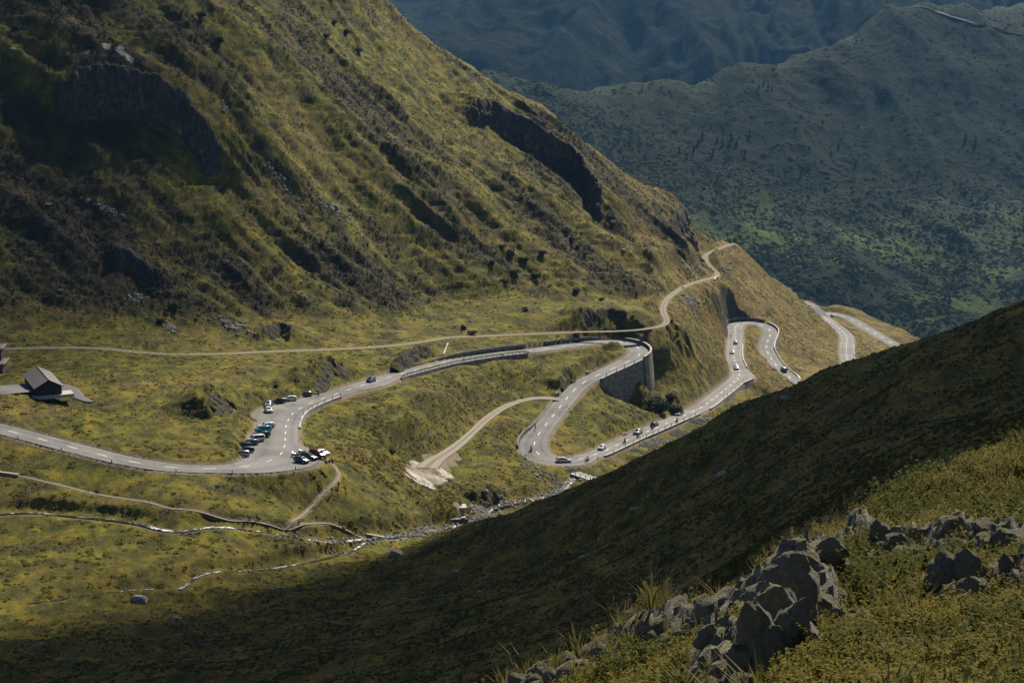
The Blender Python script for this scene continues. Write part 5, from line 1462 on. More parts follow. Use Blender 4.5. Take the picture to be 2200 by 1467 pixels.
def mt_height(x, y):
    w = 60 * fbm(x / 330, y / 330, 2, 211)
    cl = sstep(140, 420, x)             # the right part is a steep ribbed rock face
    return GM(x, y) + 75 * (ridged((x + w) / 300, (y - 0.6 * x + w) / 700, 3, 212) - 0.3) + 16 * fbm(x / 110, y / 110, 3, 213) + 5 * fbm(x / 30, y / 30, 3, 214) \
        + cl * 24 * (ridged((x + 0.3 * w) / 42, y / 420, 3, 215) - 0.3)
def far_material(name, cols, scale, rocky):
    m, nt, b, out = new_mat(name); t = NT(nt); v = t.coord()
    n1 = t.noise(v, 0.012 * scale, 5, 0.6); n2 = t.noise(v, 0.09 * scale, 5, 0.7); n3 = t.noise(v, 0.35 * scale, 3, 0.7)
    c = t.ramp(n2, [(0.3, cols[0]), (0.5, cols[1]), (0.68, cols[2])])
    lowp = t.attr('low')
    c = t.mix(t.math('MULTIPLY', t.rng(n1, 0.50, 0.62, 0, 0.95), lowp), c, t.ramp(n2, [(0.3, (0.060, 0.090, 0.020)), (0.7, (0.115, 0.150, 0.032))]))
    g = t.n("ShaderNodeNewGeometry"); sp = t.n("ShaderNodeSeparateXYZ"); t.l(g.outputs['Normal'], sp.inputs[0])
    st = t.rng(t.math('ADD', sp.outputs[2], t.rng(n2, 0.3, 0.7, -0.12, 0.12)), 0.62, 0.48, 0, rocky)
    rk = t.ramp(t.noise(t.coord(scale=(1, 0.6, 0.18)), 0.05, 6, 0.7), [(0.35, (0.045, 0.045, 0.045)), (0.55, (0.09, 0.09, 0.088)), (0.72, (0.22, 0.215, 0.20))])
    c = t.mix(st, c, rk)
    t.l(c, b.inputs['Base Color']); b.inputs['Roughness'].default_value = 0.95; b.inputs['Specular IOR Level'].default_value = 0.1
    t.l(t.bump(t.math('ADD', n2, t.math('MULTIPLY', n3, 0.6)), 0.8, 5.0), b.inputs['Normal'])
    return m
M_FAR = far_material("scrub_slope", [(0.018, 0.030, 0.016), (0.028, 0.042, 0.020), (0.044, 0.058, 0.026)], 1.0, 0.6)
M_MT = far_material("mountain_side", [(0.020, 0.030, 0.018), (0.036, 0.050, 0.026), (0.060, 0.072, 0.036)], 0.6, 1.0)
def far_sheet(name, f, az, ys, mat):
    YY, AA = np.meshgrid(ys, az, indexing='ij'); x = (AA * YY).ravel(); y = YY.ravel()
    z = f(x, y); low = sstep(1900, 1650, y) * sstep(90, 190, x) if name == 'far_ridge' else 0 * x
    return mesh_np(name, np.stack([x, y, z], 1), grid_faces(len(ys), len(az)), mat, True, dict(low=low), None, 'structure')
far_ridge = far_sheet('far_ridge', far_height, np.linspace(-0.09, 0.30, 330), np.linspace(1172, 2560, 380), M_FAR)
far_mountain = far_sheet('far_mountain', mt_height, np.linspace(-0.16, 0.30, 330), np.linspace(2600, 4500, 300), M_MT)
# the old road cut across the far ridge
FRP = [cast(far_height, px, py, 1500, 2700, 4) for px, py in [(1962,16),(1985,18),(2020,30),(2060,43),(2110,57),(2160,70),(2210,83),(2260,96)]]
FRP = smooth_line(resample(np.array([p for p in FRP if p is not None]), 6), 3)
FRP[:, 2] += 1.2
M_FARROAD = plain("far_gravel", (0.20, 0.19, 0.17), 0.9, var=0.2, scale=0.05)
ribbon('mountain_road', FRP, 3.2, 3.2, M_FARROAD, 4, 0.3, 'structure')

# ------------------------------------------------------------------ unseen clouds above the picture, outlined to throw the shade wanted below
def cloud_mat(dens):
    m, nt, b, out = new_mat("cloud_body"); t = NT(nt)
    b.inputs['Base Color'].default_value = (0.9, 0.9, 0.9, 1); b.inputs['Roughness'].default_value = 1
    b.inputs['Specular IOR Level'].default_value = 0
    tr = t.n("ShaderNodeBsdfTransparent"); mx = t.n("ShaderNodeMixShader")
    n = t.noise(t.coord(), 0.012, 5, 0.6)
    a = t.rng(t.math('ADD', t.attr('body'), t.rng(n, 0.3, 0.7, -0.16, 0.16)), 0.02, 0.55, 0.0, dens)
    t.l(a, mx.inputs[0]); t.l(tr.outputs[0], mx.inputs[1]); t.l(b.outputs[0], mx.inputs[2]); t.l(mx.outputs[0], out.inputs[0])
    return m
def shade_cloud(ground, H, soft, thick, dens, seed):
    """a flat-bottomed cumulus whose shadow covers the given stretch of ground"""
    G = np.array(ground, float)
    k = (H - G[:, 2]) / SUN_DIR.z
    P = np.stack([G[:, 0] + SUN_DIR.x * k, G[:, 1] + SUN_DIR.y * k], 1)
    lo, hi = P.min(0) - soft, P.max(0) + soft
    st = max(hi - lo) / 90.0
    xs = np.arange(lo[0], hi[0] + st, st); ys = np.arange(lo[1], hi[1] + st, st)
    X, Y = np.meshgrid(xs, ys); x, y = X.ravel(), Y.ravel()
    n = len(P); ins = np.zeros(len(x), bool); dist = np.full(len(x), 1e9)
    for i in range(n):
        a, b = P[i], P[(i + 1) % n]
        c = ((a[1] > y) != (b[1] > y)) & (x < (b[0] - a[0]) * (y - a[1]) / (b[1] - a[1] + 1e-12) + a[0]); ins ^= c
        e = b - a; tt = np.clip(((x - a[0]) * e[0] + (y - a[1]) * e[1]) / (e @ e), 0, 1)
        dist = np.minimum(dist, np.hypot(x - a[0] - tt * e[0], y - a[1] - tt * e[1]))
    sd = np.where(ins, dist, -dist) + 0.25 * soft * fbm(x / (soft * 2.5), y / (soft * 2.5), 3, seed)
    body = np.clip((sd + 0.5 * soft) / (2.0 * soft), 0, 1)
    lump = np.sqrt(np.clip(sd / 120, 0, 1)) * thick * (0.55 + 0.6 * np.abs(fbm(x / 90, y / 90, 4, seed + 5))) 
    top = np.stack([x, y, H + lump], 1); bot = np.stack([x, y, H - 0.12 * lump - 0.5], 1)
    F = grid_faces(len(ys), len(xs)); keep = (body[F].max(1) > 0.0); F = F[keep]
    V = np.vstack([top, bot]); FF = np.vstack([F, F[:, ::-1] + len(x)])
    u, inv = np.unique(FF, return_inverse=True)
    bb = np.concatenate([body, body])
    return mesh_np('shade_cloud', V[u], inv.reshape(-1, 4), cloud_mat(dens), True, dict(body=bb[u]), None, 'structure')
def gp(px, py):
    q = cast(h_base, px, py); return q if q is not None else at(px, py, 400)
NS = [gp(*q) for q in [(-420,1410),(-200,1378),(0,1348),(200,1314),(400,1280),(600,1244),(800,1208)]]
NS += [np.array(q, float) for q in [(8,445,-140),(40,440,-130),(70,420,-115),(105,385,-90),(170,330,-60),(240,250,-30),(200,70,-20),(90,52,-14),(40,54,-18),(0,58,-24),(-60,80,-50),(-170,180,-110)]]
shade_cloud(NS, 520, 26, 90, 0.79, 1)

def fp(px, py, d): return at(px, py, d)
shade_cloud([np.array(q, float) for q in [(-115,520,-120),(-92,590,-120),(-80,640,-95),(-60,700,-70),(-40,770,-20),(-70,850,20),(-200,860,60),(-330,760,60),(-330,500,-60),(-200,450,-110)]], 560, 60, 60, 0.34, 4)  # added thin cloud out of view, put here to darken the left hillside
shade_cloud([fp(1050,170,1750),fp(900,60,3000),fp(800,-250,3900),fp(1500,-300,4000),fp(2300,-200,3800),fp(2500,60,2700),fp(2100,-10,2600),fp(1900,20,2500),fp(1500,150,2400),fp(1200,190,2300),fp(1000,180,2100)], 900, 70, 160, 0.46, 2)
shade_cloud([fp(1020,180,1850),fp(1200,205,1960),fp(1500,230,2080),fp(1800,130,2190),fp(2050,60,2300),fp(2500,60,2350),fp(2500,400,1900),fp(2000,420,1850),fp(1700,430,1780),fp(1450,400,1700),fp(1150,290,1720)], 800, 60, 120, 0.30, 5)
shade_cloud([fp(1480,480,1600),fp(1640,440,1700),fp(1800,540,1700),fp(1880,520,1720),fp(2060,480,1800),fp(2120,600,1680),fp(2500,560,1700),fp(2500,800,1500),fp(1900,760,1450),fp(1700,640,1500)], 700, 60, 120, 0.30, 3)
# ------------------------------------------------------------------ air between here and the far side of the valley
hm, hnt, hb, hout = new_mat("valley_haze"); hnt.nodes.remove(hb)
pv = hnt.nodes.new("ShaderNodeVolumePrincipled")
pv.inputs['Color'].default_value = (0.20, 0.50, 1.0, 1)
pv.inputs['Density'].default_value = 0.00004
pv.inputs['Anisotropy'].default_value = 0.3
hnt.links.new(pv.outputs[0], hout.inputs['Volume'])
hz = MB().box((150, 2290, -100), (2900, 4720, 900)).build('haze', hm, kind='stuff')
# ------------------------------------------------------------------ instancing of plants and stones that nobody could count
def instancer(name, proto_objs, P, scale, rot=None, nrm_tilt=None, kind='stuff'):
    """points carry their own scale and turn; a small node tree puts one of the shapes on each"""
    n = len(P)
    me = bpy.data.meshes.new(name); me.vertices.add(n); me.vertices.foreach_set("co", np.asarray(P, np.float32).ravel())
    a = me.attributes.new("sc", 'FLOAT', 'POINT'); a.data.foreach_set("value", np.asarray(scale, np.float32))
    a = me.attributes.new("rz", 'FLOAT_VECTOR', 'POINT')
    R = np.zeros((n, 3), np.float32); R[:, 2] = RNG.random(n) * 6.283
    if nrm_tilt is not None: R[:, :2] = nrm_tilt
    a.data.foreach_set("vector", R.ravel())
    a = me.attributes.new("ix", 'INT', 'POINT'); a.data.foreach_set("value", RNG.integers(0, len(proto_objs), n).astype(np.int32))
    o = bpy.data.objects.new(name, me); link(o); o['kind'] = kind
    ng = bpy.data.node_groups.new(name + "_nodes", 'GeometryNodeTree')
    ng.interface.new_socket("Geometry", in_out='INPUT', socket_type='NodeSocketGeometry')
    ng.interface.new_socket("Geometry", in_out='OUTPUT', socket_type='NodeSocketGeometry')
    N = ng.nodes; i = N.new("NodeGroupInput"); u = N.new("NodeGroupOutput"); ip = N.new("GeometryNodeInstanceOnPoints")
    g2i = N.new("GeometryNodeGeometryToInstance")
    for p in reversed(proto_objs):
        oi = N.new("GeometryNodeObjectInfo"); oi.inputs['Object'].default_value = p; oi.inputs['As Instance'].default_value = True
        oi.transform_space = 'ORIGINAL'
        ng.links.new(oi.outputs['Geometry'], g2i.inputs[0])
    def attr(nm, tp):
        x = N.new("GeometryNodeInputNamedAttribute"); x.data_type = tp; x.inputs['Name'].default_value = nm
        return [s for s in x.outputs if s.enabled and s.name == 'Attribute'][0]
    ng.links.new(i.outputs[0], ip.inputs['Points'])
    ng.links.new(g2i.outputs[0], ip.inputs['Instance'])
    ip.inputs['Pick Instance'].default_value = True
    ng.links.new(attr("ix", 'INT'), ip.inputs['Instance Index'])
    ng.links.new(attr("rz", 'FLOAT_VECTOR'), ip.inputs['Rotation'])
    ng.links.new(attr("sc", 'FLOAT'), ip.inputs['Scale'])
    ng.links.new(ip.outputs[0], u.inputs[0])
    m = o.modifiers.new("scatter", 'NODES'); m.node_group = ng
    return o
PROTO = bpy.data.collections.new("plant_shapes")      # sources only: never linked to the scene
def proto(name, V, F, mat, smooth=False):
    me = bpy.data.meshes.new(name); me.from_pydata([tuple(map(float, v)) for v in V], [], [tuple(map(int, f)) for f in F]); me.materials.append(mat)
    if smooth: me.polygons.foreach_set("use_smooth", [True] * len(me.polygons))
    me.update(); o = bpy.data.objects.new(name, me); PROTO.objects.link(o); return o
def leaf_mat(name, cols, trans=0.25, rough=0.55, spec=0.4, sc=0.4):
    m, nt, b, out = new_mat(name); t = NT(nt)
    oi = t.n("ShaderNodeObjectInfo"); g = t.n("ShaderNodeNewGeometry")
    r = t.math('ADD', t.math('MULTIPLY', oi.outputs['Random'], 0.55), t.math('MULTIPLY', g.outputs['Random Per Island'], 0.45))
    n = t.noise(t.coord(src='Object'), sc, 2)
    c = t.ramp(r, [(i / (len(cols) - 1), c) for i, c in enumerate(cols)])
    t.l(c, b.inputs['Base Color']); b.inputs['Roughness'].default_value = rough; b.inputs['Specular IOR Level'].default_value = spec
    if trans:
        tl = t.n("ShaderNodeBsdfTranslucent"); t.l(c, tl.inputs[0]); mx = t.n("ShaderNodeMixShader"); mx.inputs[0].default_value = trans
        t.l(b.outputs[0], mx.inputs[1]); t.l(tl.outputs[0], mx.inputs[2]); t.l(mx.outputs[0], out.inputs[0])
    return m
def clump(seed, n, r, h, leaf, flat=0.6):
    """a low dome of leaf-sized faces with gaps"""
    g = np.random.default_rng(seed); V = []; F = []
    for k in range(n):
        t = g.random() * 6.283; q = math.sqrt(g.random()); z = h * (1 - q * q) * (0.55 + 0.5 * g.random())
        c = np.array([math.cos(t) * q * r, math.sin(t) * q * r, max(z, 0.02)])
        nrm = np.array([math.cos(t) * q, math.sin(t) * q, flat]) + g.normal(0, 0.45, 3); nrm /= np.linalg.norm(nrm)
        a = np.cross(nrm, g.normal(0, 1, 3)); a /= np.linalg.norm(a); b = np.cross(nrm, a); s = leaf * (0.6 + 0.8 * g.random())
        i = len(V); V += [c + a * s, c + b * s * 0.7, c - a * s, c - b * s * 0.7]; F.append((i, i + 1, i + 2, i + 3))
    return V, F
M_SHRUB = leaf_mat("heath_leaves", [(0.036, 0.038, 0.010), (0.058, 0.054, 0.014), (0.082, 0.066, 0.026), (0.118, 0.098, 0.022)], 0.35, 0.8, 0.1)
M_HERB = leaf_mat("meadow_herbs", [(0.055, 0.059, 0.008), (0.098, 0.094, 0.008), (0.190, 0.162, 0.009), (0.13, 0.092, 0.018)], 0.4, 0.75, 0.1)
M_SCRUB = leaf_mat("alder_leaves", [(0.026, 0.040, 0.018), (0.042, 0.060, 0.024), (0.066, 0.084, 0.034)], 0.4, 0.8, 0.1)
SHR = [proto("heath_clump", *clump(k, 34, 0.8, 0.40, 0.20, 1.0), M_SHRUB) for k in range(4)]
HRB = [proto("herb_clump", *clump(40 + k, 22, 0.65, 0.22, 0.17, 1.5), M_HERB) for k in range(3)]
SCR = [proto("alder_clump", *clump(80 + k, 50, 1.0, 0.62, 0.24, 1.1), M_SCRUB) for k in range(4)]

def scatter_ground(n, seed, accept, y0=380, y1=1120):
    g = np.random.default_rng(seed)
    y = y0 + (y1 - y0) * g.random(n) ** 1.15; x = (g.random(n) * 0.56 - 0.28) * y
    h, m = h_final(x, y, masks=True)
    p = accept(x, y, m, g); k = g.random(n) < p
    return np.stack([x, y, h], 1)[k], {q: v[k] for q, v in m.items()}, g
free = lambda m: sstep(0.4, 2.0, m['tt']) * sstep(0.1, 1.0, m['tkt']) * sstep(0.1, 0.8, m['pt']) * sstep(0.2, 1.0, m['vt']) * (m['rock'] < 0.3) * (m['dirt'] < 0.35)
P, m, g = scatter_ground(340000, 5, lambda x, y, m, g: free(m) * np.clip(m['shr'] * 1.15 - 0.12, 0, 1) * (1 - m['near']))
instancer('heath_shrubs', SHR, P - [0, 0, 0.05], np.clip(g.lognormal(-0.78, 0.40, len(P)), 0.2, 1.3) * (0.7 + 0.5 * m['hill']))
P, m, g = scatter_ground(120000, 6, lambda x, y, m, g: free(m) * (1 - m['near']) * (0.12 + 0.8 * sstep(0.05, 0.5, fbm(x / 11, y / 11, 3, 301))) * sstep(760, 600, y))
instancer('meadow_tufts', HRB, P - [0, 0, 0.04], np.clip(g.lognormal(-0.15, 0.35, len(P)), 0.35, 1.6))
M_SLOPEG = leaf_mat("slope_grass_blades", [(0.040, 0.042, 0.010), (0.066, 0.064, 0.012), (0.095, 0.082, 0.016), (0.13, 0.10, 0.026)], 0.35, 0.85, 0.06)
HGRP = [proto("slope_clump", *clump(180 + k, 20, 0.8, 0.30, 0.20, 0.8), M_SLOPEG) for k in range(3)]
P, m, g = scatter_ground(300000, 8, lambda x, y, m, g: free(m) * m['near'] * (0.25 + 0.75 * sstep(-0.25, 0.3, fbm(x / 9, y / 14, 3, 302))), 60, 470)
instancer('slope_heath', HGRP, P - [0, 0, 0.05], np.clip(g.lognormal(-1.1, 0.4, len(P)), 0.15, 0.7))
# grass over the whole big hillside
GRASSM = leaf_mat("hill_grass_blades", [(0.034, 0.034, 0.008), (0.062, 0.056, 0.010), (0.106, 0.084, 0.012), (0.155, 0.110, 0.020)], 0.4, 0.8, 0.08)
HGR = [proto("grass_clump", *clump(140 + k, 16, 0.8, 0.26, 0.20, 0.7), GRASSM) for k in range(3)]
P, m, g = scatter_ground(430000, 16, lambda x, y, m, g: free(m) * (1 - m['near']) * np.clip(1.05 - 0.8 * m['shr'], 0, 1) * sstep(-0.35, 0.25, fbm(x / 5, y / 7, 3, 303)) * sstep(0.15, 0.5, m['hill'] + 0.25), 480, 1060)
instancer('hill_grass', HGR, P - [0, 0, 0.06], np.clip(g.lognormal(-0.75, 0.38, len(P)), 0.2, 1.1))
# scrub on the far side of the valley
g = np.random.default_rng(9); n = 130000
y = 1400 + 1000 * g.random(n) ** 1.2; x = (g.random(n) * 0.34 - 0.05) * y
den = (0.14 + 0.7 * sstep(2000, 1700, y)) * (0.45 + 0.55 * sstep(-0.2, 0.3, fbm(x / 40, y / 50, 4, 310))) * (1 - 0.9 * sstep(1900, 1650, y) * sstep(90, 190, x) * sstep(0.02, 0.25, fbm(x / 60 + 3, y / 80, 3, 312)))
k = g.random(n) < den
x, y = x[k], y[k]; z = far_height(x, y)
instancer('alder_scrub', SCR, np.stack([x, y, z - 0.3], 1), np.clip(g.lognormal(0.25, 0.42, len(x)), 0.5, 3.2))
# ------------------------------------------------------------------ single bushes, trees, boulders
def rock_mesh(name, seed, mat, sub=3, cuts=9, rough=0.10, sharp=None):
    """boulder: a lump cut by planes, then weathered"""
    g = np.random.default_rng(seed); bm = bmesh.new(); bmesh.ops.create_icosphere(bm, subdivisions=sub, radius=1.0)
    P = np.array([v.co[:] for v in bm.verts])
    for _ in range(cuts):
        n = g.normal(0, 1, 3); n[2] = abs(n[2]) * 0.8 + n[2] * 0.2; n /= np.linalg.norm(n); d = 0.52 + 0.34 * g.random()
        s = P @ n; P = P - np.maximum(s - d, 0)[:, None] * n * 0.92
    P *= 1 + rough * fbm(P[:, 0] * 2.2 + seed, P[:, 1] * 2.2 + P[:, 2] * 1.7, 3, seed)[:, None]
    P += 0.035 * np.stack([fbm(P[:, 1] * 6 + k, P[:, 2] * 6 + P[:, 0] * 3, 2, seed + k) for k in (1, 2, 3)], 1)
    if sharp:
        q_ = np.round(2.5 * fbm(P[:, 0] * 1.6 + P[:, 2] * 1.1 + seed, P[:, 1] * 1.6 - P[:, 2] * 1.3, 2, seed + 9)) / 2.5
        P *= (1 + 0.16 * q_ + 0.07 * ridged(P[:, 0] * 3 + P[:, 2] * 2, P[:, 1] * 3 - P[:, 2] * 2, 2, seed + 11))[:, None]
    for v, p in zip(bm.verts, P): v.co = p
    me = bpy.data.meshes.new(name); bm.to_mesh(me); bm.free(); me.materials.append(mat)
    me.polygons.foreach_set("use_smooth", [True] * len(me.polygons))
    if sharp: me.set_sharp_from_angle(angle=math.radians(sharp))
    return me
def rock_mat(name, base, lichen=0.35, scale=1.0, cracks=True):
    m, nt, b, out = new_mat(name); t = NT(nt); v = t.coord()
    n1 = t.noise(v, 1.3 * scale, 6, 0.7); n2 = t.noise(v, 5 * scale, 5, 0.75); n3 = t.noise(v, 2.1 * scale, 4, 0.7, 0.8); vo = t.voro(t.coord(scale=(1, 1, 2.2), rot=(0.4, 0.3, 0)), 1.7 * scale, 'DISTANCE_TO_EDGE')
    c = t.ramp(t.math('ADD', t.math('MULTIPLY', n1, 0.55), t.math('MULTIPLY', n2, 0.45)), [(0.32, tuple(x * 0.40 for x in base)), (0.5, base), (0.64, tuple(x * 1.5 for x in base)), (0.76, tuple(x * 2.1 for x in base))])
    c = t.mix(t.rng(n3, 0.53, 0.60, 0, lichen), c, (0.17, 0.155, 0.055))
    c = t.mix(t.rng(t.noise(v, 3.3 * scale, 4, 0.7), 0.60, 0.68, 0, 0.6), c, tuple(x * 2.6 for x in base))
    if not cracks:
        g_ = t.n('ShaderNodeNewGeometry'); sz = t.n('ShaderNodeSeparateXYZ'); t.l(g_.outputs['Normal'], sz.inputs[0])
        c = t.mix(t.rng(t.math('ADD', sz.outputs[2], t.rng(n1, 0.3, 0.7, -0.4, 0.4)), 0.70, 0.95, 0, 0.75), c, (0.085, 0.078, 0.022))
    if cracks: c = t.mix(t.rng(vo, 0.0, 0.03, 0.75, 0), c, (0.02, 0.018, 0.015))
    t.l(c, b.inputs['Base Color']); b.inputs['Roughness'].default_value = 0.9; b.inputs['Specular IOR Level'].default_value = 0.25
    t.l(t.bump(t.math('ADD', t.math('ADD', n2, n1), t.rng(vo, 0, 0.06, 0, 0.5 if cracks else 0.0)), 1.0, 0.09 / scale), b.inputs['Normal'])
    return m
M_BOULDER = rock_mat("grey_boulder", (0.25, 0.235, 0.21), 0.2, 0.8)
RK = [rock_mesh('boulder', k, M_BOULDER) for k in range(5)]
def ground_at(px, py):
    q = gnd(px, py, 40)
    if q is None: return None
    q[2] = hf(q[0], q[1]); return q
def boulder(px, py, s, label, sq=0.55, group="boulders on the grass slopes"):
    q = ground_at(px, py)
    if q is None: return
    o = bpy.data.objects.new('boulder', RK[int(RNG.integers(0, 5))]); link(o)
    o.location = (q[0], q[1], q[2] + s * sq * 0.10); o.rotation_euler = (RNG.normal(0, .1), RNG.normal(0, .1), RNG.random() * 6.28); o.scale = (s * 0.62, s * 0.5, s * sq * 0.62)
    tag(o, label, 'boulder', group)
for px, py, s, lb in [(1555, 1074, 2.6, "pale flat boulder in the middle of the dark slope"), (1688, 906, 2.0, "pale boulder high on the dark slope below the second hairpin"),
    (303, 1288, 3.6, "big grey boulder on the meadow at the edge of the shadow"), (377, 1331, 2.0, "pale block just inside the shadow below the big meadow boulder"),
    (1362, 1091, 1.7, "small pale stone on the dark slope left of the flat boulder"), (977, 1229, 2.2, "pale slanted stone on the dark slope left of centre"),
    (868, 1299, 1.6, "low grey stone in the shade below the slanted stone"), (1030, 1362, 1.3, "pale upright stone low on the dark slope at the bottom centre"),
    (851, 1190, 3.2, "long grey boulder where the sunlit grass meets the shadow"), (1250, 1308, 1.1, "small stone in the shade left of the sunlit foreground"),
    (1874, 869, 1.8, "pale stone on the dark slope at far right"), (2066, 808, 1.5, "small pale stone near the dark skyline at right"), (2176, 887, 2.2, "pale stone at the right edge of the dark slope"),
    (2174, 778, 1.5, "pale stone just under the skyline at the right edge"), (603, 1266, 2.0, "low stone in the shaded grass left of centre"), (690, 1257, 1.5, "pale stone in the shaded grass near the shadow edge"),
    (90, 1420, 2.0, "pale stone in the shaded lower left corner"), (1316, 477, 2.6, "grey boulder on the sunlit spur, larger of two"), (1338, 537, 1.9, "grey boulder on the sunlit spur, smaller of two"),
    (1011, 690, 1.8, "pale boulder on the hillside above the gravel track"), (30, 108, 2.4, "pale boulder near the upper left corner"), (330, 866, 0.9, "small pale stone on the meadow left of the rock face"),
    (543, 785, 1.0, "small grey stone in the grass above the upper bay"), (130, 626, 1.6, "pale flat stone on the lower left hillside"), (105, 438, 2.0, "pale stone on the dark left hillside")]:
    boulder(px, py, s, lb)

def leaf_ball(seed, n, r, h, leaf):
    g = np.random.default_rng(seed); V = []; F = []
    lobes = [(np.array([g.normal(0, .34) * r, g.normal(0, .34) * r, h * (0.22 + 0.30 * g.random())]), r * (0.42 + 0.25 * g.random())) for _ in range(7)]
    for k in range(n):
        c0, rr = lobes[g.integers(0, 7)]; d = g.normal(0, 1, 3); d /= np.linalg.norm(d); q = rr * (0.62 + 0.42 * g.random()); c = c0 + d * q * np.array([1, 1, 0.85]); c[2] = max(c[2], 0.05)
        nrm = d + g.normal(0, 0.5, 3); nrm /= np.linalg.norm(nrm); a = np.cross(nrm, g.normal(0, 1, 3)); a /= np.linalg.norm(a); b = np.cross(nrm, a); s = leaf * (0.6 + 0.8 * g.random())
        i = len(V); V += [c + a * s, c + b * s * .75, c - a * s, c - b * s * .75]; F.append((i, i + 1, i + 2, i + 3))
    return V, F
M_BUSH = leaf_mat("green_alder_leaves", [(0.024, 0.032, 0.011), (0.040, 0.050, 0.015), (0.060, 0.068, 0.020)], 0.3, 0.7, 0.2)
M_BARK = plain("bark", (0.05, 0.04, 0.03), 0.9, var=0.3, scale=2)
BM_ = []
for k in range(4):
    me = bpy.data.meshes.new('crown'); V, F = leaf_ball(200 + k, 520, 1.0, 1.5, 0.13); me.from_pydata([tuple(v) for v in V], [], F); me.materials.append(M_BUSH); me.update(); BM_.append(me)
_st = MB()
for k in range(5): _st.tube((0, 0, -0.3), (0.35 * math.cos(k * 1.3), 0.35 * math.sin(k * 1.3), 0.95), 0.06, 0.02, 5)
STEMS = _st.build('stems', M_BARK, link_it=False).data
def bush(px, py, s, where, kind='bush'):
    q = ground_at(px, py)
    if q is None: return
    r = empty('bush', tuple(q), RNG.random() * 6.28, where, 'bush', "single dark bushes on the hillsides"); sc = s / 2.3
    r.scale = (sc * (0.9 + .2 * RNG.random()), sc * (0.9 + .2 * RNG.random()), sc * (0.8 + .3 * RNG.random()))
    link(bpy.data.objects.new('crown', BM_[int(RNG.integers(0, 4))]), r); link(bpy.data.objects.new('stems', STEMS), r)
for px, py, s, w in [(1096, 552, 5.0, "round dark bush, topmost of the gully clump left of the dark cliff"), (1124, 562, 4.6, "dark bush on the right side of the gully clump"), (1078, 534, 3.6, "small dark bush above the gully clump"), (1166, 548, 4.0, "grey-green bush right of the gully clump"),
    (1106, 590, 4.2, "dark bush in the middle of the gully clump"), (1150, 600, 4.8, "broad dark bush at the lower right of the gully clump"), (1082, 606, 4.0, "dark bush at the lower left of the gully clump"), (1058, 566, 3.2, "small bush left of the gully clump"),
    (1238, 628, 3.8, "dark bush halfway between the gully clump and the gravel track"), (1130, 668, 3.0, "small dark bush low on the hillside below the gully clump"), (470, 92, 4.6, "dark bush near the top of the left hillside"), (433, 36, 4.0, "dark bush at the top edge of the left hillside"),
    (34, 66, 4.0, "dark bush in the upper left corner"), (370, 662, 4.6, "dark round bush at the foot of the left hillside"), (345, 694, 3.0, "small dark bush above the left end of the gravel track"), (1015, 719, 3.4, "dark bush standing right beside the gravel track"),
    (996, 708, 3.4, "taller dark bush just left of the bush by the track"), (843, 972, 2.6, "lone dark bush on the grass bank above the white ground patch"), (592, 832, 1.8, "tiny dark bush above the upper parking bay"), (1420, 882, 9.0, "large rounded bush below the tall hairpin wall"),
    (1394, 872, 6.5, "smaller bush on the left of the large bush below the hairpin wall"), (1447, 886, 6.5, "bush on the right of the large bush below the hairpin wall"), (1440, 860, 6.0, "bush behind the large bush below the hairpin wall"), (1215, 500, 3.4, "yellow-green bush at the lower end of the dark cliff, uppermost of the row"),
    (1228, 517, 3.4, "second bush down in the row at the lower end of the dark cliff"), (1241, 534, 3.0, "third bush down in the row at the lower end of the dark cliff"), (1256, 549, 3.0, "lowest bush in the row at the lower end of the dark cliff"),
    (700, 80, 3.8, "bush in the slanting row near the skyline, left end"), (718, 52, 3.4, "bush above the slanting row near the skyline"), (745, 72, 3.8, "bush in the middle of the slanting row near the skyline"), (771, 112, 4.0, "bush at the right end of the slanting row near the skyline"),
    (320, 628, 3.6, "dark bush on the small rock step of the left hillside"), (1352, 694, 2.4, "small dark bush at the bend of the gravel track"), (1291, 646, 3.0, "dark bush above the bend of the gravel track"), (500, 366, 2.8, "small dark bush below the big left rock"), (1442, 690, 2.0, "small bush right of the gravel track bend")]:
    bush(px, py, s, w)

# conifers across the valley
M_NEEDLE = leaf_mat("spruce_needles", [(0.012, 0.020, 0.012), (0.020, 0.032, 0.016), (0.030, 0.042, 0.020)], 0.1, 0.8, 0.1)
def spruce_crown(seed):
    g = np.random.default_rng(seed); V = []; F = []
    for k in range(420):
        f = g.random() ** 0.8; z = 0.10 + 0.90 * f; R = 0.23 * (1 - f) ** 0.85 * (0.75 + 0.35 * math.sin(f * 40 + seed)) + 0.012
        t = g.random() * 6.283; q = R * (0.45 + 0.6 * math.sqrt(g.random())); c = np.array([math.cos(t) * q, math.sin(t) * q, z]); o = np.array([math.cos(t), math.sin(t), -0.45]); s = 0.035 * (1.2 - f) + 0.012
        a = o * s * 1.6; b = np.cross(o, [0, 0, 1]) * s
        i = len(V); V += [c + a, c + b, c - a * .6, c - b]; F.append((i, i + 1, i + 2, i + 3))
    me = bpy.data.meshes.new('crown'); me.from_pydata([tuple(v) for v in V], [], F); me.materials.append(M_NEEDLE); me.update(); return me
SPC = [spruce_crown(k) for k in range(3)]
SPT = MB().tube((0, 0, -0.03), (0, 0, 0.9), 0.022, 0.004, 6).build('trunk', M_BARK, link_it=False).data
ORD26 = ORD + 'thirteenth fourteenth fifteenth sixteenth seventeenth eighteenth nineteenth twentieth twenty-first twenty-second twenty-third twenty-fourth twenty-fifth twenty-sixth'.split()
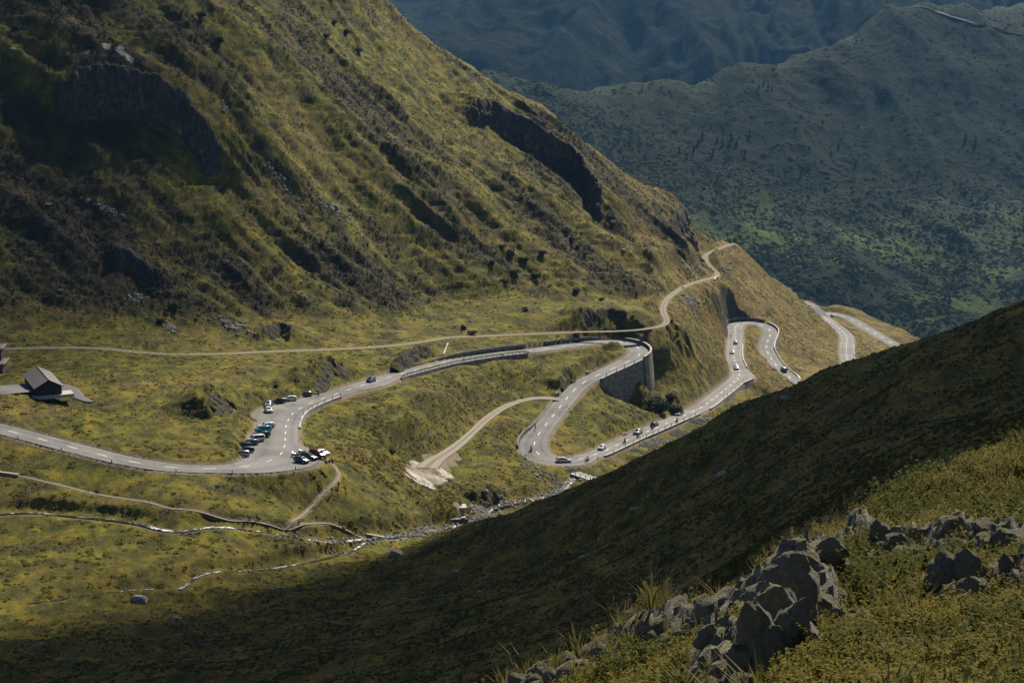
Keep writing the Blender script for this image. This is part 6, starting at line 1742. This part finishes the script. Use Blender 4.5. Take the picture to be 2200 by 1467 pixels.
for n_, (px, py, s) in enumerate(sorted([(1509, 300, 13), (1500, 312, 10), (1541, 306, 9), (1552, 312, 10), (1572, 304, 12), (1583, 312, 10), (1611, 292, 10), (1490, 330, 11), (1531, 338, 11), (1560, 348, 10), (1600, 338, 9), (1630, 192, 9), (1640, 186, 10), (1650, 194, 11), (1658, 198, 9), (1379, 199, 9), (1802, 318, 9), (1838, 356, 9), (2075, 300, 11), (2096, 308, 10), (2040, 650, 10), (1992, 608, 8), (2120, 420, 9), (1720, 380, 9), (1460, 330, 10), (1475, 345, 9)])):
    q = cast(far_height, px, py, 1250, 2700, 3)
    if q is None: continue
    r = empty('conifer', tuple(q), RNG.random() * 6.28, ORD26[n_] + " slim dark conifer from the left on the hazy slope across the valley", 'tree', "conifers across the valley"); r.scale = (s * .74, s * .74, s * .74)
    link(bpy.data.objects.new('crown', SPC[int(RNG.integers(0, 3))]), r); link(bpy.data.objects.new('trunk', SPT), r)

# loose stones: rubble bank, scree, stream stones
M_STONE = rock_mat("pale_stone", (0.24, 0.225, 0.205), 0.1, 1.5)
STP = []
for k in range(4):
    me = rock_mesh('stone', 50 + k, M_STONE, 1, 6, 0.08); o = bpy.data.objects.new('stone', me); PROTO.objects.link(o); STP.append(o)
def stones(name, pts, sc):
    P = np.array(pts); P[:, 2] = h_final(P[:, 0], P[:, 1]); instancer(name, STP, P, sc, RNG.normal(0, .3, (len(P), 2)))
g = np.random.default_rng(77)
I, P, N = roadside((1318, 962), (1490, 884), 1, 1.0)
pp = []
for _ in range(2600):
    i = g.integers(0, len(P)); d = 0.2 + 5.0 * g.random() ** 1.2
    if pnoise(P[i, 0] / 9, P[i, 1] / 9, 88) > -0.15: pp.append((P[i, 0] + N[i, 0] * d, P[i, 1] + N[i, 1] * d, 0))
stones('rubble_bank', pp, np.clip(g.lognormal(-1.25, 0.35, len(pp)), 0.12, 0.6))
pp = []; sc_ = []
def patch(cx, cy, rx, ry, n, s, rot=0.0):
    for _ in range(n):
        a, b = g.normal(0, .5), g.normal(0, .5); x = cx + rx * a * math.cos(rot) - ry * b * math.sin(rot); y = cy + rx * a * math.sin(rot) + ry * b * math.cos(rot)
        q = gnd(x, y)
        if q is not None: pp.append(q); sc_.append(s * math.exp(g.normal(0, .4)))
patch(505, 703, 45, 12, 170, .38, .3); patch(365, 705, 16, 10, 70, .35, .6); patch(290, 640, 30, 8, 60, .45); patch(235, 452, 40, 8, 80, .4, .4); patch(600, 385, 60, 8, 120, .35, .85); patch(715, 450, 50, 10, 170, .38, .55); patch(480, 232, 10, 5, 25, .4, 1.0)
patch(1485, 650, 30, 12, 110, .42, .9); patch(1560, 585, 12, 14, 50, .45, .9); patch(1150, 1010, 45, 22, 130, .32, .6); patch(1065, 1072, 30, 14, 90, .45, .5); patch(1025, 1092, 25, 10, 50, .4); patch(1215, 870, 25, 14, 120, .18, -0.7); patch(1255, 905, 10, 12, 40, .2, -0.9); 
stones('scree', pp, np.array(sc_))
pp = []; sc_ = []
L = RIVER[0][:int(len(RIVER[0]) * 0.90)]
for _ in range(1500):
    i = g.integers(int(len(L) * 0.30), len(L) - 25); d = g.normal(0, 1.9); T_ = tangents(L[max(i - 1, 0):i + 2])[1]
    pp.append((L[i, 0] + T_[1] * d, L[i, 1] - T_[0] * d, 0)); sc_.append(0.30 * math.exp(g.normal(0, .45)))
pp = np.array(pp); _k = h_final(pp[:, 0], pp[:, 1], masks=True)[1]['tt'] > 2.0
stones('stream_stones', pp[_k], np.array(sc_)[_k])
# ------------------------------------------------------------------ the sunlit knoll in front of the camera
KP = [(1104,1462,19),(1142,1440,19),(1200,1418,18.8),(1265,1402,18.6),(1333,1366,19),(1391,1316,19.6),(1452,1299,20),(1520,1293,20),(1582,1288,20.3),(1614,1268,20.6),(1692,1205,21.6),(1730,1200,22),(1767,1166,22.8),(1845,1122,24),(1890,1106,24.5),(1958,1066,25.3),(2019,1050,25.8),(2091,1028,26.3),(2145,1004,26.8),(2200,992,27.2),(2400,930,29)]
KP = [(px, py + (14 if px < 1400 else 26 if px < 1850 else 26 + (px - 1850) * 0.085), d) for px, py, d in KP]
SIL = [at(*q) for q in KP]
INN = [(1104,1520,17.6),(1300,1467,16.2),(1500,1467,13.8),(1700,1467,12.2),(1900,1467,11.5),(2200,1467,11),(1300,1620,12.5),(1700,1620,9.4),(2200,1620,8.8),(2500,1467,10.5),(1300,1420,17.6),(1420,1370,18),(1500,1350,17.6),(1600,1360,15.8),(1750,1350,15.2),(1900,1350,14.6),(2050,1350,14),(2200,1350,13.6),
 (1660,1290,18.2),(1720,1270,17.6),(1800,1260,17.2),(1950,1260,16.4),(2100,1260,15.8),(2200,1260,15.5),(1800,1190,20),(1900,1180,19.2),(2000,1180,18.5),(2100,1180,18),(2200,1180,17.6),(1960,1120,21.5),(2080,1100,21),(2200,1080,21),(2400,1100,20)]
KC = SIL + [at(*q) for q in INN]
for q in SIL:
    KC += [q + np.array([-0.9, 3.2, -3.6]), q + np.array([-2.2, 8.0, -9.5])]
KC += [np.array(q, float) for q in [(-4,14,-12),(-4,22,-16),(-3,8,-6),(0,5,-2.6),(4,5,-2.2),(9,6,-1.8)]]
h_kn = RBF(KC, c=0.7, smooth=0.02)
GK = Grid(h_kn, -6, 16, 2, 42, 0.2)
def _seg(x, y, pts, w):
    d = np.full(np.shape(x), 1e9)
    for (ax, ay), (bx, by) in zip(pts[:-1], pts[1:]):
        ex, ey = bx - ax, by - ay; t_ = np.clip(((x - ax) * ex + (y - ay) * ey) / (ex * ex + ey * ey + 1e-9), 0, 1)
        d = np.minimum(d, np.hypot(x - ax - t_ * ex, y - ay - t_ * ey))
    return d / w
def _kp(*px): return [tuple(cast(GK, a, b, 7, 40, 0.05)[:2]) for a, b in px]
OUTC = [(_kp((1600, 1450), (1640, 1360), (1665, 1290), (1720, 1235), (1790, 1195)), 0.50), (_kp((1930, 1195), (2040, 1190), (2130, 1185), (2199, 1190)), 0.45), (_kp((2060, 1280), (2150, 1275)), 0.40), (_kp((1405, 1375), (1475, 1365), (1520, 1352)), 0.35), (_kp((1740, 1290), (1740, 1360)), 0.25)]
def outcrop(x, y):
    j = 0.35 * fbm(x / 0.8, y / 1.0, 3, 420); m_ = 0 * x
    for pts, w in OUTC: m_ = np.maximum(m_, sstep(1.25, 0.55, _seg(x, y, pts, w) + j))
    return m_
def knoll(x, y):
    x = np.asarray(x, float); y = np.asarray(y, float)
    o = outcrop(x, y); q = fbm(x / 0.75, y / 1.0, 3, 421); q2 = fbm(x / 0.3 + 0.4 * q, y / 0.4, 2, 422)
    return GK(x, y) + o * (0.20 + 0.27 * np.round(3.2 * q) / 3.2 + 0.14 * np.round(2.5 * q2) / 2.5 + 0.07 * ridged(x / 0.5, y / 0.6, 3, 423)) + 0.16 * fbm(x / 1.1, y / 1.1, 4, 401) + 0.05 * fbm(x / 0.22, y / 0.22, 3, 402)
def kpt(px, py):
    q = cast(knoll, px, py, 7, 40, 0.05); return q
def earth_mat():
    m, nt, b, out = new_mat("knoll_earth"); t = NT(nt); v = t.coord()
    n = t.noise(v, 1.2, 5, 0.7); n2 = t.noise(v, 9, 5, 0.75); n3 = t.noise(v, 40, 3, 0.7)
    c = t.ramp(t.math('ADD', t.math('MULTIPLY', n, 0.4), t.math('MULTIPLY', n2, 0.6)), [(0.3, (0.026, 0.020, 0.010)), (0.48, (0.070, 0.052, 0.024)), (0.60, (0.115, 0.092, 0.030)), (0.74, (0.15, 0.12, 0.08))])
    rk = t.ramp(t.math('ADD', t.math('MULTIPLY', t.noise(v, 2.5, 6, 0.7, 0.5), 0.55), t.math('MULTIPLY', t.noise(v, 12, 5, 0.75), 0.45)), [(0.34, (0.055, 0.050, 0.042)), (0.48, (0.14, 0.132, 0.115)), (0.60, (0.23, 0.22, 0.19)), (0.70, (0.36, 0.345, 0.31))])
    rk = t.mix(t.rng(t.noise(v, 5, 4, 0.7), 0.52, 0.60, 0, 0.8), rk, (0.17, 0.155, 0.05))
    g_ = t.n('ShaderNodeNewGeometry'); sz = t.n('ShaderNodeSeparateXYZ'); t.l(g_.outputs['Normal'], sz.inputs[0])
    rk = t.mix(t.rng(t.math('ADD', sz.outputs[2], t.rng(n2, 0.3, 0.7, -0.4, 0.4)), 0.72, 0.95, 0, 0.75), rk, (0.085, 0.078, 0.022))
    cr = t.voro(t.coord(scale=(1, 1, 2), rot=(0.5, 0.2, 0.4)), 3.1, 'DISTANCE_TO_EDGE')
    rk = t.mix(t.rng(cr, 0.0, 0.02, 0.7, 0), rk, (0.02, 0.018, 0.014))
    c = t.mix(t.rng(t.math('ADD', t.attr('rock'), t.rng(n2, 0.3, 0.7, -0.3, 0.3)), 0.35, 0.55), c, rk)
    t.l(c, b.inputs['Base Color']); b.inputs['Roughness'].default_value = 0.95
    t.l(t.bump(t.math('ADD', n2, t.math('MULTIPLY', n3, 0.5)), 1.0, 0.06), b.inputs['Normal']); return m
xs = np.concatenate([np.linspace(-1.5, 9.0, 290, endpoint=False), np.linspace(9.0, 15, 60)]); ys = np.concatenate([np.linspace(2.5, 7, 40, endpoint=False), np.linspace(7, 33, 480)]); YY, XX = np.meshgrid(ys, xs, indexing='ij')
mesh_np('knoll', np.stack([XX.ravel(), YY.ravel(), knoll(XX.ravel(), YY.ravel())], 1), grid_faces(520, 350), earth_mat(), True, dict(rock=outcrop(XX.ravel(), YY.ravel())), None, 'structure').data.set_sharp_from_angle(angle=math.radians(40))

M_KROCK = rock_mat("lichen_rock", (0.17, 0.16, 0.135), 0.9, 5.0, False)
KR = [rock_mesh('rock', 300 + k, M_KROCK, 4, 17, 0.16, 30) for k in range(7)]
ROCKS = [  # photo pixel of the middle, height and width in photo pixels, depth factor, turn, tilt, label
 (1672, 1290, 190, 150, 0.8, 0.3, 0.25, "tall grey lichen rock at the left end of the rocky ridge"),
 (1720, 1215, 110, 130, 0.9, 1.2, 0.1, "rounded grey rock on top of the rocky ridge, right of the tall one"),
 (1770, 1185, 75, 85, 0.8, 2.2, 0.3, "pointed grey rock standing highest on the left ridge"),
 (1660, 1245, 100, 80, 0.9, 0.8, 0.1, "grey rock forming the left shoulder of the ridge"),
 (1745, 1290, 80, 150, 0.7, 2.8, 0.1, "low flat-topped rock inside the ridge, half hidden by leaves"),
 (1655, 1375, 120, 110, 0.9, 1.9, 0.2, "dark rock at the foot of the left ridge"),
 (1612, 1410, 90, 80, 0.8, 0.4, 0.1, "small dark rock at the lowest point of the ridge foot"),
 (1985, 1190, 100, 140, 0.8, 0.2, 0.05, "large square-edged grey block in the middle of the bank"),
 (2050, 1172, 80, 120, 0.8, 1.0, 0.1, "pale cracked block right of the large square block"),
 (2130, 1165, 60, 130, 0.8, 2.4, 0.15, "low pale rocks along the bank at right"),
 (2165, 1205, 60, 50, 0.9, 0.6, 0.4, "small sharp pyramid-shaped stone at right"),
 (2100, 1270, 110, 150, 0.8, 2.0, 0.1, "big dark rock below the pyramid-shaped stone"),
 (1895, 1145, 45, 60, 0.9, 1.4, 0.5, "thin layered slates leaning on the bank"),
 (1905, 1172, 35, 40, 0.9, 0.9, 0.2, "small brown stone under the layered slates"),
 (2055, 1120, 70, 80, 0.9, 1.6, 0.1, "mossy rock tucked under the bilberry bank"),
 (1850, 1225, 60, 60, 0.9, 0.3, 0.2, "leaf-framed grey rock in the middle of the slope"),
 (1812, 1262, 70, 50, 0.9, 2.5, 0.3, "upright grey rock between leafy sprigs"),
 (1750, 1289, 40, 55, 0.9, 1.1, 0.1, "pale grey stone lying in front of the ridge"),
 (1725, 1352, 60, 70, 0.9, 1.8, 0.3, "angular reddish-grey stone below the ridge"),
 (1470, 1372, 75, 100, 0.8, 0.5, 0.1, "cracked grey outcrop in the left part of the knoll"),
 (1430, 1362, 40, 70, 0.8, 2.1, 0.1, "flat grey slab left of the cracked outcrop"),
 (1495, 1345, 30, 70, 0.8, 1.3, 0.15, "narrow grey slab above the cracked outcrop"),
 (1478, 1332, 28, 36, 0.9, 0.2, 0.2, "small brown rock above the narrow slab"),
 (1168, 1432, 55, 80, 0.9, 0.9, 0.1, "grey lichen boulder at the left tip of the knoll"),
 (1150, 1412, 40, 46, 0.9, 2.2, 0.2, "round boulder behind the left tip boulder"),
 (1196, 1416, 30, 30, 0.9, 1.2, 0.2, "small round stone right of the left tip boulders"),
 (1240, 1406, 26, 50, 0.9, 1.7, 0.1, "low grey stone on the edge of the knoll"),
 (1120, 1458, 28, 50, 0.9, 0.4, 0.1, "low stone at the very left end of the knoll"),
 (1360, 1458, 30, 60, 0.9, 2.6, 0.1, "pale flat stone at the bottom edge"),
 (1310, 1460, 30, 32, 0.9, 1.0, 0.2, "dark stone beside the pale flat stone at the bottom edge"),
 (1460, 1455, 40, 70, 0.9, 1.5, 0.1, "crumbling grey rock at the bottom edge, right of the pale one"),
 (1690, 1330, 170, 120, 0.8, 1.7, 0.35, "tall tilted slab leaning against the left ridge"),
 (1635, 1320, 170, 100, 0.8, 2.3, 0.3, "steep dark slab on the left flank of the ridge"),
 (1700, 1250, 120, 170, 0.8, 0.2, 0.15, "broad cracked rock filling the middle of the ridge"),
 (1800, 1215, 70, 110, 0.8, 1.1, 0.15, "low rock joining the ridge to the slope on its right"),
 (1605, 1460, 110, 90, 0.8, 1.9, 0.25, "dark rock at the bottom edge under the ridge"),
 (1640, 1440, 80, 80, 0.9, 0.9, 0.2, "broken rock at the bottom edge right of the dark one"),
 (1950, 1225, 70, 90, 0.8, 2.7, 0.1, "shadowed lower half of the square-edged block"),
 (2030, 1215, 90, 110, 0.8, 1.9, 0.15, "cracked grey rock below the pale block"),
 (2080, 1210, 70, 90, 0.8, 0.5, 0.15, "grey rock between the cracked rock and the pyramid-shaped stone"),
 (2060, 1290, 90, 90, 0.8, 1.2, 0.15, "rock on the left of the big dark rock at right"),
 (2180, 1150, 60, 80, 0.8, 2.0, 0.15, "pale broken rock at the right edge of the bank"),
 (1930, 1160, 40, 60, 0.9, 0.7, 0.2, "dark stone in the hollow left of the square block"),
 (2120, 1130, 46, 100, 0.8, 1.7, 0.1, "flat grey ledge under the bilberry bank at right"),
 (1430, 1390, 46, 90, 0.8, 0.3, 0.1, "low ledge under the cracked outcrop"),
 (1520, 1365, 44, 60, 0.9, 1.9, 0.2, "dark rock on the right of the cracked outcrop"),
 (2190, 1100, 40, 40, 0.9, 0.7, 0.2, "brown rock under the bank at the right edge")]
KROCKS = []
for i, (px, py, hh, ww, dp, rz, tl, lb) in enumerate(ROCKS):
    q = kpt(px, py + hh * 0.30)
    if q is None: continue
    d = q[1] * CP - q[2] * SP; s = d / FPX
    o = bpy.data.objects.new('rock', KR[i % 7]); link(o)
    w_, h_ = ww * s, hh * s
    o.scale = (w_ * 0.58, w_ * 0.58 * dp, h_ * (0.58 + 0.2 * (i % 3 == 0))); o.rotation_euler = (RNG.normal(0, .12), tl * (1 if i % 2 else -1), 0.0)
    o.location = (q[0], q[1] + w_ * 0.25 * dp, q[2] + h_ * 0.02); tag(o, lb, 'rock', "rocks on the knoll"); KROCKS.append((o.location.x, o.location.y, w_ * 0.5, h_))
# slate splinters, leaves, grass
def sprig(seed, n, h, leaf):
    g = np.random.default_rng(seed); V = []; F = []
    for st in range(3):
        b = np.array([g.normal(0, .035), g.normal(0, .035), 0]); lean = np.array([g.normal(0, .28), g.normal(0, .28), 1.0]) * h * (0.7 + .5 * g.random())
        for k in range(n):
            f = 0.25 + 0.75 * (k + g.random()) / n; c = b + lean * f; t = g.random() * 6.283
            o = np.array([math.cos(t), math.sin(t), 0.35 + g.normal(0, .3)]); o /= np.linalg.norm(o); sd = np.cross(o, [0, 0, 1]); sd /= np.linalg.norm(sd) + 1e-9; L = leaf * (0.7 + 0.6 * g.random())
            tip = c + o * L * 1.9; mid = c + o * L * 0.95 + np.array([0, 0, 0.10 * L])
            i = len(V); V += [c, mid + sd * L * 0.55, tip, mid - sd * L * 0.55]; F.append((i, i + 1, i + 2, i + 3))
    return V, F
def tuft(seed, n, h, w=0.006):
    g = np.random.default_rng(seed); V = []; F = []
    for k in range(n):
        t = g.random() * 6.283; b = np.array([math.cos(t), math.sin(t), 0]) * 0.05 * g.random(); l = h * (0.5 + .7 * g.random()); o = np.array([math.cos(t), math.sin(t), 0]) * l * (0.25 + .45 * g.random()); sd = np.array([-math.sin(t), math.cos(t), 0]) * w
        p0, p1, p2 = b, b + o * 0.35 + np.array([0, 0, l * .6]), b + o + np.array([0, 0, l * .92])
        i = len(V); V += [p0 - sd, p0 + sd, p1 + sd * .8, p1 - sd * .8, p2]; F += [(i, i + 1, i + 2, i + 3), (i + 3, i + 2, i + 4)]
    return V, F
def stalk(seed):
    g = np.random.default_rng(seed); V = []; F = []
    for k in range(3):
        h = 0.28 + 0.22 * g.random(); t = g.random() * 6.283; o = np.array([math.cos(t), math.sin(t), 0]) * h * 0.25 * g.random(); sd = np.array([1, 0, 0]) * 0.0022
        b = np.array([g.normal(0, .03), g.normal(0, .03), 0]); top = b + o + np.array([0, 0, h]); i = len(V); V += [b - sd, b + sd, top + sd, top - sd]; F.append((i, i + 1, i + 2, i + 3))
        for q in range(16):
            f = 0.6 + 0.45 * g.random(); c = b + (top - b) * f + g.normal(0, .030, 3); s = 0.0055 * (0.6 + g.random()); a = g.normal(0, 1, 3); a /= np.linalg.norm(a); e = np.cross(a, g.normal(0, 1, 3)); e /= np.linalg.norm(e)
            i = len(V); V += [c + a * s, c + e * s, c - a * s, c - e * s]; F.append((i, i + 1, i + 2, i + 3))
    return V, F
M_BILB = leaf_mat("bilberry_leaves", [(0.044, 0.052, 0.007), (0.088, 0.088, 0.008), (0.155, 0.130, 0.009), (0.200, 0.158, 0.010), (0.200, 0.125, 0.014)], 0.45, 0.75, 0.10)
M_RHOD = leaf_mat("dark_glossy_leaves", [(0.036, 0.048, 0.008), (0.068, 0.078, 0.010), (0.115, 0.112, 0.014)], 0.40, 0.8, 0.06)
M_DRYG = leaf_mat("dry_grass_blades", [(0.085, 0.085, 0.016), (0.13, 0.115, 0.028), (0.18, 0.145, 0.055)], 0.35, 0.7, 0.2)
M_SEED = leaf_mat("seed_heads", [(0.09, 0.060, 0.042), (0.15, 0.105, 0.075), (0.20, 0.15, 0.10)], 0.3, 0.8, 0.1)
BIL = [proto("bilberry_sprig", *sprig(500 + k, 11, 0.085, 0.0105), M_BILB) for k in range(4)]
RHO = [proto("alpenrose_sprig", *sprig(520 + k, 11, 0.15, 0.0145), M_RHOD) for k in range(3)]
GRS = [proto("grass_tuft", *tuft(540 + k, 14, 0.20), M_DRYG) for k in range(3)]
STK = [proto("dry_stalk", *stalk(560 + k), M_SEED) for k in range(4)]
g = np.random.default_rng(600)
def knoll_pts(n, dens):
    n = int(n * 1.4); y = 5 + 26 * g.random(n) ** 1.1; x = -1.3 + 15.0 * g.random(n)
    ok = (x / y > -0.06) & ((x / y < 0.33) | (x < 11)) & (y > 4 + 0.15 * x)
    x, y = x[ok], y[ok]
    e = 0.15; sl = np.hypot(knoll(x + e, y) - knoll(x - e, y), knoll(x, y + e) - knoll(x, y - e)) / (2 * e)
    clear = 1 - 0.93 * sstep(0.25, 0.6, outcrop(x, y))
    for rx, ry, rw, rh in KROCKS: clear *= sstep(0.28, 0.66, np.hypot(x - rx, (y - ry) * 1.1) / rw)
    k = g.random(len(x)) < dens(x, y, sl) * clear
    x, y = x[k], y[k]; return np.stack([x, y, knoll(x, y)], 1)
bare = lambda x, y: sstep(0.05, 0.25, fbm(x / 1.5, y / 1.9, 4, 610) + 0.22 * sstep(3.2, 1.2, x))
P = knoll_pts(240000, lambda x, y, s: (1 - bare(x, y)) * (0.25 + 0.75 * sstep(-0.35, 0.1, fbm(x / 1.0, y / 1.3, 3, 611))))
instancer('bilberry_carpet', BIL, P, np.clip(g.lognormal(0.05, 0.3, len(P)), 0.5, 1.9))
P = knoll_pts(90000, lambda x, y, s: 0.9 * sstep(0.05, 0.30, fbm(x / 1.3 + 5, y / 1.6, 3, 612)) * (1 - 0.9 * bare(x, y)))
instancer('alpenrose_thicket', RHO, P, np.clip(g.lognormal(0.1, 0.3, len(P)), 0.5, 1.9))
P = knoll_pts(26000, lambda x, y, s: 0.30 * sstep(0.05, 0.45, fbm(x / 1.2 - 3, y / 1.5, 3, 613)) + 0.03)
instancer('knoll_grass', GRS, P, np.clip(g.lognormal(0.0, 0.35, len(P)), 0.5, 2.0))
# dry stalks standing above the edge of the knoll
SP_ = []
SL = resample(np.array(SIL), 0.12)
for _ in range(560):
    q = SL[g.integers(0, len(SL))]; w = q[0] / q[1]
    dn = math.exp(-((w - 0.145) / 0.022) ** 2) + 0.55 * math.exp(-((w - 0.065) / 0.018) ** 2) + 0.35 * math.exp(-((w - 0.10) / 0.02) ** 2) + 0.12
    if g.random() < dn: 
        x, y = q[0] + g.normal(0, .15), q[1] + g.normal(-0.15, .35); SP_.append((x, y, float(knoll(x, y)) - 0.02))
instancer('dry_stalks', STK, np.array(SP_), np.clip(g.lognormal(-0.3, 0.3, len(SP_)), 0.35, 1.0))
# stone chips on the bare soil
CH = []
for k in range(3):
    me = rock_mesh('chip', 330 + k, M_KROCK, 1, 7, 0.1); o = bpy.data.objects.new('chip', me); PROTO.objects.link(o); CH.append(o)
P = knoll_pts(16000, lambda x, y, s: 0.55 * bare(x, y) + 0.02)
instancer('stone_chips', CH, P, np.clip(g.lognormal(-3.1, 0.55, len(P)), 0.012, 0.16))
